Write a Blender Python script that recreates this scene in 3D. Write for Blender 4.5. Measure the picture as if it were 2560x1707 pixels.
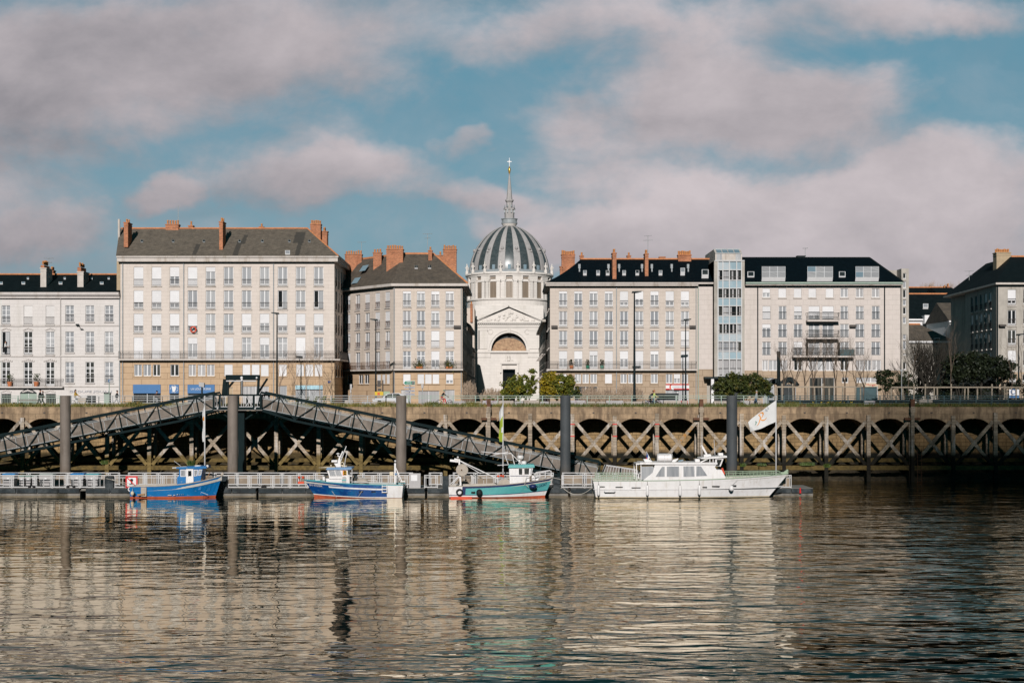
import bpy, bmesh, math, random
from math import sin, cos, pi, radians, sqrt, atan2, hypot
random.seed(7)
R = random.random
for o in list(bpy.data.objects): bpy.data.objects.remove(o)
sc = bpy.context.scene
COL = sc.collection
# ---------------------------------------------------------------- camera, sky, sun
F, CX, HY, CH = 3556.0, 1280.0, 980.0, 9.43      # focal length and principal point in photo pixels, eye height above the river
def wx(px, Y): return (px-CX)/F*Y
def wz(py, Y): return CH+(HY-py)/F*Y
cam = bpy.data.objects.new('camera', bpy.data.cameras.new('camera')); COL.objects.link(cam)
cam.location = (0, 0, CH); cam.rotation_euler = (radians(90), 0, 0)
cam.data.sensor_width = 36; cam.data.lens = 36*F/2560; cam.data.shift_y = (HY-853.5)/2560
cam.data.clip_start = .5; cam.data.clip_end = 9000
sc.camera = cam
SUN_EL, SUN_AZ = radians(22), radians(5)         # low winter sun behind the camera, a touch to its left
S = (-sin(SUN_AZ)*cos(SUN_EL), -cos(SUN_AZ)*cos(SUN_EL), sin(SUN_EL))
sl = bpy.data.lights.new('sun', 'SUN'); sl.energy = 3.95; sl.angle = radians(.55); sl.color = (1, .965, .93)
sun = bpy.data.objects.new('sun', sl); COL.objects.link(sun); sun.location = (0, -60, 80)
sun.rotation_euler = (radians(90)-SUN_EL, 0, -SUN_AZ)
sc.view_settings.view_transform = 'Standard'; sc.view_settings.look = 'None'
sc.view_settings.exposure = 0; sc.view_settings.gamma = 1
try: sc.cycles.max_bounces = 6; sc.cycles.diffuse_bounces = 1; sc.cycles.caustics_reflective = False; sc.cycles.glossy_bounces = 3; sc.cycles.transparent_max_bounces = 8
except Exception: pass

class NT:
    "tiny node-tree writer"
    def __init__(s, tree): s.t = tree; s.n = tree.nodes; s.l = tree.links
    def node(s, typ, **kw):
        n = s.n.new(typ)
        for k, v in kw.items(): setattr(n, k, v)
        return n
    def put(s, sock, v):
        if hasattr(v, 'is_output'): s.l.new(v, sock)
        elif isinstance(v, (int, float)): sock.default_value = v
        else:
            v = tuple(v)
            if len(v) == 3 and len(sock.default_value) == 4: v = v+(1,)
            sock.default_value = v
    def math(s, op, a, b=0, c=None, clamp=False):
        n = s.node('ShaderNodeMath', operation=op, use_clamp=clamp)
        s.put(n.inputs[0], a); s.put(n.inputs[1], b)
        if c is not None: s.put(n.inputs[2], c)
        return n.outputs[0]
    def mix(s, f, a, b, mode='MIX'):
        n = s.node('ShaderNodeMix', data_type='RGBA', blend_type=mode)
        s.put(n.inputs[0], f); s.put(n.inputs[6], a); s.put(n.inputs[7], b)
        return n.outputs[2]
    def rng(s, v, a, b, c=0, d=1, smooth=False):
        n = s.node('ShaderNodeMapRange', interpolation_type='SMOOTHSTEP' if smooth else 'LINEAR')
        for i, x in enumerate((v, a, b, c, d)): s.put(n.inputs[i], x)
        return n.outputs[0]
    def noise(s, vec, scale=1., detail=4., rough=.55, dist=0.):
        n = s.node('ShaderNodeTexNoise'); s.put(n.inputs['Vector'], vec)
        n.inputs['Scale'].default_value = scale; n.inputs['Detail'].default_value = detail
        n.inputs['Roughness'].default_value = rough; n.inputs['Distortion'].default_value = dist
        return n.outputs[0]
    def mapv(s, vec, scale=(1, 1, 1), loc=(0, 0, 0), rot=(0, 0, 0)):
        n = s.node('ShaderNodeMapping'); s.put(n.inputs[0], vec); s.put(n.inputs[1], loc); s.put(n.inputs[2], rot); s.put(n.inputs[3], scale)
        return n.outputs[0]
    def comb(s, x, y, z):
        n = s.node('ShaderNodeCombineXYZ')
        for i, v in enumerate((x, y, z)): s.put(n.inputs[i], v)
        return n.outputs[0]
    def sep(s, v):
        n = s.node('ShaderNodeSeparateXYZ'); s.put(n.inputs[0], v); return n.outputs

wd = bpy.data.worlds.new('World'); sc.world = wd; wd.use_nodes = True
T = NT(wd.node_tree); T.n.clear()
sky = T.node('ShaderNodeTexSky', sky_type='NISHITA', sun_disc=False, sun_elevation=SUN_EL, sun_rotation=pi+SUN_AZ, altitude=20, air_density=1.0, dust_density=.6, ozone_density=2.0)
gen = T.node('ShaderNodeTexCoord').outputs['Generated']
X_, Y_, Z_ = T.sep(gen)
ay = T.math('MAXIMUM', T.math('ABSOLUTE', Y_), .06)
U_ = T.math('DIVIDE', X_, ay); V_ = T.math('DIVIDE', Z_, ay)
uv = T.comb(U_, V_, 0)
warp = T.noise(T.mapv(uv, (5, 8, 1)), 1.0, 5, .6)
U2 = T.math('ADD', U_, T.math('MULTIPLY', T.math('SUBTRACT', warp, .5), .20))
w2 = T.noise(T.mapv(uv, (6, 9, 1), (7, 3, 0)), 1.0, 5, .6)
V2 = T.math('ADD', V_, T.math('MULTIPLY', T.math('SUBTRACT', w2, .5), .11))
CLOUDS = [(300, 110, 860, 225, 1), (-80, 320, 430, 180, .95), (760, 425, 420, 120, .88), (80, 580, 280, 140, .9), (395, 486, 95, 60, .9), (1172, 343, 88, 46, .62),
          (1190, 500, 210, 60, .8), (1860, 245, 470, 140, 1), (1560, 70, 520, 125, .8), (2250, 25, 430, 100, .8), (1500, 420, 250, 75, .75), (2280, 480, 600, 150, 1),
          (1650, 565, 470, 125, .98), (2100, 650, 760, 130, 1), (1330, 610, 230, 65, .65), (850, 610, 330, 60, .35), (1700, 330, 420, 90, .7)]
mk = None; lit = None; tot = .001
for (cx_, cy_, rx_, ry_, w_) in CLOUDS:
    a = T.math('MULTIPLY', T.math('SUBTRACT', U2, (cx_-CX)/F), F/rx_)
    b = T.math('MULTIPLY', T.math('SUBTRACT', V2, (HY-cy_)/F), F/ry_)
    d = T.math('SQRT', T.math('ADD', T.math('MULTIPLY', a, a), T.math('MULTIPLY', b, b)))
    g = T.rng(d, .1, 1.55, w_, 0, True)
    mk = g if mk is None else T.math('MAXIMUM', T.math('MULTIPLY', T.math('ADD', mk, g), .72), T.math('MAXIMUM', mk, g))
    gb = T.math('MULTIPLY', g, b); lit = gb if lit is None else T.math('ADD', lit, gb); tot = T.math('ADD', tot, g)
lit = T.math('DIVIDE', lit, tot)                                  # upper sides of each bank catch the light, bases are greyer
up = T.rng(V_, .30, .5, 0, .55)                                   # scattered cover above the picture
mk = T.math('MAXIMUM', mk, up)
fine = T.noise(T.mapv(uv, (11, 15, 1)), 1.0, 9, .62, .25)
mk2 = T.math('ADD', mk, T.math('MULTIPLY', T.math('SUBTRACT', fine, .5), .95))
cov = T.math('MAXIMUM', T.rng(mk2, .17, .86, 0, 1, True), T.math('MULTIPLY', T.rng(fine, .36, .72, .0, .45), T.rng(V_, .10, .25, 1, .3)))
shade = T.noise(T.mapv(uv, (8, 13, 1), (3, 9, 0)), 1.0, 6, .6, .15)
shade = T.math('ADD', shade, T.math('MULTIPLY', T.math('SUBTRACT', fine, .5), .35))
left = T.rng(U_, -.36, .1, -.16, .14)
ctop = T.rng(V_, .05, .27, .10, -.02)
sh2 = T.math('ADD', T.math('ADD', T.math('ADD', T.math('MULTIPLY', lit, .34), T.rng(shade, .12, .88)), left), ctop, clamp=True)
CK = 10.0
ccol = T.mix(sh2, (.25*CK, .243*CK, .268*CK), (.61*CK, .55*CK, .57*CK))
tint = T.mix(.82, sky.outputs[0], (.090*CK, .258*CK, .333*CK))
skyc = T.mix(T.rng(V_, .03, .20, .75, .05), tint, (.25*CK, .36*CK, .43*CK))
back = T.rng(Y_, -.25, .2, 0, 1, True)                             # open, deeper blue sky overhead and behind the camera
cov = T.math('MULTIPLY', cov, T.math('MULTIPLY', back, T.rng(V_, .27, .34, 1, .06)))
skyc = T.mix(T.math('MULTIPLY', back, T.rng(V_, .265, .36, 1, 0)), (.007*CK, .064*CK, .088*CK), skyc)
full = T.mix(cov, skyc, ccol)
bg = T.node('ShaderNodeBackground'); T.put(bg.inputs[0], full); bg.inputs[1].default_value = .1
out = T.node('ShaderNodeOutputWorld'); T.l.new(bg.outputs[0], out.inputs[0])

# ---------------------------------------------------------------- materials
def lin(c): return tuple(((x/255+.055)/1.055)**2.4 if x > 10 else x/255/12.92 for x in c)
MT = {}
def begin(name):
    m = bpy.data.materials.new(name); m.use_nodes = True; t = NT(m.node_tree); t.n.clear()
    b = t.node('ShaderNodeBsdfPrincipled'); o = t.node('ShaderNodeOutputMaterial'); t.l.new(b.outputs[0], o.inputs[0])
    MT[name] = m
    return m, t, b, t.node('ShaderNodeNewGeometry').outputs['Position'], o
def M(name, col, rough=.8, var=.14, scl=1.5, metal=0., spec=.3, stain=None, ss=.5, sa=(.52, .66), sm=.8, streak=False, bump=0., perobj=0., coat=0., tide=None, scuff=None):
    m, t, b, pos, o = begin(name)
    n1 = t.noise(t.mapv(pos, (scl, scl, scl)), 1., 5, .6)
    c = t.mix(1., col, t.comb(*[t.rng(n1, .3, .7, 1-var, 1+var)]*3), 'MULTIPLY')
    if stain:
        v = t.mapv(pos, (ss*3, ss*3, ss*.35) if streak else (ss, ss, ss), (3, 1, 5))
        n2 = t.noise(v, 1., 6, .65)
        c = t.mix(t.rng(n2, sa[0], sa[1], 0, sm), c, stain)
    if tide:
        zz = t.math('ADD', t.sep(pos)[2], t.math('MULTIPLY', t.noise(t.mapv(pos, (2, 2, .5)), 1., 4, .6), 1.2))
        c = t.mix(t.rng(zz, tide[0], tide[1], tide[3], 0, True), c, tide[2])
    if scuff:
        n5 = t.noise(t.mapv(pos, (2.6, 2.6, 6), (7, 7, 7)), 1., 5, .7)
        c = t.mix(t.rng(n5, .61, .66, 0, scuff[1]), c, scuff[0])
    if perobj:
        oi = t.node('ShaderNodeObjectInfo').outputs['Random']
        c = t.mix(1., c, t.comb(*[t.rng(oi, 0, 1, 1-perobj, 1+perobj)]*3), 'MULTIPLY')
    t.put(b.inputs['Base Color'], c)
    b.inputs['Roughness'].default_value = rough; b.inputs['Metallic'].default_value = metal
    b.inputs['Specular IOR Level'].default_value = spec; b.inputs['Coat Weight'].default_value = coat
    if bump:
        bn = t.node('ShaderNodeBump'); bn.inputs['Strength'].default_value = .6; bn.inputs['Distance'].default_value = bump
        t.put(bn.inputs['Height'], t.noise(t.mapv(pos, (scl*4,)*3), 1., 4, .6)); t.l.new(bn.outputs[0], b.inputs['Normal'])
    return m
def masonry(name, col, mortar, bw, bh, ms=.02, var=.12, stain=None, sm=.6, ss=.25, sa=(.5, .68), rough=.85, skew=1., contrast=.08, tide=None, lichen=None, spec=.2):
    "coursed blocks laid out in world metres: along the wall and up"
    m, t, b, pos, o = begin(name)
    x, y, z = t.sep(pos)
    u = t.math('ADD', x, t.math('MULTIPLY', y, skew))
    br = t.node('ShaderNodeTexBrick'); t.put(br.inputs['Vector'], t.comb(u, z, 0))
    t.put(br.inputs['Color1'], tuple(c*(1-contrast) for c in col)); t.put(br.inputs['Color2'], tuple(c*(1+contrast) for c in col)); t.put(br.inputs['Mortar'], mortar)
    br.inputs['Scale'].default_value = 1; br.inputs['Brick Width'].default_value = bw; br.inputs['Row Height'].default_value = bh
    br.inputs['Mortar Size'].default_value = ms; br.inputs['Mortar Smooth'].default_value = .3
    c = br.outputs[0]
    n1 = t.noise(t.mapv(pos, (1.2, 1.2, 1.2)), 1., 6, .65)
    c = t.mix(1., c, t.comb(*[t.rng(n1, .3, .7, 1-var, 1+var)]*3), 'MULTIPLY')
    if stain:
        n2 = t.noise(t.mapv(pos, (ss*3.5, ss*3.5, ss*.6), (5, 2, 1)), 1., 6, .65)
        c = t.mix(t.rng(n2, sa[0], sa[1], 0, sm), c, stain)
    if lichen:
        n3 = t.noise(t.mapv(pos, (7, 7, 7)), 1., 3, .6)
        c = t.mix(t.rng(n3, .66, .74, 0, .8), c, lichen)
    if tide:
        (z0, z1, tc1, tc2, xa, xb) = tide
        wob = t.noise(t.mapv(pos, (.7, .7, .2)), 1., 4, .6)
        zz = t.math('ADD', z, t.math('MULTIPLY', t.math('SUBTRACT', wob, .5), .5))
        tc = t.mix(t.rng(x, xa, xb), tc1, tc2)
        n4 = t.noise(t.mapv(pos, (1.6, 1.6, 2.5)), 1., 5, .65)
        tc = t.mix(1., tc, t.comb(*[t.rng(n4, .3, .7, .45, 1.5)]*3), 'MULTIPLY')
        c = t.mix(t.rng(zz, z0, z1, 1, 0, True), c, tc)
    t.put(b.inputs['Base Color'], c); b.inputs['Roughness'].default_value = rough; b.inputs['Specular IOR Level'].default_value = spec
    bn = t.node('ShaderNodeBump'); bn.inputs['Strength'].default_value = .5; bn.inputs['Distance'].default_value = .02
    t.put(bn.inputs['Height'], t.math('SUBTRACT', n1, br.outputs[1])); t.l.new(bn.outputs[0], b.inputs['Normal'])
    return m
def ribs(name, col, step, amt=.12, rough=.6, axis='z'):
    m, t, b, pos, o = begin(name)
    x, y, z = t.sep(pos)
    q = {'z': z, 'x': x}[axis]
    s = t.math('FRACT', t.math('DIVIDE', q, step))
    n = t.noise(t.mapv(pos, (1, 1, 1)), 1., 4, .6)
    oi = t.node('ShaderNodeObjectInfo').outputs['Random']
    k = t.math('MULTIPLY', t.rng(s, .75, .9, 1, 1-amt), t.math('MULTIPLY', t.rng(n, .3, .7, .95, 1.05), t.rng(oi, 0, 1, .88, 1.03)))
    t.put(b.inputs['Base Color'], t.mix(1., col, t.comb(k, k, k), 'MULTIPLY')); b.inputs['Roughness'].default_value = rough
    return m
def slate(name, col, lic=None, lm=.7, sa=(.42, .62), patch=None, rough=.75, spec=.25):
    m, t, b, pos, o = begin(name)
    x, y, z = t.sep(pos)
    br = t.node('ShaderNodeTexBrick'); t.put(br.inputs['Vector'], t.comb(t.math('ADD', x, t.math('MULTIPLY', y, .6)), z, 0))
    t.put(br.inputs['Color1'], tuple(c*.8 for c in col)); t.put(br.inputs['Color2'], tuple(c*1.2 for c in col)); t.put(br.inputs['Mortar'], tuple(c*.5 for c in col))
    br.inputs['Scale'].default_value = 1; br.inputs['Brick Width'].default_value = .28; br.inputs['Row Height'].default_value = .14; br.inputs['Mortar Size'].default_value = .012
    c = br.outputs[0]
    n = t.noise(t.mapv(pos, (1.1, 1.1, 1.6)), 1., 7, .7)
    if lic: c = t.mix(t.rng(n, sa[0], sa[1], 0, lm), c, lic)
    n2 = t.noise(t.mapv(pos, (2.5, 2.5, 2.5)), 1., 5, .7)
    c = t.mix(1., c, t.comb(*[t.rng(n2, .3, .7, .78, 1.22)]*3), 'MULTIPLY')
    if patch:   # re-slated strips: darker, squared off
        jag = t.math('MULTIPLY', t.math('SUBTRACT', t.noise(t.mapv(pos, (1, 1, 7)), 1., 2, .5), .5), .35)
        for (p0, p1, q0, q1) in STRIPS:
            xa, xb, zt, zb = wx(p0, 182.5), wx(p1, 182.5), wz(q0, 182.5), wz(q1, 181)
            xx = t.math('ADD', x, jag)
            k = t.math('MULTIPLY', t.math('MULTIPLY', t.rng(xx, xa-.06, xa), t.rng(xx, xb, xb+.06, 1, 0)), t.math('MULTIPLY', t.rng(z, zb-.1, zb), t.rng(z, zt, zt+.1, 1, 0)))
            c = t.mix(t.math('MULTIPLY', k, .8), c, patch)
    t.put(b.inputs['Base Color'], c); b.inputs['Roughness'].default_value = rough; b.inputs['Specular IOR Level'].default_value = spec
    return m
def glass(name, a, bcol, rough=.12, spec=.6):
    "window glass with whatever curtain is drawn behind it"
    m, t, b, pos, o = begin(name)
    oi = t.node('ShaderNodeObjectInfo').outputs['Random']
    x, y, z = t.sep(pos)
    fold = t.noise(t.comb(t.math('MULTIPLY', t.math('ADD', x, y), 6.), t.math('MULTIPLY', z, .25), t.math('MULTIPLY', oi, 40.)), 1., 3, .6)
    c = t.mix(t.math('MULTIPLY', t.rng(fold, .35, .65), t.rng(oi, 0, 1, .25, 1.)), a, bcol)
    t.put(b.inputs['Base Color'], c); b.inputs['Roughness'].default_value = rough; b.inputs['Specular IOR Level'].default_value = spec
    return m
def leafm(name, a, bcol, c3=None, sc_=.9):
    m, t, b, pos, o = begin(name)
    n = t.noise(t.mapv(pos, (sc_,)*3), 1., 3, .6)
    n2 = t.noise(t.mapv(pos, (6,)*3), 1., 2, .6)
    c = t.mix(t.rng(t.math('ADD', t.math('MULTIPLY', n, .6), t.math('MULTIPLY', n2, .4)), .38, .62), a, bcol)
    if c3: c = t.mix(t.rng(t.noise(t.mapv(pos, (1.7,)*3, (4, 4, 4)), 1., 3, .6), .56, .66), c, c3)
    t.put(b.inputs['Base Color'], c); b.inputs['Roughness'].default_value = .55; b.inputs['Specular IOR Level'].default_value = .3
    return m

masonry('white_stone', (0.662, 0.614, 0.588), (0.583, 0.54, 0.517), 1.2, .42, .012, .04, (0.477, 0.442, 0.393), .5, sa=(.52, .74), contrast=.02)
M('white_trim', (.58, .53, .50), var=.08, stain=(.40, .34, .29), ss=.3, sm=.6, streak=True)
masonry('cream_stone', (0.656, 0.572, 0.514), (0.577, 0.503, 0.452), 1.4, .46, .012, .04, (0.472, 0.412, 0.344), .5, sa=(.52, .74), contrast=.02)
M('cream_trim', (.56, .50, .455), var=.1, stain=(.30, .24, .18), ss=.35, sm=.6, streak=True)
masonry('tan_stone', (.52, .365, .235), (.25, .16, .10), 2.2, .74, .022, .08, (.40, .27, .17), .4, contrast=.03)
masonry('beige_stone', (0.625, 0.53, 0.457), (0.55, 0.466, 0.402), 1.4, .46, .012, .04, (0.45, 0.382, 0.306), .5, sa=(.52, .74), contrast=.02)
masonry('grey_beige_stone', (0.588, 0.504, 0.441), (0.517, 0.444, 0.388), 1.4, .46, .012, .04, (0.423, 0.363, 0.296), .5, sa=(.52, .74), contrast=.02)
masonry('tan_tile', (.42, .315, .225), (.22, .15, .10), 1.1, .72, .022, .08, (.33, .24, .16), .4, contrast=.04)
masonry('pink_tile', (0.614, 0.541, 0.499), (0.54, 0.476, 0.439), .9, .62, .016, .04, (0.442, 0.39, 0.334), .5, ss=.16, sa=(.52, .74), contrast=.02)
masonry('grey_render', (.43, .39, .345), (.39, .355, .31), 3, 3, .01, .12, (.22, .20, .17), .7, contrast=.03)
masonry('church_stone', (0.724, 0.667, 0.619), (0.637, 0.587, 0.545), 1.3, .5, .014, .04, (0.521, 0.48, 0.415), .5, sa=(.52, .74), contrast=.02)
masonry('brick', (.46, .165, .075), (.40, .25, .17), .24, .08, .012, .2, (.24, .09, .05), .6, contrast=.28)
masonry('quay_stone', (.345, .24, .15), (.20, .14, .09), 1.5, .55, .02, .34, (.13, .09, .06), .8, ss=.5, sa=(.45, .62), contrast=.12, lichen=(.55, .47, .37), tide=(2.5, 3.2, (.06, .042, .018), (.012, .012, .009), -8, 14))
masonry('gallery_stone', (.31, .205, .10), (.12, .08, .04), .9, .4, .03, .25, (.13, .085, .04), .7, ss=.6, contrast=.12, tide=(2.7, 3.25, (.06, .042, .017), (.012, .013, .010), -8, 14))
masonry('weathered_timber', (.33, .265, .20), (.17, .125, .085), 9, .3, .02, .38, (.55, .50, .46), .8, ss=.6, sa=(.52, .66), contrast=.2, tide=(2.6, 3.1, (.17, .12, .045), (.016, .014, .010), -12, 10))
M('orange_lichen_timber', (.42, .19, .04), .8, .3, 3, stain=(.30, .23, .16), ss=2.4, sa=(.42, .5), sm=.95)
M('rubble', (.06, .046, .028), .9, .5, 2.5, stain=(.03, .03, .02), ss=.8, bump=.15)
M('algae_beam', (.125, .085, .028), .9, .4, 3, stain=(.04, .035, .02), ss=.8)
slate('slate_dark', (.005, .010, .0115), (.011, .016, .017), .4, spec=.1)
slate('slate_navy', (.0022, .0062, .0092), None, rough=.7, spec=.08)
STRIPS = [(493, 503, 612, 639), (593, 605, 603, 641), (604, 613, 584, 607), (733, 757, 575, 604), (746, 756, 606, 641)]
slate('slate_lichen', (.11, .093, .076), (.195, .158, .12), .75, (.25, .75), (.050, .046, .041))
slate('slate_brown', (.082, .069, .058), (.15, .118, .088), .8, (.3, .7))
slate('slate_dome', (.048, .065, .069), (.09, .10, .10), .6, rough=.34, spec=.6)
M('dome_rib', (.40, .375, .365), .7, .08, 2, stain=(.30, .28, .27), ss=.8, streak=True)
M('ridge_tile', (.52, .21, .09), .8, .25, 3)
M('chimney_pot', (.55, .235, .085), .8, .2, 4)
M('chimney_render', (.55, .49, .44), .85, .12, 2, stain=(.35, .29, .24), ss=.5, streak=True)
M('tan_render', (.42, .32, .21), .85, .12, 2)
M('zinc', (.30, .32, .33), .55, .15, 2, spec=.4)
M('white_paint', (.74, .72, .72), .5, .06, 2)
M('frame_white', (.74, .725, .725), .5, .05, 2)
ribs('roller_shutter', (.74, .72, .725), .055*4, .10)
ribs('shutter_slat', (.70, .66, .64), .16, .14)
glass('pane_light', (.33, .335, .35), (.55, .54, .535))
glass('pane_mid', (.24, .25, .27), (.45, .445, .445))
glass('pane_dark', (.010, .013, .014), (.11, .105, .09))
glass('pane_black', (.006, .007, .008), (.02, .02, .02))
glass('pane_curtain', (.34, .33, .335), (.60, .575, .565))
glass('pane_sky', (.20, .29, .34), (.30, .36, .41), .06, .9)
M('spandrel_glass', (.32, .42, .47), .12, .12, .4, spec=.8, stain=(.50, .53, .55), ss=.35, sa=(.5, .62))
glass('stained_glass', (.20, .155, .115), (.32, .25, .19), .4, .4)
M('iron', (.075, .062, .055), .6, .2, 3)
M('iron_rust', (.12, .055, .03), .8, .3, 3)
M('dark_metal', (.0045, .013, .0145), .6, .25, 1.5, spec=.08)
M('lamp_black', (.009, .016, .018), .5, .2, 2, spec=.2)
M('galv', (.34, .35, .35), .5, .15, 2, spec=.5)
M('rail_green', (.30, .37, .31), .55, .12, 2)
M('rail_blue', (.045, .085, .095), .55, .2, 2)
M('pile_brown', (.20, .165, .14), .6, .14, .7, spec=.25, stain=(.12, .095, .075), ss=.5, streak=True, tide=(1.6, 3.6, (.10, .065, .035), .7))
M('pile_grey', (.062, .068, .073), .6, .14, .7, spec=.25, stain=(.085, .085, .085), ss=.5, streak=True, tide=(1.6, 3.6, (.10, .075, .05), .7))
M('alu', (.54, .525, .52), .45, .06, 2, spec=.5)
M('infill_panel', (.25, .195, .145), .6, .3, .6, stain=(.24, .18, .125), ss=.6)
M('gang_panel', (.19, .158, .132), .7, .25, 1.4, stain=(.11, .088, .07), ss=.8)
M('pontoon_dark', (.016, .023, .027), .6, .5, 1.2, spec=.2, stain=(.06, .068, .072), ss=1.1, sa=(.5, .62))
M('pontoon_grey', (.19, .175, .155), .8, .3, 1.2, stain=(.04, .035, .02), ss=.7)
M('deck_grey', (.22, .20, .18), .8, .2, 1)
M('blue_hull', (.003, .13, .35), .42, .14, 1.2, spec=.3, stain=(.006, .17, .40), ss=.5, sm=.6, scuff=((.20, .30, .38), .55))
M('royal_hull', (.003, .050, .20), .35, .25, 1.0, spec=.5, stain=(.008, .13, .30), ss=.7, sa=(.48, .6), sm=.8, scuff=((.16, .24, .34), .5))
M('turq', (.09, .35, .35), .4, .1, 1.5, spec=.5, stain=(.08, .36, .36), ss=.9, sm=.6, scuff=((.36, .42, .38), .5))
M('turq_blue', (.10, .36, .40), .45, .1, 1.5)
masonry('vault_stone', (.10, .075, .045), (.05, .04, .025), .9, .4, .03, .25, (.03, .03, .02), .7, ss=.6)  # darker copy of the gallery stone, deepening the shade under the arches
M('roof_blue', (.16, .28, .46), .5, .1, 1.5)
M('navy', (.008, .020, .085), .4, .2, 2, spec=.5)
M('antifoul', (.46, .10, .045), .7, .25, 2, stain=(.25, .045, .03), ss=1.)
M('boat_white', (.75, .72, .71), .4, .06, 1.5, spec=.4, stain=(.50, .43, .36), ss=1.1, sa=(.54, .74), sm=.55, streak=True, scuff=((.42, .30, .20), .35))
M('boat_deck', (.45, .42, .38), .7, .15, 2)
M('boat_green', (.30, .38, .27), .6, .12, 2)
M('yellowed', (.62, .52, .38), .6, .15, 2)
M('rust_wood', (.36, .20, .10), .8, .2, 3)
M('black_rubber', (.010, .010, .011), .7, .2, 3)
M('canvas_grey', (.42, .36, .30), .8, .15, 3)
M('red_orange', (.62, .075, .03), .5, .15, 3)
M('sign_red', (.60, .02, .02), .5, .05, 2)
M('sign_green', (.012, .20, .12), .5, .05, 2)
M('sign_blue', (.06, .17, .37), .55, .05, 2)
M('sign_cyan', (.40, .60, .68), .5, .06, 2)
M('deep_blue', (.01, .06, .25), .5, .05, 2)
M('yellow', (.62, .42, .02), .5, .1, 2)
M('gold', (.80, .48, .12), .35, .1, 2, metal=.8)
M('bin_grey', (.42, .40, .395), .55, .06, 2)
M('bin_blue', (.03, .22, .52), .5, .06, 2)
M('bin_green', (.10, .24, .18), .5, .06, 2)
M('bin_grey_green', (.40, .43, .40), .5, .06, 2)
M('flag_white', (.66, .65, .64), .8, .05, 1)
M('flag_lime', (.36, .44, .05), .8, .1, 1)
M('logo_orange', (.72, .27, .03), .7, .05, 1)
M('logo_grey', (.42, .42, .45), .7, .05, 1)
M('rope', (.50, .46, .40), .9, .15, 5)
M('concrete', (.40, .345, .30), .9, .16, 1.5, stain=(.26, .21, .175), ss=.9)
M('promenade', (.25, .22, .19), .9, .15, .8)
M('asphalt', (.05, .05, .052), .9, .2, .6)
M('bark', (.13, .095, .07), .9, .3, 4)
M('bark_light', (.33, .235, .17), .9, .25, 4)
M('bark_dark', (.030, .026, .020), .9, .3, 4)
M('timber_pale', (.36, .295, .225), .85, .2, 4)
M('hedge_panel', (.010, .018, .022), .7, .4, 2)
M('terracotta', (.50, .17, .07), .8, .15, 4)
M('awning_dark', (.012, .020, .022), .7, .3, 2)
M('shop_dark', (.020, .024, .026), .35, .5, 1.3, spec=.5)
M('car_silver', (.55, .55, .57), .3, .05, 1, metal=.3, spec=.6, coat=.5)
M('tympanum', (.40, .26, .16), .85, .35, 2.5, stain=(.24, .12, .08), ss=1.4)
M('skin', (.50, .28, .19), .6, .06, 3)
M('hair_dark', (.02, .014, .010), .6, .2, 8)
M('hair_ginger', (.40, .13, .03), .6, .2, 8)
M('cloth_black', (.010, .012, .016), .85, .2, 5)
M('cloth_grey', (.34, .34, .34), .85, .2, 5)
M('cloth_mustard', (.42, .25, .035), .85, .15, 5)
M('cloth_brown', (.07, .035, .022), .85, .2, 5)
M('cloth_red', (.55, .02, .022), .8, .15, 5)
M('cloth_lime', (.50, .58, .16), .8, .1, 5)
M('cloth_jeans', (.06, .10, .16), .85, .2, 5)
M('cloth_white', (.66, .64, .62), .85, .1, 5)
leafm('leaf_green', (.035, .06, .012), (.17, .17, .022), (.34, .25, .02))
leafm('leaf_yellow', (.07, .09, .012), (.34, .24, .015), (.50, .32, .012))
leafm('leaf_laurel', (.012, .026, .010), (.075, .085, .016), (.14, .11, .02))
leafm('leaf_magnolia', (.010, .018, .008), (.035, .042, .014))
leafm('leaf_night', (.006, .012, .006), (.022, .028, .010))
leafm('grass', (.055, .075, .014), (.20, .165, .035), (.27, .15, .05))
leafm('grass_dark', (.035, .055, .010), (.12, .12, .026), (.14, .08, .03))
leafm('weed', (.03, .055, .010), (.08, .115, .02))
leafm('reed', (.22, .15, .10), (.36, .26, .18))
# river: murky, mirror-like at this grazing view, ruffled in patches
m, t, b, pos, o = begin('river')
t.n.remove(b)
x, y, z = t.sep(pos)
f1 = t.noise(t.mapv(pos, (.34, .80, 1)), 1., 1.6, .45, .5)
f2 = t.noise(t.mapv(pos, (.20, .30, 1), (4, 8, 0)), 1., 2, .5, .3)
f3 = t.noise(t.mapv(pos, (1.0, 2.6, 1), (1, 5, 0)), 1., 1, .5)
pat = t.noise(t.mapv(pos, (.018, .05, 1), (2, 2, 0)), 1., 4, .6)
amp = t.rng(pat, .35, .65, .3, 1.6)
nearb = t.math('MULTIPLY', t.math('MAXIMUM', t.rng(y, 44, 125, 1.1, .36), t.rng(y, 44, 58, 3.3, 1.)), t.rng(t.math('DIVIDE', x, t.math('ADD', y, 60)), -.05, .12, .78, 2.5, True))
h = t.math('ADD', t.math('ADD', t.math('MULTIPLY', f1, .055), t.math('MULTIPLY', f2, .075)), t.math('MULTIPLY', t.math('MULTIPLY', f3, .012), amp))
h = t.math('MULTIPLY', h, t.math('MULTIPLY', nearb, t.rng(pat, .35, .65, .7, 1.25)))
bn = t.node('ShaderNodeBump'); bn.inputs['Strength'].default_value = 1.; bn.inputs['Distance'].default_value = 1.; t.put(bn.inputs['Height'], h)
gl = t.node('ShaderNodeBsdfGlossy'); gl.inputs['Roughness'].default_value = .012; t.put(gl.inputs['Color'], (1., .89, .72)); t.l.new(bn.outputs[0], gl.inputs['Normal'])
df = t.node('ShaderNodeBsdfDiffuse'); t.put(df.inputs['Color'], (.004, .018, .020)); t.l.new(bn.outputs[0], df.inputs['Normal'])
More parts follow.
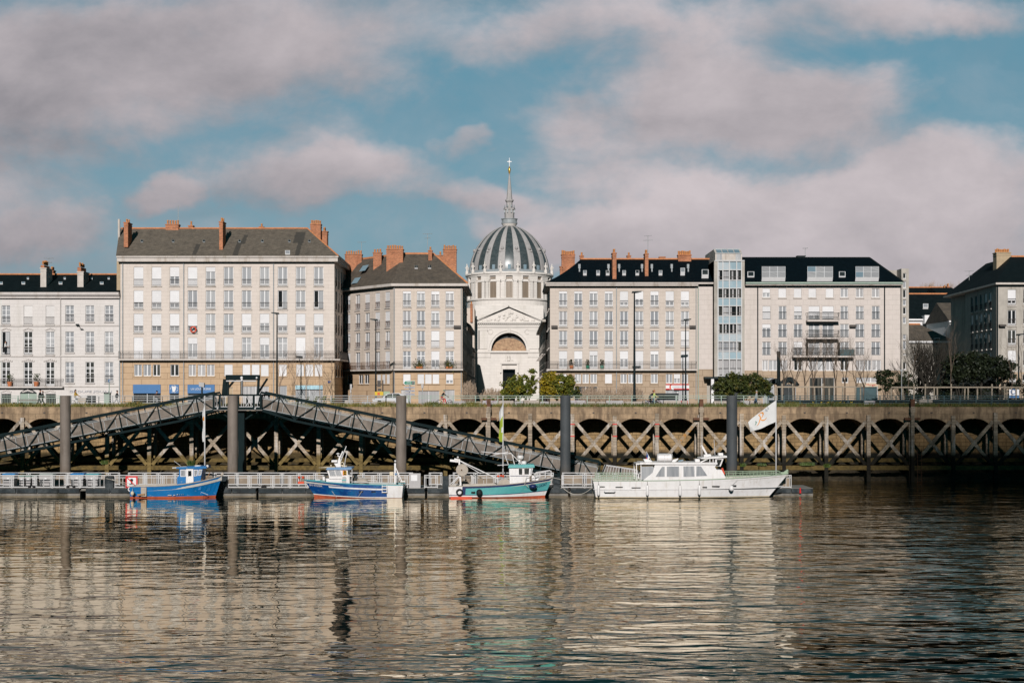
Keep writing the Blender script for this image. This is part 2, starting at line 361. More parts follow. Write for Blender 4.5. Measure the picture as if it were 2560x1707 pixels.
fr = t.node('ShaderNodeFresnel'); fr.inputs[0].default_value = 1.38; t.l.new(bn.outputs[0], fr.inputs['Normal'])
mx = t.node('ShaderNodeMixShader'); t.put(mx.inputs[0], t.math('MULTIPLY', t.math('POWER', fr.outputs[0], 1.15), 1.6, clamp=True)); t.l.new(df.outputs[0], mx.inputs[1]); t.l.new(gl.outputs[0], mx.inputs[2])
t.l.new(mx.outputs[0], o.inputs[0])

# ---------------------------------------------------------------- mesh helpers
WL = {}
def V3(a): return (a[0], a[1], a[2])
def sub(a, b): return (a[0]-b[0], a[1]-b[1], a[2]-b[2])
def addv(a, b): return (a[0]+b[0], a[1]+b[1], a[2]+b[2])
def mul(a, k): return (a[0]*k, a[1]*k, a[2]*k)
def nrm(a):
    l = sqrt(a[0]**2+a[1]**2+a[2]**2) or 1; return (a[0]/l, a[1]/l, a[2]/l)
def crs(a, b): return (a[1]*b[2]-a[2]*b[1], a[2]*b[0]-a[0]*b[2], a[0]*b[1]-a[1]*b[0])
def lerp(a, b, t): return tuple(p+(q-p)*t for p, q in zip(a, b))
class MB:
    def __init__(s): s.v = []; s.f = []; s.m = []
    def add(s, vs, fs, mi=0):
        n = len(s.v); s.v += [tuple(v) for v in vs]; s.f += [tuple(i+n for i in f) for f in fs]; s.m += [mi]*len(fs); return s
    def box(s, x0, x1, y0, y1, z0, z1, mi=0):
        return s.add([(x0, y0, z0), (x1, y0, z0), (x1, y1, z0), (x0, y1, z0), (x0, y0, z1), (x1, y0, z1), (x1, y1, z1), (x0, y1, z1)],
                     [(0, 3, 2, 1), (4, 5, 6, 7), (0, 1, 5, 4), (1, 2, 6, 5), (2, 3, 7, 6), (3, 0, 4, 7)], mi)
    def quad(s, a, b, c, d, mi=0): return s.add([a, b, c, d], [(0, 1, 2, 3)], mi)
    def bar(s, p, q, w, h=None, mi=0):
        "square-section beam from p to q; w across, h in the other direction"
        h = h or w
        d = nrm(sub(q, p)); up = (0, 1, 0) if abs(d[1]) < .9 else (0, 0, 1)
        a = nrm(crs(d, up)); b = crs(a, d)
        vs = []
        for e in (p, q):
            for (i, j) in ((-1, -1), (1, -1), (1, 1), (-1, 1)):
                vs.append(addv(e, addv(mul(a, i*w/2), mul(b, j*h/2))))
        return s.add(vs, [(0, 3, 2, 1), (4, 5, 6, 7), (0, 1, 5, 4), (1, 2, 6, 5), (2, 3, 7, 6), (3, 0, 4, 7)], mi)
    def tube(s, pts, r, n=8, mi=0, cap=True):
        rs = r if isinstance(r, (list, tuple)) else [r]*len(pts)
        n0 = len(s.v)
        up = None
        for i, p in enumerate(pts):
            a = pts[max(i-1, 0)]; b = pts[min(i+1, len(pts)-1)]
            d = nrm(sub(b, a))
            if up is None: up = (0, 0, 1) if abs(d[2]) < .8 else (0, 1, 0)
            e = nrm(crs(d, up)); g = crs(e, d); up = g
            for k in range(n):
                t_ = 2*pi*k/n
                s.v.append(addv(p, addv(mul(e, rs[i]*cos(t_)), mul(g, rs[i]*sin(t_)))))
        for i in range(len(pts)-1):
            for k in range(n):
                k2 = (k+1) % n
                s.f.append((n0+i*n+k, n0+i*n+k2, n0+(i+1)*n+k2, n0+(i+1)*n+k)); s.m.append(mi)
        if cap:
            s.f.append(tuple(n0+k for k in range(n))[::-1]); s.m.append(mi)
            s.f.append(tuple(n0+(len(pts)-1)*n+k for k in range(n))); s.m.append(mi)
        return s
    def lathe(s, prof, n=16, c=(0, 0), mi=0, a0=0., a1=2*pi):
        full = abs(a1-a0-2*pi) < 1e-6
        k = n if full else n+1
        n0 = len(s.v)
        for (r, z) in prof:
            for i in range(k):
                a = a0+(a1-a0)*i/n
                s.v.append((c[0]+r*sin(a), c[1]-r*cos(a), z))
        for j in range(len(prof)-1):
            for i in range(n):
                i2 = (i+1) % k
                s.f.append((n0+j*k+i, n0+j*k+i2, n0+(j+1)*k+i2, n0+(j+1)*k+i)); s.m.append(mi)
        return s
    def prism(s, poly, y0, y1, mi=0):
        "polygon in x-z pushed from y0 to y1"
        n = len(poly)
        vs = [(p[0], y0, p[1]) for p in poly]+[(p[0], y1, p[1]) for p in poly]
        fs = [tuple(range(n)), tuple(range(2*n-1, n-1, -1))]+[(i, i+n, (i+1) % n+n, (i+1) % n) for i in range(n)]
        return s.add(vs, fs, mi)
    def slab(s, poly, z0, z1, mi=0):
        n = len(poly)
        vs = [(p[0], p[1], z0) for p in poly]+[(p[0], p[1], z1) for p in poly]
        fs = [tuple(range(n-1, -1, -1)), tuple(range(n, 2*n))]+[(i, (i+1) % n, (i+1) % n+n, i+n) for i in range(n)]
        return s.add(vs, fs, mi)
    def ball(s, c, r, n=10, mi=0, sz=1.):
        m = n//2
        prof = [(r*sin(pi*i/m)+1e-4, c[2]-r*sz*cos(pi*i/m)) for i in range(m+1)]
        return s.lathe(prof, n, (c[0], c[1]), mi)
    def torus(s, c, Rr, r, n=24, k=8, mi=0, plane='xz'):
        pts = [(c[0]+Rr*cos(2*pi*i/n), c[1], c[2]+Rr*sin(2*pi*i/n)) for i in range(n)]
        n0 = len(s.v)
        for i in range(n):
            a = 2*pi*i/n
            for j in range(k):
                q = 2*pi*j/k; rr = Rr+r*cos(q)
                s.v.append((c[0]+rr*cos(a), c[1]+r*sin(q), c[2]+rr*sin(a)))
        for i in range(n):
            for j in range(k):
                i2, j2 = (i+1) % n, (j+1) % k
                s.f.append((n0+i*k+j, n0+i*k+j2, n0+i2*k+j2, n0+i2*k+j)); s.m.append(mi)
        return s
    def mesh(s, name, mats, smooth=False, off=(0, 0, 0)):
        me = bpy.data.meshes.new(name)
        me.from_pydata([(v[0]-off[0], v[1]-off[1], v[2]-off[2]) for v in s.v], [], s.f)
        for m in (mats if isinstance(mats, (list, tuple)) else [mats]): me.materials.append(MT[m])
        me.polygons.foreach_set('material_index', s.m)
        if smooth: me.polygons.foreach_set('use_smooth', [True]*len(me.polygons))
        me.update()
        return me
    def build(s, name, mats, parent=None, smooth=False, local=False, loc=None, rz=0.):
        off = (0, 0, 0)
        if parent is not None and not local: off = WL[parent.name]
        if parent is None and loc is None and not local: pass
        o = bpy.data.objects.new(name, s.mesh(name, mats, smooth, off)); COL.objects.link(o)
        o.parent = parent; WL[o.name] = off
        return o
def tag(o, label=None, cat=None, group=None, kind=None):
    if label: o['label'] = label
    if cat: o['category'] = cat
    if group: o['group'] = group
    if kind: o['kind'] = kind
    return o
def thing(name, label, cat, loc=(0, 0, 0), group=None):
    o = bpy.data.objects.new(name, None); COL.objects.link(o); o.location = loc; o.empty_display_size = .3
    WL[o.name] = tuple(loc)
    return tag(o, label, cat, group)
def solo(mb, name, mats, label=None, cat=None, group=None, kind=None, smooth=False):
    return tag(mb.build(name, mats, None, smooth), label, cat, group, kind)
def inst(name, me, parent, loc, rz=0., local=False):
    "a mesh object placed at world point loc under parent"
    o = bpy.data.objects.new(name, me); COL.objects.link(o); o.parent = parent
    off = (0, 0, 0) if local else WL[parent.name]
    o.location = sub(loc, off); o.rotation_euler[2] = rz; WL[o.name] = tuple(loc)
    return o
def dup(root, loc, label=None, rz=None):
    r = root.copy(); COL.objects.link(r); r.location = loc
    if rz is not None: r.rotation_euler[2] = rz
    if label: r['label'] = label
    WL[r.name] = tuple(loc)
    for ch in list(root.children):
        c = ch.copy(); COL.objects.link(c); c.parent = r
        for g in ch.children:
            d = g.copy(); COL.objects.link(d); d.parent = c
    return r
DG = None
def text(s, mat_, parent, x0, x1, z0, z1, y, rz=0., depth=.03, xdir=1, skew=None):
    "raised lettering facing the river, fitted into x0..x1, z0..z1 on the plane y"
    cu = bpy.data.curves.new('lettering', 'FONT'); cu.body = s; cu.extrude = .5; cu.align_x = 'LEFT'; cu.resolution_u = 3
    ob = bpy.data.objects.new('lettering', cu); COL.objects.link(ob)
    dg = bpy.context.evaluated_depsgraph_get()
    me = bpy.data.meshes.new_from_object(ob.evaluated_get(dg))
    bpy.data.objects.remove(ob); bpy.data.curves.remove(cu)
    xs = [v.co.x for v in me.vertices]; ys = [v.co.y for v in me.vertices]
    ax, bx, ay_, by_ = min(xs), max(xs), min(ys), max(ys)
    off = WL[parent.name]
    for v in me.vertices:
        fx = (v.co.x-ax)/(bx-ax); fz = (v.co.y-ay_)/(by_-ay_)
        px, pz = x0+(x1-x0)*fx, z0+(z1-z0)*fz
        yy = y(px, pz) if callable(y) else y
        if skew: pz += skew*(fx-.5)
        v.co = (px-off[0], yy-depth/2-v.co.z*depth-off[1], pz-off[2])
    me.materials.clear(); me.materials.append(MT[mat_])
    name = me.name = 'lettering'
    o = bpy.data.objects.new(name, me); COL.objects.link(o); o.parent = parent; WL[o.name] = off
    return o
# ---------------------------------------------------------------- buildings: helpers
GZ = 7.87                                        # level of the quay top and the street
def facade(root, name, O, a, width, z0, z1, holes, mats, bands=None, depth=.3):
    "wall with real openings and reveals; local x runs along the wall, local y goes into the house"
    us = sorted({0., width} | {round(h[0], 3) for h in holes} | {round(h[1], 3) for h in holes})
    zs = sorted({z0, z1} | {round(h[2], 3) for h in holes} | {round(h[3], 3) for h in holes} | ({b[0] for b in bands} if bands else set()))
    us = [u for u in us if 0 <= u <= width]; zs = [z for z in zs if z0 <= z <= z1]
    mb = MB()
    def mi(z):
        k = 0
        for (zb, i) in (bands or []):
            if z > zb: k = i
        return k
    for i in range(len(us)-1):
        for j in range(len(zs)-1):
            uc, zc = (us[i]+us[i+1])/2, (zs[j]+zs[j+1])/2
            if any(h[0] < uc < h[1] and h[2] < zc < h[3] for h in holes): continue
            mb.quad((us[i], 0, zs[j]), (us[i+1], 0, zs[j]), (us[i+1], 0, zs[j+1]), (us[i], 0, zs[j+1]), mi(zc))
    for (a0, a1, b0, b1) in [h[:4] for h in holes]:
        k = mi((b0+b1)/2); d = depth
        mb.quad((a0, 0, b0), (a0, 0, b1), (a0, d, b1), (a0, d, b0), k); mb.quad((a1, 0, b0), (a1, d, b0), (a1, d, b1), (a1, 0, b1), k)
        mb.quad((a0, 0, b1), (a1, 0, b1), (a1, d, b1), (a0, d, b1), k); mb.quad((a0, 0, b0), (a0, d, b0), (a1, d, b0), (a1, 0, b0), k)
    return inst(name, mb.mesh(name, mats), root, (O[0], O[1], 0), a)
CACHE = {}
def cached(key, fn):
    if key not in CACHE: CACHE[key] = fn()
    return CACHE[key]
SHUT = {'S': 1., 'T': .68, 'H': .5, 'Q': .3, 'q': .17}
def window(root, O, a, u0, u1, za, zb, code='O', panes=('pane_mid',), rail=0., sill=True, trans=0, kind='case', fmat='frame_white', smat='cream_trim', shmat='roller_shutter', railmat='iron', fw=.07, sillout=.12):
    w, h = round(u1-u0, 2), round(zb-za, 2)
    U = (cos(a), sin(a)); loc = (O[0]+U[0]*u0, O[1]+U[1]*u0, za)
    def fr():
        mb = MB(); y0, y1 = .13, .20
        mb.box(0, fw, y0, y1, 0, h); mb.box(w-fw, w, y0, y1, 0, h); mb.box(fw, w-fw, y0, y1, h-fw, h)
        mb.box(fw, w-fw, y0, y1, 0, fw*(4.2 if kind == 'door' else 1.4))
        if kind in ('case', 'door'): mb.box(w/2-.065, w/2+.065, y0-.012, y1-.01, 0, h)
        if kind == 'triple':
            for q in (1/3, 2/3): mb.box(w*q-.05, w*q+.05, y0-.012, y1-.01, 0, h)
        n = int(trans)
        for i in range(n):
            z = h*(i+1)/(n+1); mb.box(fw, w-fw, y0+.01, y1-.013, z-.03, z+.03)
        if trans == .5: mb.box(fw, w-fw, y0-.014, y1-.013, h*.70, h*.70+.10)
        if trans == 2.5:
            mb.box(fw, w-fw, y0-.014, y1-.013, h*.72, h*.72+.10)
            for q in (.24, .48): mb.box(fw, w-fw, y0+.01, y1-.013, h*q-.03, h*q+.03)
        return mb.mesh('window', fmat)
    wnd = inst('window', cached(('f', w, h, kind, trans, fmat, fw), fr), root, loc, a)
    pm = 'pane_black' if code == 'D' else ('pane_dark' if code == 'B' else ('pane_curtain' if code == 'C' else random.choice(panes)))
    inst('pane', cached(('p', w, h, pm), lambda: MB().box(fw*.6, w-fw*.6, .165, .178, fw*.6, h-fw*.6).mesh('pane', pm)), wnd, (0, 0, 0), 0, True)
    if code == 'D':
        inst('open_leaf', cached(('o', w, h), lambda: MB().box(w*.52, w*.95, .02, .06, fw, h-fw).mesh('open_leaf', 'pane_light')), wnd, (0, 0, 0), 0, True)
    s = SHUT.get(code, 0)
    if s:
        s = min(1., s+(0 if s == 1 else random.uniform(-.05, .05)))
        s = round(s*20)/20
        def sh():
            mb = MB(); mb.box(.02, w-.02, .07, .10, h*(1-s), h-.01); mb.box(.02, w-.02, .055, .115, h*(1-s), h*(1-s)+.06); return mb.mesh('shutter', shmat)
        inst('shutter', cached(('s', w, h, s, shmat), sh), wnd, (0, 0, 0), 0, True)
    if rail:
        def rl():
            mb = MB(); y = .0
            mb.box(.0, w, y-.02, y+.02, rail-.035, rail); mb.box(.0, w, y-.015, y+.015, .08, .11)
            n = max(4, int(w/.125))
            for i in range(n+1): x = w*i/n; mb.box(x-.009, x+.009, y-.008, y+.008, .08, rail)
            return mb.mesh('window_rail', railmat)
        inst('window_rail', cached(('r', w, rail, railmat), rl), wnd, (0, 0, 0), 0, True)
    if sill:
        inst('sill', cached(('l', w, smat, sillout), lambda: MB().box(-.09, w+.09, -sillout, .12, -.13, 0).mesh('sill', smat)), wnd, (0, 0, 0), 0, True)
    return wnd
def balcony_rail(root, O, a, u0, u1, z, h=.95, out=.55, mat='iron', step=.13, ends=True):
    mb = MB()
    for zz in (h, .12): mb.box(u0, u1, -out-.02, -out+.02, zz-.04, zz)
    mb.box(u0, u1, -out-.01, -out+.01, h-.22, h-.20)
    n = int((u1-u0)/step)
    for i in range(n+1):
        x = u0+(u1-u0)*i/n; big = i % 10 == 0
        r = .02 if big else .009
        mb.box(x-r, x+r, -out-r, -out+r, 0, h)
    if ends:
        for x in (u0, u1): mb.box(x-.02, x+.02, -out, 0, h-.04, h)
    return inst('balcony_rail', mb.mesh('balcony_rail', mat), root, (O[0], O[1], z), a)
def local_box(root, name, O, a, u0, u1, y0, y1, z0, z1, mat):
    return inst(name, MB().box(u0, u1, y0, y1, z0, z1).mesh(name, mat), root, (O[0], O[1], 0), a)
def chimney(root, pxl, pxr, yt, yb, Y, d, mat='brick', pots=4, cap=True, potmat='chimney_pot'):
    x0, x1 = wx(pxl, Y), wx(pxr, Y); z1, z0 = wz(yt, Y), wz(yb, Y)
    mb = MB(); mb.box(x0, x1, Y, Y+d, z0-1.2, z1)
    if cap: mb.box(x0-.07, x1+.07, Y-.07, Y+d+.07, z1, z1+.13); mb.box(x0-.04, x1+.04, Y-.04, Y+d+.04, z1-.32, z1-.22)
    c = mb.build('chimney', mat, root)
    along = (x1-x0) >= d
    for i in range(pots):
        q = (i+.5)/pots
        cx, cy = (x0+(x1-x0)*q, Y+d/2) if along else ((x0+x1)/2, Y+d*q)
        hh = random.uniform(.42, .6); zb = z1+.12
        p = MB().lathe([(.13, zb), (.11, zb+hh*.75), (.135, zb+hh*.8), (.12, zb+hh), (.05, zb+hh)], 8, (cx, cy))
        o = bpy.data.objects.new('chimney_pot', p.mesh('chimney_pot', potmat, True, WL[root.name])); COL.objects.link(o); o.parent = c
    return c
def skylight(root, px0, px1, yt, yb, Yf, pitch, Yr0, mat_f='zinc', nx=1, nz=1, out=.12, pane='pane_sky', name='roof_window'):
    "roof window lying on a slope that starts at (Yr0, zr0) and climbs at pitch"
    (yr, zr) = Yr0
    def onroof(px, py):      # ray against the slope z = zr + (Y - yr) * pitch
        k = (HY-py)/F
        Y = (zr-yr*pitch-CH)/(k-pitch); return (wx(px, Y), Y, CH+k*Y)
    a, b, c, d = onroof(px0, yb), onroof(px1, yb), onroof(px1, yt), onroof(px0, yt)
    n = nrm((0, -pitch, 1)); up = mul(n, out)
    mb = MB(); A = [addv(p, up) for p in (a, b, c, d)]; Bq = [sub(p, mul(n, .1)) for p in (a, b, c, d)]
    mb.add(Bq+A, [(0, 1, 5, 4), (1, 2, 6, 5), (2, 3, 7, 6), (3, 0, 4, 7), (4, 5, 6, 7)])
    o = mb.build(name, mat_f, root)
    for i in range(nx):
        for j in range(nz):
            m_ = .10 if nx == 1 else .035
            def pt(u, v): return addv(lerp(lerp(A[0], A[1], u), lerp(A[3], A[2], u), v), mul(n, .015))
            u0, u1, v0, v1 = (i+m_)/nx, (i+1-m_)/nx, (j+m_)/nz, (j+1-m_)/nz
            q = MB().quad(pt(u0, v0), pt(u1, v0), pt(u1, v1), pt(u0, v1))
            pn = bpy.data.objects.new('pane', q.mesh('pane', random.choice(pane) if isinstance(pane, tuple) else pane, False, WL[root.name])); COL.objects.link(pn); pn.parent = o
    return o
def downpipe(root, px, yt, yb, Y=180., mat='zinc', r=.055):
    x = wx(px, Y)
    return MB().tube([(x, Y-.09, wz(yt, Y)), (x, Y-.09, wz(yb, Y))], r, 6).build('downpipe', mat, root)
def antenna(px, yt, yb, Y, label, arms=((0, .9), (.5, .6))):
    x, z0, z1 = wx(px, Y), wz(yb, Y), wz(yt, Y)
    t = thing('roof_antenna', label, 'antenna', (x, Y, z0))
    MB().tube([(x, Y, z0), (x, Y, z1)], .035, 5).build('mast', 'galv', t)
    for (f, l) in arms:
        z = z1-(z1-z0)*f*.5
        mb = MB().tube([(x-l*.7, Y, z), (x+l*.7, Y, z+.05)], .022, 4)
        for i in range(5):
            q = x-l*.6+l*1.2*i/4; mb.tube([(q, Y-.25, z), (q, Y+.25, z)], .014, 4)
        mb.build('aerial', 'galv', t)
    return t
def shopfront(root, px0, px1, yt, yb, Y=180., mat='shop_dark', name='shop_window'):
    x0, x1 = wx(px0, Y), wx(px1, Y)
    o = MB().box(x0, x1, Y+.16, Y+.2, wz(yb, Y), wz(yt, Y)).build(name, mat, root)
    mb = MB(); n = max(1, round((x1-x0)/1.4))
    for i in range(n+1):
        x = x0+(x1-x0)*i/n; mb.box(x-.035, x+.035, Y+.11, Y+.17, wz(yb, Y), wz(yt, Y))
    for q in (yt, yb): mb.box(x0, x1, Y+.12, Y+.165, wz(q, Y)-.06, wz(q, Y)+.0)
    f = mb.build('frame', 'frame_white', root); f.parent = o; f.location = (0, 0, 0)
    return o
def XU(x0): return lambda px: wx(px, 180.)-x0
Z = lambda py: wz(py, 180.)
# ---------------------------------------------------------------- white house on the left
bx0 = wx(-90, 180); e0 = XU(bx0); O0 = (bx0, 180.)
b0 = thing('town_house', 'white three-storey town house with dark slate roof at the left edge', 'house', (wx(150, 180), 180, GZ))
cols0 = [(-45, 3), (4, 1), (59.5, 1), (114.5, 1), (163.5, 2), (214, 2), (262, 2)]
holes = []; wins = []
for (px, k) in cols0:
    lo = k != 2
    for r, (yt, yb) in enumerate([(763.6, 811 if lo else 804.5), (829, 886.5 if lo else 881), (904.8, 965 if lo else 957)]):
        h = (e0(px), e0(px+21.5), Z(yb), Z(yt)); holes.append(h); wins.append((h, r, lo, px))
door0 = [(3, 28, 984, 1011), (50, 92, 982, 1011), (114, 139.5, 984, 1011), (217, 240, 988, 1011)]
for (p0, p1, yt, yb) in door0: holes.append((e0(p0), e0(p1), GZ, Z(yt)))
facade(b0, 'wall', O0, 0, e0(301), GZ, Z(742), holes, ['white_stone'], depth=.35)
for (h, r, lo, px) in wins:
    code = {(0, 59): 'S', (0, 114): 'S', (1, 4): 'D'}.get((r, int(px)), 'O')
    window(b0, O0, 0, *h, code, ('pane_mid', 'pane_light') if r == 0 else (('pane_mid', 'pane_dark', 'pane_light') if r == 1 else ('pane_dark', 'pane_mid', 'pane_dark')), rail=.95 if r < 2 or not lo else 0, sill=True,
           trans=[3, 2.5, 2.5][r] if code != 'D' else 0, kind='door' if lo else 'case', smat='white_trim', shmat='shutter_slat', sillout=.22 if lo else .14)
for (p0, p1, yt, yb) in door0:
    shopfront(b0, p0, p1, yt, yb, mat='pane_dark' if p0 != 50 else 'rail_green', name='street_door')
MB().prism([(wx(50+42*i/12, 180), Z(982)+.55*sin(pi*i/12)) for i in range(13)], 179.93, 179.99).build('arch_head', 'shop_dark', b0)
mb = MB()
for (za, zb_, out_) in ((731.5, 737, .75), (737, 740, .6), (740, 746, .35)): mb.box(bx0-.3, wx(300.5, 180), 180-out_, 180.3, Z(zb_), Z(za))
mb.build('cornice', 'white_trim', b0)
mb = MB()
for y in (813, 889.5, 965.5): mb.box(wx(152, 180), wx(299, 180), 179.9, 179.995, Z(y+2), Z(y-1))
for y in (813, 889.5): mb.box(bx0, wx(150, 180), 179.9, 179.995, Z(y+3), Z(y-1))
mb.build('string_course', 'white_trim', b0)
mb = MB()                                      # carved shells over the old openings
for px in (15, 70, 125):
    for y, s_ in ((824, .9), (902, 1.2), (979, 1.0)):
        cx = wx(px, 180)
        for i in range(7):
            q = (i-3)/3; mb.box(cx+q*s_*.6-.1, cx+q*s_*.6+.1, 179.9, 179.995, Z(y)-.1+.18*(1-abs(q)), Z(y)+.05+.22*(1-abs(q)))
mb.build('carving', 'white_trim', b0)
local_box(b0, 'balcony_slab', O0, 0, 0, e0(160), -.62, .02, Z(969.5), Z(966), 'white_trim')
balcony_rail(b0, O0, 0, .05, e0(158.5), Z(966), 1.0, .55)
downpipe(b0, 151.5, 733, 966, mat='white_trim'); downpipe(b0, 299.3, 745, 1005, mat='zinc')
ze, zr0 = Z(731.5), wz(686, 186)
mb = MB(); xr = wx(300.5, 180); xr2 = wx(289.5, 186)
mb.quad((bx0-.3, 179.3, ze), (xr, 179.3, ze), (xr, 186, zr0), (bx0-.3, 186, zr0)); mb.quad((bx0-.3, 186, zr0), (xr, 186, zr0), (xr, 193, ze), (bx0-.3, 193, ze)); mb.add([(xr, 179.3, ze), (xr, 193, ze), (xr, 186, zr0)], [(0, 1, 2)])
rf0 = mb.build('roof', 'slate_dark', b0)
MB().box(bx0-.3, xr, 185.85, 186.15, zr0-.05, zr0+.12).build('ridge_tiles', 'ridge_tile', b0)
MB().box(bx0, xr-.1, 181, 193, GZ, ze-.1).build('rear_block', 'white_trim', b0)
chimney(b0, 101, 115.5, 672, 716, 181.2, 2.4, 'chimney_render', 0); chimney(b0, 101.5, 110.5, 663, 687, 181.3, 2.2, 'brick', 4, False)
chimney(b0, 193.5, 208.5, 681, 716, 181.2, 2.4, 'chimney_render', 0); chimney(b0, 193.5, 202.5, 668, 684, 181.3, 2.2, 'brick', 4, False)
chimney(b0, 124, 133, 678, 690, 187.5, 1, 'brick', 3)
PS0 = (zr0-ze)/6.7
for px in (58, 151, 254, 2): skylight(b0, px-4, px+5, 706.5, 711, 0, PS0, (179.3, ze), 'frame_white')
for px in (70, 162, 229, 272): skylight(b0, px-2.5, px+2.5, 695, 698.5, 0, PS0, (179.3, ze), 'frame_white')
text('GROUPE JOUAN', 'logo_grey', b0, wx(174, 180), wx(279.5, 180), Z(982.6), Z(976.2), 179.97, depth=.05)
mb = MB()
x, z = wx(197, 180), Z(815)
mb.box(x-.28, x+.12, 179.6, 179.72, z+.05, z+.25); mb.tube([(x, 179.7, z+.1), (x+.12, 179.95, z-.12), (x+.35, 179.7, z-.32)], .03, 5); mb.box(x+.2, x+.6, 179.6, 179.8, z-.38, z-.32)
mb.build('wall_lamp', 'lamp_black', b0)
antenna(122, 646, 688, 187, 'thin comb aerial above the chimneys of the white town house')
for px, lb in ((27, 'leftmost terracotta pot with a small shrub on the long balcony of the white house'), (93, 'terracotta pot with a spreading shrub, right one on the white house balcony')):
    x, z = wx(px, 180), Z(966); t_ = thing('potted_plant', lb, 'plant pot', (x, 179.65, z), 'terracotta pots on the white house balcony')
    MB().lathe([(.01, z), (.24, z), (.34, z+.6), (.30, z+.62), (.01, z+.58)], 10, (x, 179.65)).build('pot', 'terracotta', t_)
    mb = MB()
    for i in range(70):
        q = R()*2*pi; rr = R()*.55; zz = z+.7+R()*.9; c = (x+rr*cos(q), 179.65+rr*.5*sin(q), zz); s_ = .06
        mb.quad((c[0]-s_, c[1], c[2]), (c[0], c[1]-s_, c[2]+s_), (c[0]+s_, c[1], c[2]+.02), (c[0], c[1]+s_, c[2]-s_))
    mb.build('foliage', 'weed', t_)
# ---------------------------------------------------------------- tall cream block (building 1)
bx1 = wx(301, 180); e1 = XU(bx1); O1 = (bx1, 180.); W1 = e1(836)
b1 = thing('apartment_block', 'tall cream stone apartment block with lichen-brown slate roof and orange chimneys', 'building', (wx(570, 180), 180, GZ))
rows1 = [(667.5, 715, 'SSHSQOOOOOO'), (726, 773, 'TTTOOOOODOD'), (784, 832, 'TTTTOOTHTTT'), (843.4, 897.5, 'SSSQSSOQOSO')]
holes = []; wins = []
for r, (yt, yb, codes) in enumerate(rows1):
    for k, c in enumerate(codes):
        p0 = 334.3+45.02*k; h = (e1(p0), e1(p0+24), Z(yb), Z(yt)); holes.append(h); wins.append((h, c, r))
ent1 = [(217, 292, 'O'), (307, 383, 'O'), (400, 473, 'B'), (572, 655, 'B'), (750, 822, 'C'), (840, 915, 'C'), (930, 1005, 'C'), (1100, 1182, 'S'), (1278, 1355, 'S'), (1368, 1445, 'S'), (1458, 1535, 'S'), (1632, 1712, 'S'), (1805, 1880, 'S'), (1895, 1972, 'S'), (1985, 2060, 'S')]
went = []
for (a_, b_, c) in ent1:
    h = (e1(280+a_/3.92), e1(280+b_/3.92), Z(940), Z(911)); holes.append(h); went.append((h, c))
shops1 = [(333, 402, 961, 'pane_dark'), (423.5, 447.5, 961, 'shop_dark'), (469, 537, 961, 'shop_dark'), (561, 582, 968, 'tan_render'), (606, 672, 965, 'pane_curtain'), (696, 717, 964, 'pane_light'), (738.5, 807, 963, 'pane_light')]
for (p0, p1, yt, m_) in shops1: holes.append((e1(p0), e1(p1), GZ, Z(yt)))
facade(b1, 'wall', O1, 0, W1, GZ, Z(655), holes, ['tan_stone', 'cream_stone'], [(round(Z(901), 3), 1)])
for (h, c, r) in wins:
    window(b1, O1, 0, *h, c, ('pane_mid', 'pane_light', 'pane_light'), rail=.88 if r < 3 else 0, sill=r < 3, kind='door', trans=.5 if r == 3 and c == 'O' else 0)
for (h, c) in went: window(b1, O1, 0, *h, c, ('pane_mid', 'pane_light'), sill=True, smat='tan_stone', kind='case')
for (p0, p1, yt, m_) in shops1: shopfront(b1, p0, p1, yt, 1011, mat=m_)
for (p0, p1, y0, y1, m_) in ((333, 402, 961, 983, 'sign_blue'), (423.5, 447.5, 961.5, 983, 'sign_blue'), (469, 537, 961.5, 983, 'sign_blue'), (738.5, 807, 963, 973, 'sign_cyan')):
    s_ = MB().box(wx(p0, 180)+.01, wx(p1, 180)-.01, 179.88, 180.12, Z(y1), Z(y0)).build('shop_sign', m_, b1)
    if p0 == 469: text('LA LOUSTIKERIE', 'white_paint', b1, wx(478, 180), wx(528, 180), Z(974.5), Z(969.5), 179.87)
    if p0 == 423.5:
        cx, cz = wx(435.5, 180), Z(972.5); mb = MB()
        for (dx, dz, r_) in ((-.13, .2, .15), (.13, .2, .15), (0, 0, .24), (-.02, -.2, .17)): mb.prism([(cx+dx+r_*cos(2*pi*i/12), cz+dz+r_*sin(2*pi*i/12)) for i in range(12)], 179.84+R()*.01, 179.87)
        for i in range(26):
            q = pi*1.12+pi*1.76*i/26*(-1)-.35; px_, pz_ = cx+.46*cos(q), cz+.44*sin(q)
            if i % 4 != 3: mb.box(px_-.03, px_+.03, 179.85, 179.87, pz_-.035, pz_+.035)
        mb.build('shop_emblem', 'white_paint', b1)
        text('LA', 'white_paint', b1, cx-.1, cx+.1, Z(963.9), Z(962.2), 179.87)
MB().box(wx(820, 180), wx(828, 180), 179.93, 179.99, Z(957), Z(952)).build('street_sign', 'deep_blue', b1)
mb = MB()
mb.box(wx(302, 180)-.3, wx(836, 180)+.5, 179.35, 198, Z(655)+.0, Z(645)); mb.box(wx(302, 180)-.35, wx(836, 180)+.6, 179.2, 198.2, Z(645)+.003, Z(641.5))
mb.build('cornice', 'cream_trim', b1)
local_box(b1, 'balcony_slab', O1, 0, -.1, W1+.12, -.75, .02, Z(901), Z(897.5), 'cream_trim')
balcony_rail(b1, O1, 0, -.05, W1+.1, Z(897.5), .98, .68)
zE, zR = Z(641.5), wz(571.5, 186)
xl, xr_ = bx1-.35, wx(836, 180)+.6; xrr = wx(768.5, 186); xlr = wx(303, 186)
mb = MB()
mb.quad((xl, 179.2, zE), (xr_, 179.2, zE), (xrr, 186, zR), (xlr-.2, 186, zR)); mb.quad((xr_, 179.2, zE), (xr_, 198.2, zE), (xrr, 192, zR), (xrr, 186, zR))
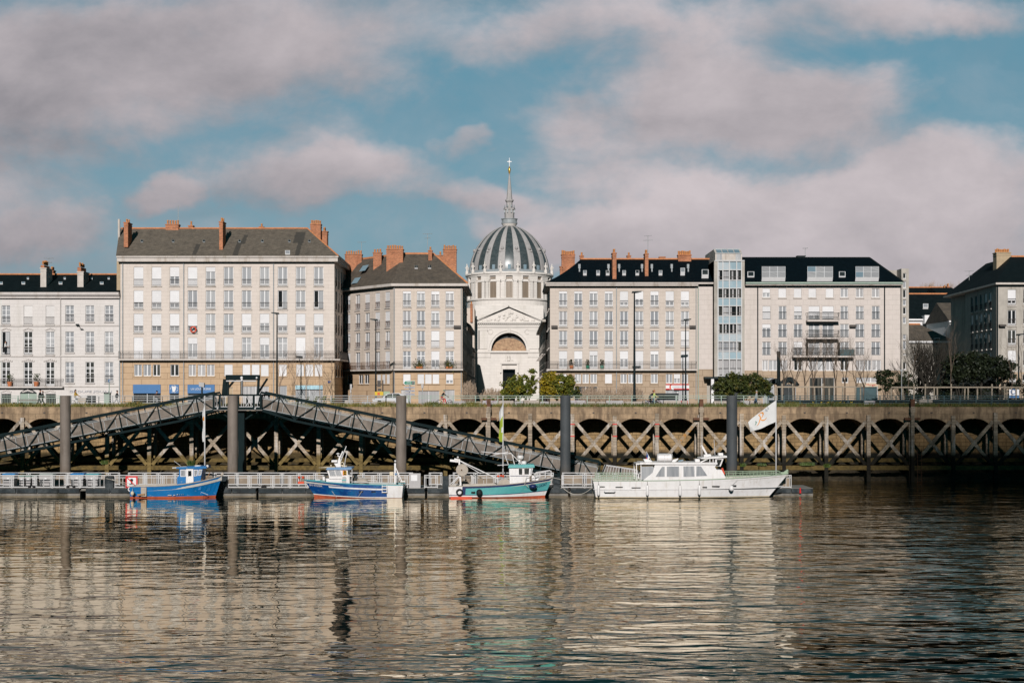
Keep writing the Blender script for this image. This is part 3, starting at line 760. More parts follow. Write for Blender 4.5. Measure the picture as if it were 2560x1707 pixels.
mb.quad((xlr-.2, 186, zR), (xrr, 186, zR), (xrr, 192, zR), (xlr-.2, 192, zR)); mb.quad((xl, 198.2, zE), (xl, 179.2, zE), (xlr-.2, 186, zR), (xlr-.2, 192, zR)); mb.quad((xr_, 198.2, zE), (xl, 198.2, zE), (xlr-.2, 192, zR), (xrr, 192, zR))
mb.build('roof', 'slate_lichen', b1)
MB().box(xlr, xrr, 185.85, 186.15, zR-.05, zR+.13).bar((xrr, 186, zR+.03), (xr_, 179.2, zE+.03), .16, .1).build('ridge_tiles', 'ridge_tile', b1)
MB().box(bx1-.28, bx1+.3, 180.6, 198, GZ, Z(650)).box(bx1+.2, wx(836, 180)-.6, 181.3, 197.9, GZ, Z(650)).build('rear_block', 'tan_render', b1)
MB().box(wx(291.5, 180), wx(301, 180)-.02, 180.05, 180.58, Z(733), Z(637)).build('party_wall', 'tan_render', b1)
Ps = (wx(836, 180), 180.); holes = []; sw = []
for k in range(6):
    u = 1.3+2.75*k
    for (yt, yb, c) in [(667.5, 715, 0), (726, 773, 0), (784, 832, 0), (843.4, 897.5, 0), (911, 940, 0)]:
        h = (u, u+1.22, Z(yb), Z(yt)); holes.append(h); sw.append(h)
facade(b1, 'side_wall', Ps, pi/2, 18., GZ, Z(655), holes, ['tan_stone', 'cream_stone'], [(round(Z(901), 3), 1)])
for h in sw: window(b1, Ps, pi/2, *h, random.choice('OOHQ'), ('pane_mid', 'pane_dark'), rail=.88, kind='door')
local_box(b1, 'balcony_slab', Ps, pi/2, -.7, 18, -.8, .02, Z(901), Z(897.5), 'cream_trim'); balcony_rail(b1, Ps, pi/2, -.6, 17.9, Z(897.5), .98, .72)
for px in (307, 459.5, 684): downpipe(b1, px, 655, 1005)
chimney(b1, 309.5, 320, 558, 594, 180.9, 1.9, 'brick', 2); chimney(b1, 414, 446, 563, 574, 185.6, 1, 'brick', 5); chimney(b1, 471, 482, 566, 572, 187, .8, 'brick', 1)
chimney(b1, 548, 557, 556, 612, 180.7, 1.9, 'brick', 2); chimney(b1, 648, 658, 569, 573, 187, .8, 'brick', 1)
chimney(b1, 776, 801.5, 562, 612, 187.5, 1.1, 'brick', 5); chimney(b1, 802.5, 818, 580, 622, 188.4, 1.1, 'brick', 3)
MB().tube([(wx(297.5, 184), 184, wz(640, 184)), (wx(297.5, 184), 184, wz(548, 184))], .16, 7).build('flue_pipe', 'chimney_render', b1)
PS1 = (zR-zE)/6.8
for px in (355, 433, 510, 599, 656, 723.5, 773.5): skylight(b1, px-3, px+3, 601.5, 606.5, 0, PS1, (179.2, zE), 'zinc', pane='pane_black')
skylight(b1, 713, 725, 628, 637, 0, PS1, (179.2, zE), 'frame_white', pane='pane_light')
antenna(445.5, 514, 566, 186.5, 'tall whip aerial rising from the ridge of the tall cream block', ())
x, z = wx(485, 180), Z(824)
solo(MB().torus((x, 179.6, z), .34, .085, 24, 8), 'lifebuoy', 'red_orange', 'orange lifebuoy ring hung on a window rail of the tall cream block', 'lifebuoy', smooth=True)
# ---------------------------------------------------------------- bent corner block (building 2)
A2, B2 = (-22.3, 189.3), (wx(985, 180), 180.); E2 = wx(1156, 180)
b2 = thing('corner_building', 'bent cream corner apartment house with brown slate roof and five brick chimneys', 'building', (wx(1000, 180), 180, GZ))
L2 = hypot(B2[0]-A2[0], B2[1]-A2[1]); a2 = atan2(B2[1]-A2[1], B2[0]-A2[0])
def uA(px):
    k = (px-CX)/F; dx, dy = B2[0]-A2[0], B2[1]-A2[1]
    return (k*A2[1]-A2[0])/(dx-k*dy)*L2
e2 = XU(B2[0]); W2 = E2-B2[0]
rz2 = [(728, 768), (777, 818), (827, 868), (877.5, 922.5)]
hF, wF, hA, wA = [], [], [], []
for r, (cf, ca) in enumerate([('qqqq', 'QOSTS'), ('OOqO', 'SOOHT'), ('OOSS', 'qOOOO'), ('OOHO', 'SOOOH')]):
    yt, yb = rz2[r]
    for k, p0 in enumerate((1007, 1042, 1078, 1114)): h = (e2(p0), e2(p0+20.6), Z(yb), Z(yt)); hF.append(h); wF.append((h, cf[k], r))
    for k, p0 in enumerate((864, 888.5, 912.6, 938, 963)): h = (uA(p0), uA(p0+11.8), Z(yb), Z(yt)); hA.append(h); wA.append((h, ca[k], r))
gF = [(612, 680, 'S'), (743, 803, 'S'), (812, 872, 'S'), (880, 940, 'S'), (1003, 1068, 'T')]; gw = []
for (a_, b_, c) in gF: h = (e2(840+a_/3.647), e2(840+b_/3.647), Z(959), Z(935)); hF.append(h); gw.append((B2, 0, h, c))
for (p0, p1, c) in ((868, 882, 'B'), (896, 908, 'B'), (910, 923, 'B'), (942, 952, 'S'), (955, 963, 'S'), (966, 974, 'S')): h = (uA(p0), uA(p1), Z(959), Z(935)); hA.append(h); gw.append((A2, a2, h, c))
sF = [(1003, 1027, 974), (1046, 1098, 977), (1112, 1136, 974)]
for (p0, p1, yt) in sF: hF.append((e2(p0), e2(p1), GZ, Z(yt)))
bnd = [(round(Z(925), 3), 1)]
facade(b2, 'wall', B2, 0, W2, GZ, Z(716), hF, ['tan_stone', 'beige_stone'], bnd); facade(b2, 'wall', A2, a2, L2, GZ, Z(716), hA, ['tan_stone', 'beige_stone'], bnd)
for (h, c, r) in wF: window(b2, B2, 0, *h, c, ('pane_mid', 'pane_light', 'pane_curtain'), rail=.85 if r < 3 else 0, sill=r < 3, kind='door', trans=.5 if r == 3 and c == 'O' else 0)
for (h, c, r) in wA: window(b2, A2, a2, *h, c, ('pane_mid', 'pane_curtain'), rail=.85 if r < 3 else 0, sill=r < 3, kind='door', railmat='iron_rust')
for (o_, a_, h, c) in gw: window(b2, o_, a_, *h, c, ('pane_mid',), smat='tan_stone')
for (p0, p1, yt) in sF: shopfront(b2, p0, p1, yt, 1011, mat='pane_curtain')
Ps = (E2, 180.); hs = []
for k in range(5):
    for (yt, yb) in rz2: hs.append((1.5+3.4*k, 2.7+3.4*k, Z(yb), Z(yt)))
facade(b2, 'side_wall', Ps, pi/2, 18., GZ, Z(716), hs, ['tan_stone', 'beige_stone'], bnd)
for h in hs: window(b2, Ps, pi/2, *h, random.choice('OOHQ'), ('pane_mid', 'pane_dark'), rail=.85, kind='door')
n2 = (sin(a2), -cos(a2))
bis = 1/ max(.3, cos(a2/2)**2) ; jx, jy = B2[0]+sin(a2/2)*.7, 180-cos(a2/2)*.7
Ae = (A2[0]+n2[0]*.7-.5*cos(a2), A2[1]+n2[1]*.7-.5*sin(a2)); Ee = (E2+.7, 179.3)
cp = [Ae, (jx, jy), Ee, (E2+.7, 198.5), (-20, 205), (A2[0]-.4, 200)]
mb = MB(); mb.slab(cp, Z(716), Z(709.5)+0); mb.build('cornice', 'cream_trim', b2)
for (o_, a_, w_) in ((B2, 0, W2+.1), (A2, a2, L2)):
    local_box(b2, 'balcony_slab', o_, a_, -.02, w_, -.7, .02, Z(926), Z(922.5), 'cream_trim'); balcony_rail(b2, o_, a_, .0, w_, Z(922.5), .95, .62, 'iron_rust' if a_ else 'iron', ends=False)
zE, zR = Z(709.5), wz(635, 186)
rJ, rR = (wx(1008, 186), 186), (wx(1085, 186), 186); Yl = (zR-CH)*F/(HY-648); rL = (wx(905, Yl), Yl)
P = lambda q, z: (q[0], q[1], z)
mb = MB()
mb.quad(P((jx, jy), zE), P(Ee, zE), P(rR, zR), P(rJ, zR)); mb.quad(P(Ae, zE), P((jx, jy), zE), P(rJ, zR), P(rL, zR))
mb.quad(P(Ee, zE), P((E2+.7, 198.5), zE), P((rR[0], 192), zR), P(rR, zR)); mb.quad(P((A2[0]-.4, 200), zE), P(Ae, zE), P(rL, zR), P((rL[0]+2, rL[1]+3), zR))
mb.add([P(rJ, zR), P(rR, zR), P((rR[0], 192), zR), P((rL[0]+2, rL[1]+3), zR), P(rL, zR)], [(0, 1, 2, 3, 4)])
mb.quad(P((-20, 205), zE), P((A2[0]-.4, 200), zE), P((rL[0]+2, rL[1]+3), zR), P((rR[0], 192), zR)); mb.add([P((E2+.7, 198.5), zE), P((-20, 205), zE), P((rR[0], 192), zR)], [(0, 1, 2)])
mb.build('roof', 'slate_brown', b2)
MB().bar(P(rJ, zR+.03), P(rR, zR+.03), .3, .14).bar(P(rJ, zR+.02), P(rL, zR+.02), .3, .14).bar(P(rR, zR), P(Ee, zE+.03), .2, .1).build('ridge_tiles', 'ridge_tile', b2)
MB().slab([(A2[0]+.5, A2[1]+1), (B2[0]+.4, 181), (E2-.6, 181), (E2-.6, 198), (-19.5, 204), (A2[0]+.6, 199)], GZ, Z(716)).build('rear_block', 'tan_render', b2)
chimney(b2, 862.5, 904, 637.5, 706, 192.5, 1.2, 'brick', 7); chimney(b2, 933, 953.5, 633, 676, 187.5, 1, 'brick', 3); chimney(b2, 966, 1007.5, 624.5, 694, 184., 1.2, 'brick', 7)
chimney(b2, 1071, 1080, 628, 644, 184.5, .8, 'brick', 1); chimney(b2, 1108, 1141, 624.5, 692, 188, 1.1, 'brick', 6); chimney(b2, 1092, 1109, 640, 672, 189, 1, 'brick', 1)
PS2 = (zR-zE)/6.7
for px in (1040.5, 1074): skylight(b2, px-4, px+4, 665, 672, 0, PS2, (179.3, zE), 'frame_white', 2, 1, pane='pane_dark')
mb = MB()
for (px, y) in ((888, 702), (908, 671)):
    Yq = 187.6 if px < 900 else 188.6; x, z = wx(px, Yq), wz(y, Yq); mb.quad((x-.5, Yq-.5, z-.45), (x+.35, Yq-.9, z-.35), (x+.75, Yq+.1, z+.5), (x-.1, Yq+.5, z+.4))
mb.build('roof_window', 'pane_sky', b2)
for px in (985.5, 1153): downpipe(b2, px, 716, 1005)
downpipe(b2, 983, 925, 1005, mat='iron_rust')
antenna(1069, 585, 627, 187, 'bare television aerial above the small chimney of the corner house'); antenna(904, 606, 636, 193.5, 'faint rake aerial left of the corner house chimneys', ((0, .9),))
x, z = wx(1143.5, 180), Z(817); MB().box(x-.45, x+.45, 179.6, 179.95, z-.16, z+.16).build('floodlight', 'iron', b2)
for px, lb in ((1049, 'bushy green plant on the corner house balcony, left of two'), (1123, 'yellow-green window plant on the corner house balcony, right of two')):
    x, z = wx(px, 180), Z(922); mb = MB()
    for i in range(160):
        c = (x+random.gauss(0, .33), 179.5+random.gauss(0, .12), z+.5+random.gauss(0, .3)); s_ = .07
        mb.quad((c[0]-s_, c[1], c[2]), (c[0], c[1]-s_, c[2]+s_), (c[0]+s_, c[1], c[2]+.02), (c[0], c[1]+s_, c[2]-s_))
    t_ = thing('balcony_plant', lb, 'plant', (x, 179.5, z)); mb.build('foliage', 'leaf_green', t_); MB().box(x-.4, x+.4, 179.36, 179.62, z, z+.28).build('trough', 'terracotta', t_)
# ---------------------------------------------------------------- street walls either side of the church square
def street_house(name, label, x, sgn, y0, y1, ztop, mat, rows, roofmat='slate_dark'):
    r = thing(name, label, 'house', (x, y0, GZ))
    hs = []; n = int((y1-y0)/3.2)
    for k in range(n):
        for i in range(rows): hs.append((1.2+3.2*k, 2.4+3.2*k, GZ+3.9+3.1*i, GZ+5.9+3.1*i))
    hs = [h for h in hs if h[3] < ztop-.4]
    O, a = ((x, y0), pi/2) if sgn > 0 else ((x, y1), -pi/2)
    facade(r, 'wall', O, a, y1-y0, GZ, ztop, hs, [mat])
    for h in hs: window(r, O, a, *h, random.choice('OOQ'), ('pane_dark', 'pane_mid'), rail=.9, kind='door', sillout=.5)
    xx = x-sgn*10
    MB().box(min(x-sgn*.5, xx), max(x-sgn*.5, xx), y0+.02, y1, GZ, ztop-.1).build('end_wall', mat, r)
    mb = MB(); xe, xm = x+sgn*.5, x-sgn*5
    mb.quad((xe, y0-.3, ztop), (xe, y1, ztop), (xm, y1, ztop+4), (xm, y0-.3, ztop+4)); mb.quad((xx, y0-.3, ztop), (xm, y0-.3, ztop+4), (xm, y1, ztop+4), (xx, y1, ztop)); mb.add([(xe, y0-.3, ztop), (xm, y0-.3, ztop+4), (xx, y0-.3, ztop)], [(0, 1, 2)])
    mb.build('roof', roofmat, r)
    MB().box(min(xe, x), max(xe, x), y0-.3, y1, ztop-.35, ztop-.01).build('cornice', 'grey_render', r)
    return r
street_house('street_house', 'shaded side-street house behind the bent corner house, nearest its right flank', wx(1168, 199), 1, 199, 226, 18.8, 'grey_render', 4)
street_house('street_house', 'lower shaded house far down the lane left of the domed church', wx(1176, 226.5), 1, 226.5, 246, 16.5, 'grey_render', 3)
street_house('street_house', 'dark ivy-hung house down the lane right of the domed church', wx(1364, 199), -1, 199, 246, 19.6, 'grey_render', 4)
bh = thing('gable_house', 'narrow tan gable with a red chimney beside the left church corner', 'house', (wx(1174, 247), 247, GZ))
MB().box(wx(1150, 247), wx(1186, 247), 247, 256, GZ, wz(770, 247)).build('wall', 'beige_stone', bh); chimney(bh, 1175.5, 1181.5, 762, 788, 246.6, .5, 'brick', 1)
mb = MB(); x, z = wx(1370, 199), 11; 
for i in range(900):
    zz = 9.5+R()*9; c = (wx(1364, 199)-.12-R()*.35*(1-(zz-9.5)/11), 199.5+R()*12, zz); s_ = .16
    mb.quad((c[0], c[1]-s_, c[2]), (c[0]-s_*.6, c[1], c[2]-s_), (c[0], c[1]+s_, c[2]), (c[0]-s_*.5, c[1], c[2]+s_))
solo(mb, 'ivy', 'leaf_laurel', 'dark ivy climbing the shaded wall right of the church', 'ivy')
# ---------------------------------------------------------------- domed church
YF, YC = 252., 266.
cxc = wx(1273.5, YC); cxf = wx(1272, YF)
ch = thing('domed_church', 'white stone church with a striped ribbed dome, lantern spire and gilded statue', 'church', (cxc, YC, GZ))
def lat(name, prof, mat, n=48, sm=False, mats=None): return MB().lathe(prof, n, (cxc, YC)).build(name, mat, ch, sm)
zf = lambda y: wz(y, YF); zc = lambda y: wz(y, YC)
RD, zb, zt = 7.42, zc(686), zc(566)
def prof_d(h, k=0.): return (RD*sqrt(max(0, 1-h*h))*(1-.12*h*h)+k, zb+(zt-zb)*h/.985)
lat('dome', [prof_d(.985*i/22) for i in range(23)], 'slate_dome', 64, True)
for k in range(16):
    a = radians(11.25+22.5*k); hw_ = radians(4.9)
    mb = MB()
    for s_ in (0, .13):
        pass
    n0 = 5
    prof = [prof_d(.985*i/22, .14) for i in range(23)]
    mb.lathe(prof, n0, (cxc, YC), 0, a-hw_, a+hw_)
    for q in (a-hw_, a+hw_):
        for i in range(22):
            p0, p1, r0, r1 = prof[i], prof[i+1], prof_d(.985*i/22), prof_d(.985*(i+1)/22)
            f_ = lambda p: (cxc+p[0]*sin(q), YC-p[0]*cos(q), p[1])
            mb.quad(f_(r0), f_(p0), f_(p1), f_(r1))
    rb = mb.build('dome_rib', 'dome_rib', ch)
    if cos(a) > -.3:
        p = prof_d(.47, .22); c = (cxc+p[0]*sin(a), YC-p[0]*cos(a), p[1])
        MB().ball(c, .34, 10).box(c[0]-.5*abs(cos(a))-.1, c[0]+.5*abs(cos(a))+.1, c[1]-.3, c[1]+.3, c[2]-.62, c[2]-.5).ball((c[0], c[1]-.12, c[2]+.05), .26, 8).build('oculus', 'dome_rib', ch)
        p = (8.05, zc(684)); c = (cxc+p[0]*sin(a), YC-p[0]*cos(a), p[1])
        MB().lathe([(.3, c[2]-.4), (.3, c[2]+.2), (.14, c[2]+.4), (.2, c[2]+.8), (.26, c[2]+1.), (.09, c[2]+1.25), (.12, c[2]+1.5), (.01, c[2]+1.7)], 8, (c[0], c[1])).box(c[0]-.32, c[0]+.32, c[1]-.06, c[1]+.06, c[2]+.85, c[2]+1.02).build('finial', 'church_stone', ch)
    a2_ = radians(22.5*k)
    if cos(a2_) > -.3:
        p = prof_d(.09, .05); c = (cxc+p[0]*sin(a2_), YC-p[0]*cos(a2_), p[1])
        inst('dormer', cached('dormer', lambda: MB().box(-.26, .26, -.12, .5, -.42, .42).mesh('dormer', 'pane_sky')), ch, c, a2_)
lat('dome_base', [(7.5, zc(688)), (8.0, zc(688)), (7.55, zc(681)), (7.3, zc(680))], 'zinc', 64)
lat('drum_cornice', [(7.7, zc(698)), (8.0, zc(697)), (8.05, zc(693)), (8.25, zc(692)), (8.2, zc(687.5)), (7.4, zc(687))], 'church_stone', 64)
lat('drum', [(7.55, zc(756)), (7.55, zc(697))], 'church_stone', 64)
lat('drum_base', [(7.9, zc(815)), (7.9, zc(756)), (8.15, zc(755)), (8.15, zc(752)), (7.6, zc(750))], 'church_stone', 64)
for k in range(16):
    a = radians(22.5*k)
    if cos(a) < -.3: continue
    c = (cxc+7.55*sin(a), YC-7.55*cos(a), 0)
    inst('drum_window', cached('dw', lambda: MB().prism([(-.62, zc(750)), (.62, zc(750)), (.62, zc(713)), (.3, zc(711.5)), (-.3, zc(711.5)), (-.62, zc(713))], -.05, .3).mesh('drum_window', 'stained_glass')), ch, c, a)
    inst('window_surround', cached('ds', lambda: MB().box(-.85, -.62, -.14, .3, zc(751), zc(710)).box(.62, .85, -.14, .3, zc(751), zc(710)).box(-.85, .85, -.15, .3, zc(711), zc(708.5)).mesh('window_surround', 'church_stone')), ch, c, a)
    inst('frieze_panel', cached('fp', lambda: MB().box(-.75, .75, -.06, .2, zc(704.5), zc(700.5)).mesh('frieze_panel', 'stained_glass')), ch, c, a)
    a += radians(11.25); c = (cxc+7.55*sin(a), YC-7.55*cos(a), 0)
    def pil():
        mb = MB()
        for s_ in (-1, 1): mb.box(s_*.45-.3, s_*.45+.3, -.42, .3, zc(752), zc(711)); mb.box(s_*.45-.38, s_*.45+.38, -.5, .3, zc(711), zc(707.5))
        mb.box(-.95, .95, -.36, .3, zc(707.4), zc(692)); mb.prism([(-1.05, zc(691.5)), (1.05, zc(691.5)), (0, zc(684.5))], -.62, .1)
        return mb.mesh('pilaster', 'church_stone')
    inst('pilaster', cached('pil', pil), ch, c, a)
lat('lantern_bracket', [(1.15, zc(571)), (1.2, zc(566)), (1.45, zc(560.5))], 'church_stone', 24)
lat('lantern_gallery', [(1.0, zc(560.5)), (1.5, zc(560)), (1.5, zc(557)), (1.42, zc(557)), (1.42, zc(549.5)), (1.55, zc(549)), (1.55, zc(547.5)), (1.3, zc(547.5))], 'zinc', 24)
lat('lantern', [(.92, zc(560)), (.92, zc(526)), (1.1, zc(525)), (1.1, zc(521)), (.62, zc(520)), (.55, zc(507)), (.8, zc(503)), (.8, zc(500))], 'dome_rib', 8)
mb = MB()
for k in range(8):
    a = radians(45*k+22.5); mb.box(cxc+.93*sin(a)-.12, cxc+.93*sin(a)+.12, YC-.93*cos(a)-.12, YC-.93*cos(a)+.12, zc(533), zc(525)); mb.ball((cxc+.95*sin(a), YC-.95*cos(a), zc(516.5)), .15, 6, 0, 2)
mb.build('lantern_opening', 'zinc', ch)
lat('spire', [(.56, zc(500)), (.30, zc(462)), (.11, zc(438)), (.16, zc(437)), (.10, zc(435))], 'dome_rib', 8)
mb = MB().lathe([(.06, zc(437)), (.16, zc(433)), (.26, zc(426)), (.24, zc(421)), (.11, zc(419.5)), (.13, zc(417.5)), (.02, zc(415.5))], 10, (cxc, YC)); mb.build('statue', 'gold', ch, True)
mb = MB(); mb.box(cxc-.05, cxc+.05, YC-.05, YC+.05, zc(418), zc(395)); mb.box(cxc-.42, cxc+.42, YC-.045, YC+.045, zc(405.5), zc(403.5)); mb.box(cxc-.13, cxc+.13, YC-.06, YC+.06, zc(407), zc(402)); mb.build('cross', 'white_paint', ch)
# body and front
fx = lambda px: wx(px, YF)
xL, xR = fx(1185.5), fx(1358)
MB().box(xL+.2, xR-.2, YF+1.6, YC+14, GZ, zf(812)).box(cxc-6.2, cxc+6.2, YF+6, YC+12, zf(812), zc(770)).build('nave', 'church_stone', ch)
mb = MB(); ra = 3.12; zca = zf(876)
for (x0, x1) in ((xL, cxf-ra), (cxf+ra, xR)): mb.box(x0, x1, YF, YF+1.6, zf(879), zf(807))
N = 18
for i in range(N):
    t0, t1 = pi*i/N, pi*(i+1)/N
    p0, p1 = (cxf-ra*cos(t0), zca+ra*sin(t0)), (cxf-ra*cos(t1), zca+ra*sin(t1)); zt_ = zf(807)
    mb.prism([p0, p1, (p1[0], zt_), (p0[0], zt_)], YF, YF+1.6)
dx0, dx1, dz = fx(1257), fx(1288), zf(923)
mb.box(xL, dx0, YF, YF+1.6, GZ, zf(881)); mb.box(dx1, xR, YF, YF+1.6, GZ, zf(881)); mb.box(dx0, dx1, YF, YF+1.6, dz, zf(881))
mb.build('front_wall', 'church_stone', ch)
MB().box(xL-.3, xR+.3, YF-.4, YF+1.5, zf(882), zf(877)).box(fx(1182), fx(1226), YF-.25, YF, zf(893), zf(882.2)).box(fx(1320), fx(1362), YF-.25, YF, zf(893), zf(882.2)).build('lower_cornice', 'church_stone', ch)
mb = MB()
mb.box(xL-.1, xR+.1, YF-.2, YF+1.4, zf(818), zf(812)); mb.box(xL-.5, xR+.5, YF-.6, YF+1.4, zf(808), zf(804))
n = 34
for i in range(n): x = xL+(xR-xL)*(i+.3)/n; mb.box(x, x+.2, YF-.45, YF, zf(811.8), zf(808.3))
mb.build('entablature', 'church_stone', ch)
ax, az = cxf, zf(763.5)
mb = MB().bar((xL-.5, YF+.3, zf(803)), (ax, YF+.3, az), .42, 1.8).bar((xR+.5, YF+.3, zf(803)), (ax, YF+.3, az), .42, 1.8).build('pediment', 'church_stone', ch)
MB().prism([(xL+.3, zf(804)), (xR-.3, zf(804)), (ax, az-.2)], YF+.05, YF+1.2).build('pediment_field', 'stained_glass' if 0 else 'church_stone', ch)
mb = MB()
for i in range(70):
    q = random.uniform(-1, 1); hmax = (1-abs(q))*2.35; z = zf(803)+.12+R()*max(.05, hmax-.55); mb.ball((ax+q*4.6, YF+.02, z), random.uniform(.12, .26), 6, 0, random.uniform(.8, 1.6))
mb.build('relief', 'church_stone', ch, True)
mb = MB()
for i in range(24):
    t0, t1 = pi*i/24, pi*(i+1)/24
    for (r0, r1, y) in ((3.12, 3.45, YF-.10), (3.5, 3.68, YF-.16)):
        mb.prism([(cxf-r0*cos(t0), zca+r0*sin(t0)), (cxf-r1*cos(t0), zca+r1*sin(t0)), (cxf-r1*cos(t1), zca+r1*sin(t1)), (cxf-r0*cos(t1), zca+r0*sin(t1))], y, YF+.05)
mb.box(cxf-.28, cxf+.28, YF-.45, YF, zca+3.1, zca+3.95)
mb.build('archivolt', 'church_stone', ch)
MB().prism([(cxf-3.1*cos(pi*i/20), zca-.2+2.45*sin(pi*i/20)) for i in range(21)], YF+1.2, YF+1.3).build('tympanum_mosaic', 'tympanum', ch)
MB().box(cxf-3.2, cxf+3.2, YF+1.31, YF+1.5, zca-.3, zca+3.2).build('tympanum_wall', 'shop_dark', ch)
mb = MB()
for px in (1207, 1333): mb.box(fx(px)-.75, fx(px)+.75, YF-.12, YF+.1, zf(872), zf(820)); mb.box(fx(px)-.85, fx(px)+.85, YF-.2, YF+.1, zf(826), zf(821))
for px in (1193, 1350): mb.box(fx(px)-.4, fx(px)+.4, YF-.12, YF+.1, zf(872), zf(820))
mb.torus((fx(1226), YF-.02, zf(829)), .42, .09, 14, 6); mb.torus((fx(1318), YF-.02, zf(829)), .42, .09, 14, 6)
for px in (1210, 1336): mb.box(fx(px)-1.05, fx(px)+1.05, YF-.14, YF+.1, GZ, zf(893.5))
mb.build('front_pilaster', 'church_stone', ch)
MB().box(dx0-.25, dx1+.25, YF+1.3, YF+1.35, GZ, dz+.2).build('door', 'pane_black', ch)
mb = MB(); mb.box(dx0-.32, dx0, YF-.2, YF+.3, GZ, dz+.3); mb.box(dx1, dx1+.32, YF-.2, YF+.3, GZ, dz+.3); mb.box(dx0, dx1, YF-.2, YF+.3, dz, dz+.3)
mb.box(fx(1250), fx(1297), YF-.5, YF+.1, zf(910), zf(905.5)); mb.box(fx(1252), fx(1295), YF-.4, YF+.1, zf(905.4), zf(903.5))
for px in (1252, 1294.5): mb.box(fx(px)-.16, fx(px)+.16, YF-.42, YF+.1, zf(932), zf(910.1))
mb.build('door_surround', 'church_trim' if 'church_trim' in MT else 'church_stone', ch)
mb = MB()
for (dx, dz_, r_) in ((0, .3, .4), (-.4, .12, .28), (.4, .12, .28), (0, .8, .28), (-.75, .05, .16), (.75, .05, .16)): mb.ball((cxf+dx, YF-.15, zf(903.5)+dz_), r_, 8)
mb.build('door_crest', 'church_stone', ch, True)
# ---------------------------------------------------------------- beige block with navy slate roof (building 4)
bx4 = wx(1375, 180); e4 = XU(bx4); O4 = (bx4, 180.); W4 = e4(1744)
b4 = thing('apartment_block', 'beige nine-bay apartment block with navy slate roof right of the church', 'building', (wx(1560, 180), 180, GZ))
rows4 = [(728, 768, 'qqqqTHQTT'), (778, 817, 'COOOOOOOO'), (827, 867, 'OOOOOCOOS'), (877, 922.5, 'HHQSHSqSS')]
hs, ws = [], []
for r, (yt, yb, codes) in enumerate(rows4):
    for k, c in enumerate(codes): p0 = 1397.5+38.1*k; h = (e4(p0), e4(p0+20.4), Z(yb), Z(yt)); hs.append(h); ws.append((h, c, r))
for (a_, b_, c) in [(222, 295, 'S'), (372, 430, 'O'), (445, 505, 'O'), (520, 582, 'O'), (660, 727, 'S'), (808, 868, 'O'), (882, 945, 'O'), (955, 1018, 'O'), (1098, 1165, 'O'), (1243, 1305, 'O'), (1318, 1380, 'H'), (1393, 1455, 'O')]:
    h = (e4(1340+a_/3.825), e4(1340+b_/3.825), Z(958), Z(934.5)); hs.append(h); ws.append((h, c, 9))
sh4 = [(1436, 1493, 966, 'shop_dark'), (1511, 1530, 976, 'shop_dark'), (1550, 1607, 976, 'shop_dark'), (1664, 1722, 974.5, 'pane_light')]
for (p0, p1, yt, m_) in sh4: hs.append((e4(p0), e4(p1), GZ, Z(yt)))
facade(b4, 'wall', O4, 0, W4, GZ, Z(716), hs, ['tan_tile', 'grey_beige_stone'], [(round(Z(927), 3), 1)])
for (h, c, r) in ws: window(b4, O4, 0, *h, c, ('pane_light', 'pane_mid', 'pane_light'), rail=.85 if r < 3 else 0, sill=r != 3, kind='door' if r != 9 else 'case', smat='cream_trim' if r < 3 else 'tan_tile')
for (p0, p1, yt, m_) in sh4: shopfront(b4, p0, p1, yt, 1011, mat=m_)
mb = MB(); mb.box(wx(1374, 180)-.5, wx(1744, 180), 179.35, 195, Z(715.5), Z(711)); mb.box(wx(1374, 180)-.6, wx(1785.5, 180), 179.2, 195.2, Z(711)+.003, Z(707)); mb.build('cornice', 'cream_trim', b4)
local_box(b4, 'balcony_slab', O4, 0, -.45, e4(1740.5), -.75, .02, Z(926.5), Z(922.5), 'cream_trim'); balcony_rail(b4, O4, 0, -.4, e4(1740), Z(922.5), .95, .68)
facade(b4, 'tiled_wall', (wx(1744, 180), 179.94), 0, wx(1787.5, 180)-wx(1744, 180), GZ, Z(711.2), [(wx(1767, 180)-wx(1744, 180), wx(1787.4, 180)-wx(1744, 180), GZ, Z(946))], ['tan_tile', 'pink_tile'], [(round(Z(923), 3), 1)], depth=3.)
zE, zR = Z(707), wz(648, 186); xa, xb = wx(1374, 180)-.6, wx(1787, 180); ra_ = wx(1452, 186)
mb = MB()
N = 6; prev = None                               # slightly bell-cast hip
for i in range(N+1):
    q = i/N; g = q*q*.35+q*.65
    cur = ((xa+(ra_-xa)*q, 179.2+6.8*q, zE+(zR-zE)*g), (xb, 179.2+6.8*q, zE+(zR-zE)*g), (xa+(ra_-xa)*q, 195.2-7.2*q, zE+(zR-zE)*g))
    if prev: mb.quad(prev[0], prev[1], cur[1], cur[0]); mb.quad(prev[2], prev[0], cur[0], cur[2])
    prev = cur
mb.quad(prev[0], prev[1], (xb, 195.2, zE), prev[2]); mb.add([prev[2], (xb, 195.2, zE), (xa, 195.2, zE)], [(0, 1, 2)])
mb.build('roof', 'slate_navy', b4)
MB().box(ra_, wx(1776, 186), 185.85, 186.15, zR-.05, zR+.13).build('ridge_tiles', 'ridge_tile', b4)
MB().box(bx4, wx(1787, 180), 180.6, 195, GZ, Z(716)).build('rear_block', 'grey_render', b4)
Ps = (bx4, 195.); hs = [(1.2+3.2*k, 2.4+3.2*k, Z(yb), Z(yt)) for k in range(4) for (yt, yb, c) in rows4]
facade(b4, 'side_wall', Ps, -pi/2, 15., GZ, Z(716), hs, ['tan_tile', 'grey_beige_stone'], [(round(Z(927), 3), 1)])
for h in hs: window(b4, Ps, -pi/2, *h, random.choice('OOH'), ('pane_mid', 'pane_dark'), rail=.85, kind='door')
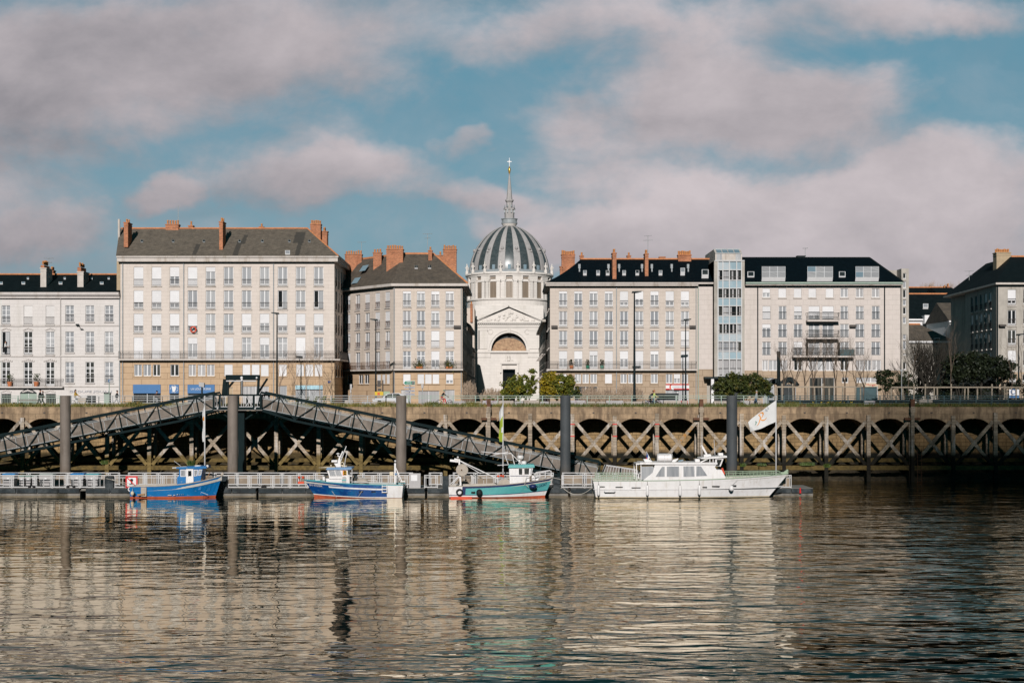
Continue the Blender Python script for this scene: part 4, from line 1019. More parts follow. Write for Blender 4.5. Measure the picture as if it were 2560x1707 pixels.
chimney(b4, 1404, 1437, 638, 690, 189, 1.2, 'brick', 7); chimney(b4, 1400, 1406, 668, 690, 188.8, 1, 'brick', 0); chimney(b4, 1450, 1459, 641, 648, 186.4, .7, 'brick', 1)
chimney(b4, 1531.5, 1541, 634, 696, 180.6, 1.9, 'brick', 2); chimney(b4, 1568, 1577, 641, 648, 187, .8, 'brick', 1); chimney(b4, 1612.5, 1621, 636, 683, 181.6, 1.7, 'brick', 2)
chimney(b4, 1649, 1663, 644, 650, 187, .8, 'brick', 0); chimney(b4, 1695.5, 1728, 639, 649, 185.5, 1, 'brick', 7)
PS4 = (zR-zE)/6.8
for px in (1462, 1495, 1519, 1560, 1593, 1651): skylight(b4, px-4.2, px+4.6, 679.5, 687, 0, PS4*.9, (179.2, zE), 'frame_white', out=.2, pane=('pane_mid', 'pane_dark'))
skylight(b4, 1701, 1712, 676, 687, 0, PS4*.9, (179.2, zE), 'frame_white', out=.35, pane='pane_light'); skylight(b4, 1754, 1771, 680, 694, 0, PS4*.9, (179.2, zE), 'frame_white', out=.35, pane='pane_dark')
for px in (1448, 1520.5, 1547, 1604, 1628.5, 1678, 1719):
    Yv = 183.6; x, z = wx(px, Yv), wz(667, Yv); MB().box(x-.14, x+.14, Yv-.6, Yv+.3, z-.25, z+.3).box(x-.08, x+.08, Yv-.75, Yv-.2, z-.7, z-.251).build('roof_vent', 'zinc', b4)
for px in (1541, 1740): downpipe(b4, px, 716, 1000)
downpipe(b4, 1745.5, 716, 1008, mat='rail_green')
for px in (1386, 1731): x, z = wx(px, 180), Z(817); MB().box(x-.4, x+.4, 179.6, 179.95, z-.16, z+.16).build('floodlight', 'iron', b4)
sg = MB().box(wx(1664, 180), wx(1722.5, 180), 179.86, 179.97, Z(974), Z(959.5)).build('shop_sign', 'white_paint', b4)
MB().box(wx(1664, 180)+.01, wx(1722.5, 180)-.01, 179.83, 179.855, Z(962.5), Z(959.7)).box(wx(1684, 180), wx(1722.5, 180)-.01, 179.83, 179.855, Z(973.8), Z(971)).box(wx(1664, 180)+.01, wx(1674, 180), 179.83, 179.855, Z(973.8), Z(970.8)).build('sign_band', 'sign_red', b4)
text('COGEDIS', 'logo_grey', b4, wx(1681, 180), wx(1706.5, 180), Z(969.6), Z(965), 179.855)
cx_, cz_ = wx(1677.5, 180), Z(967.3)
MB().prism([(cx_+.22*cos(q), cz_+.34*sin(q)) for q in [pi*.42+i*pi*1.16/10 for i in range(11)]]+[(cx_+.08+.12*cos(q), cz_+.26*sin(q)) for q in [pi*1.5-i*pi/10 for i in range(11)]], 179.83, 179.857).build('sign_emblem', 'red_orange', b4)
antenna(1620, 590, 640, 184, 'tall three-rod aerial behind a chimney of the beige nine-bay block', ((0, .7), (.45, .9)))
for px, m_, lb in ((1428, 'terracotta', 'terracotta pot with a spindly plant at the left of the beige block balcony'), (1469, 'sign_green', 'green pot with a tall thin plant between two balcony windows of the beige block'), (1504.5, 'bin_green', 'green pot with reddish plant on the beige block balcony, rightmost')):
    x, z = wx(px, 180), Z(922.5); t_ = thing('potted_plant', lb, 'plant pot', (x, 179.6, z)); MB().lathe([(.01, z), (.2, z), (.26, z+.45), (.01, z+.43)], 9, (x, 179.6)).build('pot', m_, t_)
    mb = MB()
    for i in range(60):
        c = (x+random.gauss(0, .14), 179.6+random.gauss(0, .1), z+.45+R()*.75); s_ = .06; mb.quad((c[0]-s_, c[1], c[2]), (c[0], c[1]-s_, c[2]+s_), (c[0]+s_, c[1], c[2]+.02), (c[0], c[1]+s_, c[2]-s_))
    mb.build('foliage', 'leaf_laurel', t_)
# ---------------------------------------------------------------- glazed loggia tower
YT = 178.6
tw = thing('glazed_tower', 'narrow tower of glazed loggias and pale glass bands between two blocks', 'tower', (wx(1824, YT), YT, GZ))
tx = lambda px: wx(px, YT); tz = lambda y: wz(y, YT)
MB().box(tx(1785.5), tx(1795), YT, 184, tz(942), tz(651)).box(tx(1854.2), tx(1861.5), YT, 184, tz(942), tz(651)).build('side_wall', 'grey_render', tw)
xs = [(1795, 1806.8), (1807.6, 1822.3), (1824.8, 1840.2), (1843, 1854)]
flo = [(653.5, 674.5), (700.5, 720.5), (745, 764.5), (789.5, 809), (834, 853.5), (878.5, 898)]
bb = [(674.5, 700.5), (720.5, 745), (764.5, 789.5), (809, 834), (853.5, 878.5), (898, 921), (921, 938.5)]
for (yt, yb) in flo:
    for (p0, p1) in xs: MB().box(tx(p0), tx(p1), YT+.1, YT+.16, tz(yb), tz(yt)).build('spandrel', 'spandrel_glass', tw)
for r, (yt, yb) in enumerate(bb):
    for k, (p0, p1) in enumerate(xs):
        m_ = random.choice(('pane_dark', 'pane_mid', 'pane_dark', 'pane_black')) if r < 5 else 'pane_curtain'
        o_ = MB().box(tx(p0), tx(p1), YT+.28, YT+.32, tz(yb)+.05, tz(yt)-.05).build('loggia_window', m_, tw)
        if r < 5:
            q = MB(); q.box(tx(p0), tx(p1), YT+.2, YT+.24, tz(yb)+.38, tz(yb)+.44)
            if R() < .7:
                w_ = (tx(p1)-tx(p0)); u = R()*.6; q.box(tx(p0)+w_*u, tx(p0)+w_*(u+.25), YT+.24, YT+.27, tz(yb)+.1, tz(yt)-.1, 1)
            q.build('curtain_rail', ['iron', 'pane_curtain'], tw)
mb = MB()
for px in (1795, 1807.2, 1823.5, 1841.6, 1854.1): mb.box(tx(px)-.06, tx(px)+.06, YT-.02, YT+.24, tz(940), tz(651))
for (yt, yb) in flo: mb.box(tx(1795), tx(1854), YT+.02, YT+.22, tz(yb)-.05, tz(yb)+.05); mb.box(tx(1795), tx(1854), YT+.02, YT+.22, tz(yt)-.05, tz(yt)+.05)
mb.box(tx(1787), tx(1861), YT-.1, YT+.3, tz(653.2), tz(650.5)); mb.box(tx(1795), tx(1854), YT, YT+.3, tz(940.5), tz(938.6))
mb.build('mullion', 'alu', tw)
MB().box(tx(1785.5), tx(1861), YT+.4, 184, tz(941), tz(652)).build('tower_core', 'shop_dark', tw)
pf = [(tx(1773.5), 0), (tx(1857), 0)]
Yl_, zl0, zl1, zl2 = 180.6, tz(650.4), wz(633, 180.6), wz(623.5, 182)
mb = MB(); x0, x1 = wx(1788, 180.6), wx(1855, 180.6)
mb.add([(x0, Yl_, zl0), (x0, Yl_, zl1), (x0, Yl_+1.4, zl2), (x0, 190, zl2), (x0, 190, zl0), (x1, Yl_, zl0), (x1, Yl_, zl1), (x1, Yl_+1.4, zl2), (x1, 190, zl2), (x1, 190, zl0)], [(0, 1, 2, 3, 4), (9, 8, 7, 6, 5), (0, 5, 6, 1), (1, 6, 7, 2), (2, 7, 8, 3), (4, 3, 8, 9)])
mb.build('lantern_room', 'chimney_render', tw)
for i in range(4):
    xa_, xb_ = x0+.18+(x1-x0-.36)*i/4+.05, x0+.18+(x1-x0-.36)*(i+1)/4-.05
    MB().quad((xa_, Yl_+.05, zl1+.06), (xb_, Yl_+.05, zl1+.06), (xb_, Yl_+1.3, zl2-.02), (xa_, Yl_+1.3, zl2-.02)).build('roof_pane', 'pane_sky', tw)
for (q0, q1) in ((.05, .25), (.76, .96)): MB().box(x0+(x1-x0)*q0, x0+(x1-x0)*q1, Yl_-.03, Yl_+.02, zl0+.1, zl1-.1).build('lantern_window', 'pane_light', tw)
MB().bar((x0, Yl_-.02, zl1), (x1, Yl_-.02, zl1), .1).bar((x0, Yl_+1.38, zl2+.02), (x1, Yl_+1.38, zl2+.02), .14).build('lantern_frame', 'galv', tw)
MB().box(tx(1762), tx(1862), YT-.1, 184, tz(946.5), tz(941.5)).build('porch_roof', 'awning_dark', tw); MB().box(tx(1778), tx(1785), YT, YT+.5, GZ, tz(946.6)).build('porch_post', 'white_paint', tw); MB().box(tx(1786), tx(1861), YT+1.8, YT+2., GZ, tz(946.6)).build('porch_wall', 'shop_dark', tw)
# ---------------------------------------------------------------- modern tiled block (building 5)
bx5 = wx(1861.5, 180); e5 = XU(bx5); O5 = (bx5, 180.); W5 = e5(2251)
b5 = thing('apartment_block', 'pinkish tiled modern block with glazed roof dormers right of the glazed tower', 'building', (wx(2050, 180), 180, GZ))
zx = lambda v: 1760+v/3.825; zy = lambda v: 600+v/3.825
r5 = [((463, 550), [(560, 632, 'H'), (712, 785, 'S'), (860, 932, 'S'), (1000, 1072, 'S'), (1165, 1238, 'S'), (1305, 1378, 'O'), (1452, 1525, 'C'), (1605, 1678, 'C')]),
      ((632, 760), [(560, 635, 'S'), (715, 788, 'O'), (862, 935, 'T'), (1000, 1105, 'T'), (1132, 1240, 'S'), (1305, 1378, 'O'), (1452, 1527, 'O'), (1606, 1680, 'O')]),
      ((803, 932), [(557, 638, 'Q'), (710, 792, 'O'), (858, 940, 'O'), (1000, 1105, 'O'), (1132, 1240, 'O'), (1302, 1385, 'O'), (1448, 1532, 'O'), (1601, 1686, 'O')]),
      ((973, 1102), [(557, 638, 'O'), (710, 792, 'O'), (858, 940, 'H'), (1000, 1105, 'O'), (1132, 1240, 'O'), (1302, 1385, 'O'), (1448, 1532, 'C'), (1601, 1686, 'O')]),
      ((1148, 1250), [(558, 612, 'C'), (620, 700, 'O'), (708, 797, 'C'), (860, 940, 'B'), (1003, 1078, 'C'), (1084, 1160, 'O'), (1166, 1243, 'C'), (1303, 1383, 'B'), (1452, 1530, 'C'), (1536, 1600, 'O'), (1606, 1692, 'C')]),
      ((1312, 1365), [(1455, 1530, 'O'), (1536, 1655, 'C'), (1318, 1380, 'B')])]
hs, ws = [], []
for r, ((yt, yb), L) in enumerate(r5):
    for (a_, b_, c) in L: h = (e5(zx(a_)), e5(zx(b_)), Z(zy(yb)), Z(zy(yt))); hs.append(h); ws.append((h, c, r))
g5 = [(1907, 1935, 944, 'pane_light'), (2024, 2086, 944, 'pane_dark'), (1950, 1990, 960, 'shop_dark'), (2140, 2195, 965, 'pane_mid')]
for (p0, p1, yt, m_) in g5: hs.append((e5(p0), e5(p1), GZ, Z(yt)))
facade(b5, 'wall', O5, 0, W5, GZ, Z(711.5), hs, ['tan_tile', 'pink_tile'], [(round(Z(926), 3), 1)], depth=.32)
for (h, c, r) in ws: window(b5, O5, 0, *h, c, ('pane_mid', 'pane_light'), rail=.98 if r in (1, 2, 3) else 0, sill=r == 0, railmat='dark_metal', smat='cream_trim')
for (p0, p1, yt, m_) in g5: shopfront(b5, p0, p1, yt, 1011, mat=m_)
for (a_, b_, yt, yb) in ((972, 1280, 784, 804.5), (972, 1280, 829, 848)):
    local_box(b5, 'balcony_slab', O5, 0, e5(zx(a_)), e5(zx(b_)), -1.1, .02, Z(yb), Z(yb-3), 'pink_tile'); balcony_rail(b5, O5, 0, e5(zx(a_)), e5(zx(b_)), Z(yb-3), .95, 1.05, 'dark_metal')
local_box(b5, 'balcony_slab', O5, 0, e5(zx(838)), e5(zx(1420)), -1.1, .02, Z(893.5), Z(890), 'pink_tile'); balcony_rail(b5, O5, 0, e5(zx(838)), e5(zx(1420)), Z(890), .98, 1.05, 'dark_metal')
for v in (975, 1278): local_box(b5, 'balcony_screen', O5, 0, e5(zx(v))-.04, e5(zx(v))+.04, -1.1, -.01, Z(890), Z(856), 'dark_metal')
local_box(b5, 'balcony_screen', O5, 0, e5(zx(1284)), e5(zx(1418)), -1.12, -1.08, Z(889.5), Z(874), 'rail_blue')
mb = MB(); mb.box(bx5, wx(2252.5, 180), 179.3, 195, Z(714.2), Z(711)); mb.box(bx5, wx(2253, 180), 179.1, 195.2, Z(711)+.003, Z(706.5), 1); mb.build('cornice', ['cream_trim', 'rail_green'], b5)
zE, zR = Z(706.5), wz(645, 186); xa, xb = bx5-.2, wx(2253, 180); rb_ = wx(2174, 186)
mb = MB(); mb.quad((xa, 179.1, zE), (xb, 179.1, zE), (rb_, 186, zR), (xa, 186, zR)); mb.quad((xb, 179.1, zE), (xb, 195.2, zE), (rb_, 188, zR), (rb_, 186, zR)); mb.quad((xa, 186, zR), (rb_, 186, zR), (rb_, 188, zR), (xa, 188, zR)); mb.quad((xa, 188, zR), (rb_, 188, zR), (xb, 195.2, zE), (xa, 195.2, zE))
mb.build('roof', 'slate_navy', b5)
MB().bar((xa, 186, zR+.02), (rb_, 186, zR+.02), .2, .1).bar((rb_, 186, zR), (xb, 179.1, zE+.02), .2, .1).build('ridge_flashing', 'slate_dark', b5)
MB().box(bx5, wx(2250, 180), 180.6, 195, GZ, Z(713)).build('rear_block', 'grey_render', b5)
PS5 = (zR-zE)/6.9
for (a_, b_) in ((550, 775), (985, 1228), (1445, 1668)): skylight(b5, zx(a_), zx(b_), 676, 703.5, 0, PS5, (179.1, zE), 'frame_white', 3, 2, .55, ('pane_curtain', 'pane_sky', 'pane_curtain', 'pane_light'), 'dormer')
for (a_, b_) in ((415, 480), (1290, 1352)): skylight(b5, zx(a_), zx(b_), 681, 693.5, 0, PS5, (179.1, zE), 'frame_white', pane='pane_dark')
for v in (513, 1725): downpipe(b5, zx(v), 716, 925 if v > 1000 else 940, mat='dark_metal', r=.07)
chimney(b5, 1994, 2013, 641.5, 646, 187, .8, 'awning_dark', 0); antenna(2013, 621, 642, 187, 'small satellite aerial on the ridge of the pinkish modern block', ((0, .5),))
x, z = wx(2131, 180), Z(815); MB().box(x-.4, x+.4, 179.5, 179.95, z-.14, z+.14).build('floodlight', 'iron', b5)
st = thing('stair_turret', 'slim brown stair turret with narrow windows at the end of the modern block', 'tower', (wx(2260, 182), 182, GZ))
qx = lambda px: wx(px, 182); qz = lambda y: wz(y, 182)
hs = [(qx(p0)-qx(2253.5), qx(p1)-qx(2253.5), qz(yb), qz(yt)) for (p0, p1, yt, yb) in [(2257, 2265.5, a_, b_) for (a_, b_) in ((683, 697), (703, 720), (724, 745), (749, 764), (768, 786), (793, 809), (836, 849), (852, 874), (884, 888), (905, 924), (955, 975))]]
facade(st, 'wall', (qx(2253.5), 182), 0, qx(2272)-qx(2253.5), GZ, qz(674), hs, ['grey_render'])
for h in hs: window(st, (qx(2253.5), 182), 0, *h, 'O', ('pane_dark', 'pane_mid'), sill=False, kind='fixed')
mb = MB(); mb.box(wx(2204, 184), qx(2272)-.02, 184.2, 190, GZ, qz(672)); mb.box(qx(2253.5), qx(2272), 182.02, 184.2, qz(674)+.002, qz(671.5)); mb.box(qx(2253.5), qx(2253.5)+.2, 182.02, 184.2, GZ, qz(674)); mb.box(qx(2272)-.2, qx(2272), 182.02, 184.2, GZ, qz(674)); mb.build('shaft', 'grey_render', st)
# ---------------------------------------------------------------- houses seen in the gap on the right
def back_house(label, px0, px1, yr, ye, yb, Y, wallmat, roofmat, ridge=True, hipr=0, name='house', dep=8):
    r = thing(name, label, 'house', (wx((px0+px1)/2, Y), Y, GZ))
    x0, x1 = wx(px0, Y), wx(px1, Y); ze_, zr_ = wz(ye, Y), wz(yr, Y+dep*.5)
    MB().box(x0, x1, Y, Y+dep, GZ, ze_-.02).build('wall', wallmat, r)
    xh = x1-hipr
    mb = MB(); mb.quad((x0-.2, Y-.4, ze_), (x1+.2, Y-.4, ze_), (xh, Y+dep*.5, zr_), (x0-.2, Y+dep*.5, zr_)); mb.quad((x0-.2, Y+dep*.5, zr_), (xh, Y+dep*.5, zr_), (x1+.2, Y+dep+.4, ze_), (x0-.2, Y+dep+.4, ze_)); mb.add([(x1+.2, Y-.4, ze_), (x1+.2, Y+dep+.4, ze_), (xh, Y+dep*.5, zr_)], [(0, 1, 2)]); mb.add([(x0-.2, Y-.4, ze_), (x0-.2, Y+dep*.5, zr_), (x0-.2, Y+dep+.4, ze_)], [(0, 1, 2)])
    mb.build('roof', roofmat, r)
    MB().box(x0-.2, x1+.2, Y-.45, Y-.05, ze_-.3, ze_-.025).build('gutter', 'white_paint', r)
    if ridge: MB().bar((x0-.2, Y+dep*.5, zr_+.02), (xh, Y+dep*.5, zr_+.02), .3, .16).build('ridge_tiles', 'ridge_tile', r)
    return r
def hw(r, lst, Y, mat='pane_dark'):
    for (p0, p1, yt, yb) in lst:
        o_ = MB().box(wx(p0, Y)-.1, wx(p1, Y)+.1, Y-.08, Y-.01, wz(yb, Y)-.1, wz(yt, Y)+.1).build('window', 'frame_white', r)
        o2 = MB().box(wx(p0, Y), wx(p1, Y), Y-.1, Y-.075, wz(yb, Y), wz(yt, Y)).build('pane', mat, r); o2.parent = o_
h1 = back_house('farthest dark slate roof with orange ridge in the gap right of the modern block', 2240, 2378, 719, 737, 1000, 262, 'white_trim', 'slate_dark')
for px in (2352, 2362, 2371): chimney(h1, px-3, px+4, 727-(px-2352)*.5, 734, 262, 1, 'brick', 2)
h1b = back_house('white gabled back house with a sloping roof line left of the right corner block', 2345, 2397, 719, 733, 1000, 250, 'white_paint', 'slate_dark', False)
h2 = back_house('long dark slate roof with three skylights and orange ridge, middle of the right gap', 2240, 2424, 735, 797, 1000, 232, 'white_paint', 'slate_dark', True, dep=14)
for (p0, p1) in ((2307, 2320), (2339, 2352), (2382, 2393)): skylight(h2, p0, p1, 763, 772.5, 0, (wz(735, 239)-wz(797, 232))/7.4, (231.6, wz(797, 232)), 'frame_white', out=.3, pane='pane_mid')
MB().box(wx(2310, 231), wx(2331, 231), 230.6, 234, wz(809, 231), wz(788, 231)).build('dormer', 'white_paint', h2)
h3 = back_house('small house with patched stone wall and dark roof behind the bare dense tree', 2262, 2380, 811, 852, 1000, 214, 'grey_render', 'slate_brown', True, 3.5, dep=9)
hw(h3, [(2338, 2348, 846, 863), (2340, 2350, 886, 902), (2284, 2294, 886, 902), (2310, 2318, 888, 902)], 214)
h4 = back_house('white house with brown hipped roof tucked against the right corner block', 2374, 2440, 757, 801, 1000, 216, 'white_paint', 'slate_brown', False, dep=12)
hw(h4, [(2408, 2417, 809, 824), (2408, 2417, 847, 873)], 216)
MB().box(wx(2375, 216), wx(2450, 216), 215.7, 215.98, wz(836, 216), wz(832, 216)).build('string_course', 'white_trim', h4)
# right corner block
C6 = (wx(2491, 180), 180.); A6 = (wx(2413, 196), 196.)
b6 = thing('corner_building', 'grey-beige corner block with black slate roof at the right edge of the quay', 'building', (C6[0], 180, GZ))
L6 = hypot(C6[0]-A6[0], C6[1]-A6[1]); a6 = atan2(C6[1]-A6[1], C6[0]-A6[0])
def u6(px):
    k = (px-CX)/F; dx, dy = C6[0]-A6[0], C6[1]-A6[1]
    return (k*A6[1]-A6[0])/(dx-k*dy)*L6
hs, ws = [], []
for (yt, yb) in ((727, 768), (776, 820), (827, 870), (880, 922)):
    for p0 in (2427, 2438, 2449.5, 2461, 2472.5): h = (u6(p0), u6(p0+6.2), Z(yb), Z(yt)); hs.append(h); ws.append((A6, a6, h, random.choice('OHQ')))
facade(b6, 'side_wall', A6, a6, L6, GZ, Z(712), hs, ['grey_render'])
e6 = XU(C6[0]); hf = []
for (yt, yb, cs) in ((724, 763, 'TO'), (775, 814, 'OO'), (825, 863, 'OO'), (876, 918, 'SO')):
    for k, p0 in enumerate((2519.5, 2558)): h = (e6(p0), e6(p0+20.5), Z(yb), Z(yt)); hf.append(h); ws.append((C6, 0, h, cs[k]))
for p0 in (2523, 2556): h = (e6(p0), e6(p0+17), Z(956), Z(935)); hf.append(h); ws.append((C6, 0, h, 'O'))
facade(b6, 'wall', C6, 0, e6(2660), GZ, Z(712), hf, ['tan_tile', 'grey_render'], [(round(Z(930), 3), 1)])
for (o_, a_, h, c) in ws: window(b6, o_, a_, *h, c, ('pane_dark', 'pane_black'), rail=.85, kind='door')
xe = wx(2660, 180); n6 = (sin(a6), -cos(a6)); Ae = (A6[0]+n6[0]*.7, A6[1]+n6[1]*.7); Ce = (C6[0]-.3, 179.3)
MB().slab([Ae, Ce, (xe, 179.3), (xe, 205), (A6[0]-.3, 205)], Z(712), Z(707.5)).build('cornice', 'cream_trim', b6)
zE, zR = Z(707.5), wz(642, 188)
rL_, rR_ = (wx(2528, 188), 188), (xe, 188)
mb = MB(); mb.quad(P(Ce, zE), P((xe, 179.3), zE), P(rR_, zR), P(rL_, zR)); mb.quad(P(Ae, zE), P(Ce, zE), P(rL_, zR), P((rL_[0], 198), zR)); mb.quad(P(rL_, zR), P(rR_, zR), P((xe, 198), zR), P((rL_[0], 198), zR)); mb.quad(P((A6[0]-.3, 205), zE), P(Ae, zE), P((rL_[0], 198), zR), P((rL_[0], 198), zR)); mb.quad(P((xe, 205), zE), P((A6[0]-.3, 205), zE), P((rL_[0], 198), zR), P((xe, 198), zR))
mb.build('roof', 'slate_dark', b6)
MB().bar(P(rL_, zR+.02), P(rR_, zR+.02), .3, .14).build('ridge_tiles', 'ridge_tile', b6)
MB().slab([(A6[0]+.8, A6[1]), (C6[0]+.5, 180.7), (xe, 180.7), (xe, 204), (A6[0]+.5, 204)], GZ, Z(713)).build('rear_block', 'grey_render', b6)
chimney(b6, 2491.5, 2527, 633, 700, 188.5, 1.4, 'tan_render', 8); downpipe(b6, 2493, 715, 1000, mat='dark_metal', r=.09)
x, z = wx(2504, 180), Z(814); MB().box(x-.4, x+.4, 179.4, 179.95, z-.12, z+.12).build('floodlight', 'iron', b6)
antenna(2423, 678, 720, 198, 'spindly aerial left of the right corner block roof')
# ---------------------------------------------------------------- ground and river
def struct(name, mb, mats): return tag(mb.build(name, mats), kind='structure')
struct('river', MB().quad((-1500, -60, 0), (1500, -60, 0), (1500, 156, 0), (-1500, 156, 0)), 'river')
struct('riverbed', MB().quad((-1500, -60, -4), (1500, -60, -4), (1500, 156, -4), (-1500, 156, -4)), 'rubble')
struct('ground', MB().quad((-2500, 150.3, GZ-.03), (2500, 150.3, GZ-.03), (2500, 5000, GZ-.03), (-2500, 5000, GZ-.03)), 'promenade')
struct('road', MB().quad((-800, 161, GZ-.02), (800, 161, GZ-.02), (800, 174, GZ-.02), (-800, 174, GZ-.02)), 'asphalt')
struct('road_marking', MB().box(-200, 200, 167.4, 167.55, GZ-.019, GZ-.012).box(-200, 200, 161.2, 161.32, GZ-.019, GZ-.012), 'white_paint')
struct('pavement', MB().box(-800, 800, 174, 178.5, GZ-.03, GZ+.1), 'promenade')
# ---------------------------------------------------------------- arcaded quay wall on trestles
YQ, YB = 150., 153.9
qw = thing('quay_wall', 'arcaded stone quay wall on crossed timber trestles above the river', 'wall', (0, YQ, 0))
BAY = 105.6/F*YQ; X0 = wx(1642, YQ)
K0, K1 = -20, 14
mb = MB(); vault = MB()
zcr, zsp, ztop = wz(1046, YQ), 5.75, GZ
NA = 14; hwid = BAY/2-.22
def arch(u): return zsp+(zcr-zsp)*(1-abs(u/hwid)**2.4)
for k in range(K0, K1):
    xc = X0+BAY*(k+.5)
    us = [-hwid+2*hwid*i/NA for i in range(NA+1)]
    for i in range(NA):
        a_, b_ = us[i], us[i+1]
        mb.quad((xc+a_, YQ, arch(a_)), (xc+b_, YQ, arch(b_)), (xc+b_, YQ, ztop), (xc+a_, YQ, ztop))
        vault.quad((xc+a_, YQ, arch(a_)), (xc+a_, YB, arch(a_)), (xc+b_, YB, arch(b_)), (xc+b_, YQ, arch(b_)))
    xp = X0+BAY*k
    mb.quad((xp-.22, YQ, zsp-.3), (xp+.22, YQ, zsp-.3), (xp+.22, YQ, ztop), (xp-.22, YQ, ztop))
    vault.box(xp-.22, xp+.22, YQ+.02, YB, zsp-.3, zsp+.02)
xl, xr = X0+BAY*K0, X0+BAY*K1
mb.quad((xl, YQ, ztop), (xr, YQ, ztop), (xr, YQ+.6, ztop), (xl, YQ+.6, ztop))
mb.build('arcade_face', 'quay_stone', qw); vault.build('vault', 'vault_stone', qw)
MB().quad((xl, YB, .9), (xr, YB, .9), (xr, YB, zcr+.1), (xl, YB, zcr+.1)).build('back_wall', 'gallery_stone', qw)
N = int((xr-xl)/.55); rub = MB(); rows = []
for j, (yy, zz) in enumerate([(153.88, 1.7), (153.0, 1.25), (152.2, .75), (151.4, .25), (150.6, -.2), (150.2, -.8)]):
    rows.append([(xl+(xr-xl)*i/N, yy+random.uniform(-.15, .15)*(j > 0), zz+random.uniform(-.18, .18)) for i in range(N+1)])
for j in range(5):
    for i in range(N): rub.quad(rows[j][i], rows[j][i+1], rows[j+1][i+1], rows[j+1][i])
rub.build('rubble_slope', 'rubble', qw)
MB().box(xl, xr, YQ-.28, YQ+.05, wz(1174, YQ), wz(1163, YQ)).build('waling_beam', 'algae_beam', qw)
MB().box(xl, xr, YQ+1.4, YQ+1.75, 2.0, 2.4).build('waling_beam', 'algae_beam', qw)
for k in range(K0, K1+1):
    xp = X0+BAY*k; zt_ = wz(1036+random.uniform(-6, 8), YQ)
    MB().box(xp-.2, xp+.2, YQ-.34, YQ-.01, -1.5, zt_).build('post', 'weathered_timber', qw)
    MB().box(xp-.18, xp+.18, YQ+2.2, YQ+2.5, -1., zsp-.3).build('rear_post', 'weathered_timber', qw)
    if k < K1:
        za, zb_ = wz(1053, YQ), wz(1161, YQ); m1 = 'weathered_timber'
        MB().bar((xp+.25, YQ-.12, za), (xp+BAY-.3, YQ-.12, zb_), .34, .2).build('brace', m1, qw)
        pa_, pb2 = (xp+BAY-.25, YQ-.16, za), (xp+.3, YQ-.16, zb_)
        bar_ = MB().bar(pa_, lerp(pa_, pb2, .12), .34, .2).bar(lerp(pa_, pb2, .12), lerp(pa_, pb2, .5), .34, .2, 1).bar(lerp(pa_, pb2, .5), pb2, .34, .2)
        bar_.build('brace', [m1, 'orange_lichen_timber' if k == 0 else m1], qw)
    if k in (-2, -1, 0):
        for y in (1060, 1090): MB().box(xp-.23, xp+.23, YQ-.37, YQ, wz(y+1.2, YQ), wz(y-1.2, YQ)).build('strap', 'sign_red', qw)
mb = MB()
for k in range(K0, K1):                            # white droppings on ledges are pale stains in the timber material; weep pipes and bolts here
    xp = X0+BAY*k; mb.box(xp+BAY/2-.1, xp+BAY/2+.1, YQ-.06, YQ+.05, 7.2, 7.32)
mb.build('weep_pipe', 'iron', qw)
for px in (1029, 1480, 2094, 2228):
    pass
for (px, lb) in ((1222, 'rusty fender post left of the limp yellow-green flag, rising above the quay edge'), (1753, 'rusty fender post just left of the right-hand dark pile, rising above the quay edge'), (2281, 'rusty fender post with ladder at the shaded right end of the quay')):
    x = wx(px, 149.3); t_ = thing('fender_post', lb, 'post', (x, 149.3, 0), 'tall rusty posts along the quay')
    MB().box(x-.17, x+.17, 149.1, 149.5, -1, wz(1015, 149.3)).box(x-.24, x+.24, 149.05, 149.55, wz(1030, 149.3), wz(1018, 149.3)).build('post', 'weathered_timber', t_)
    MB().box(x-.2, x+.2, 149.08, 149.52, wz(1016, 149.3), wz(998, 149.3)).build('cap', 'iron_rust', t_)
    MB().box(x-.8, x+.8, 149.2, 149.6, wz(1050, 149.3), wz(1044, 149.3)).build('bracket', 'iron_rust', t_)
    if px == 2281:
        mb = MB(); 
        for s_ in (.5, .95): mb.tube([(x+s_, 149.2, -.5), (x+s_, 149.2, 3.5)], .03, 5)
        for i in range(12): mb.tube([(x+.5, 149.2, -.3+.32*i), (x+.95, 149.2, -.3+.32*i)], .02, 4)
        mb.build('ladder', 'iron_rust', t_)
# tufts hanging on the ledges
mb = MB()
def tuft(mb, c, n, r, droop=.3, s_=.05, up=.5):
    for i in range(n):
        q = R()*2*pi; rr = r*sqrt(R()); b_ = (c[0]+rr*cos(q), c[1]+rr*.5*sin(q), c[2]); h_ = up*(.4+R()); t_ = (b_[0]+random.gauss(0, h_*.35), b_[1]+random.gauss(0, h_*.35), b_[2]+h_)
        mb.add([(b_[0]-s_, b_[1], b_[2]), (b_[0]+s_, b_[1], b_[2]), t_], [(0, 1, 2)])
for (px, py, n, r, u) in ((2018, 1163, 200, .8, .3), (1905, 1164, 90, .5, .25), (2068, 1168, 240, .3, .35), (1857, 1166, 160, .25, .35), (478, 1164, 200, .35, .5), (262, 1160, 160, .35, .45), (1760, 1150, 180, .35, .5)):
    for q in range(3): tuft(mb, (wx(px, 149.7), 149.7, wz(py, 149.7)-.5*q*(n == 260)), n//3, r, 0, .05, u)
solo(mb, 'ledge_weeds', 'weed', kind='stuff')
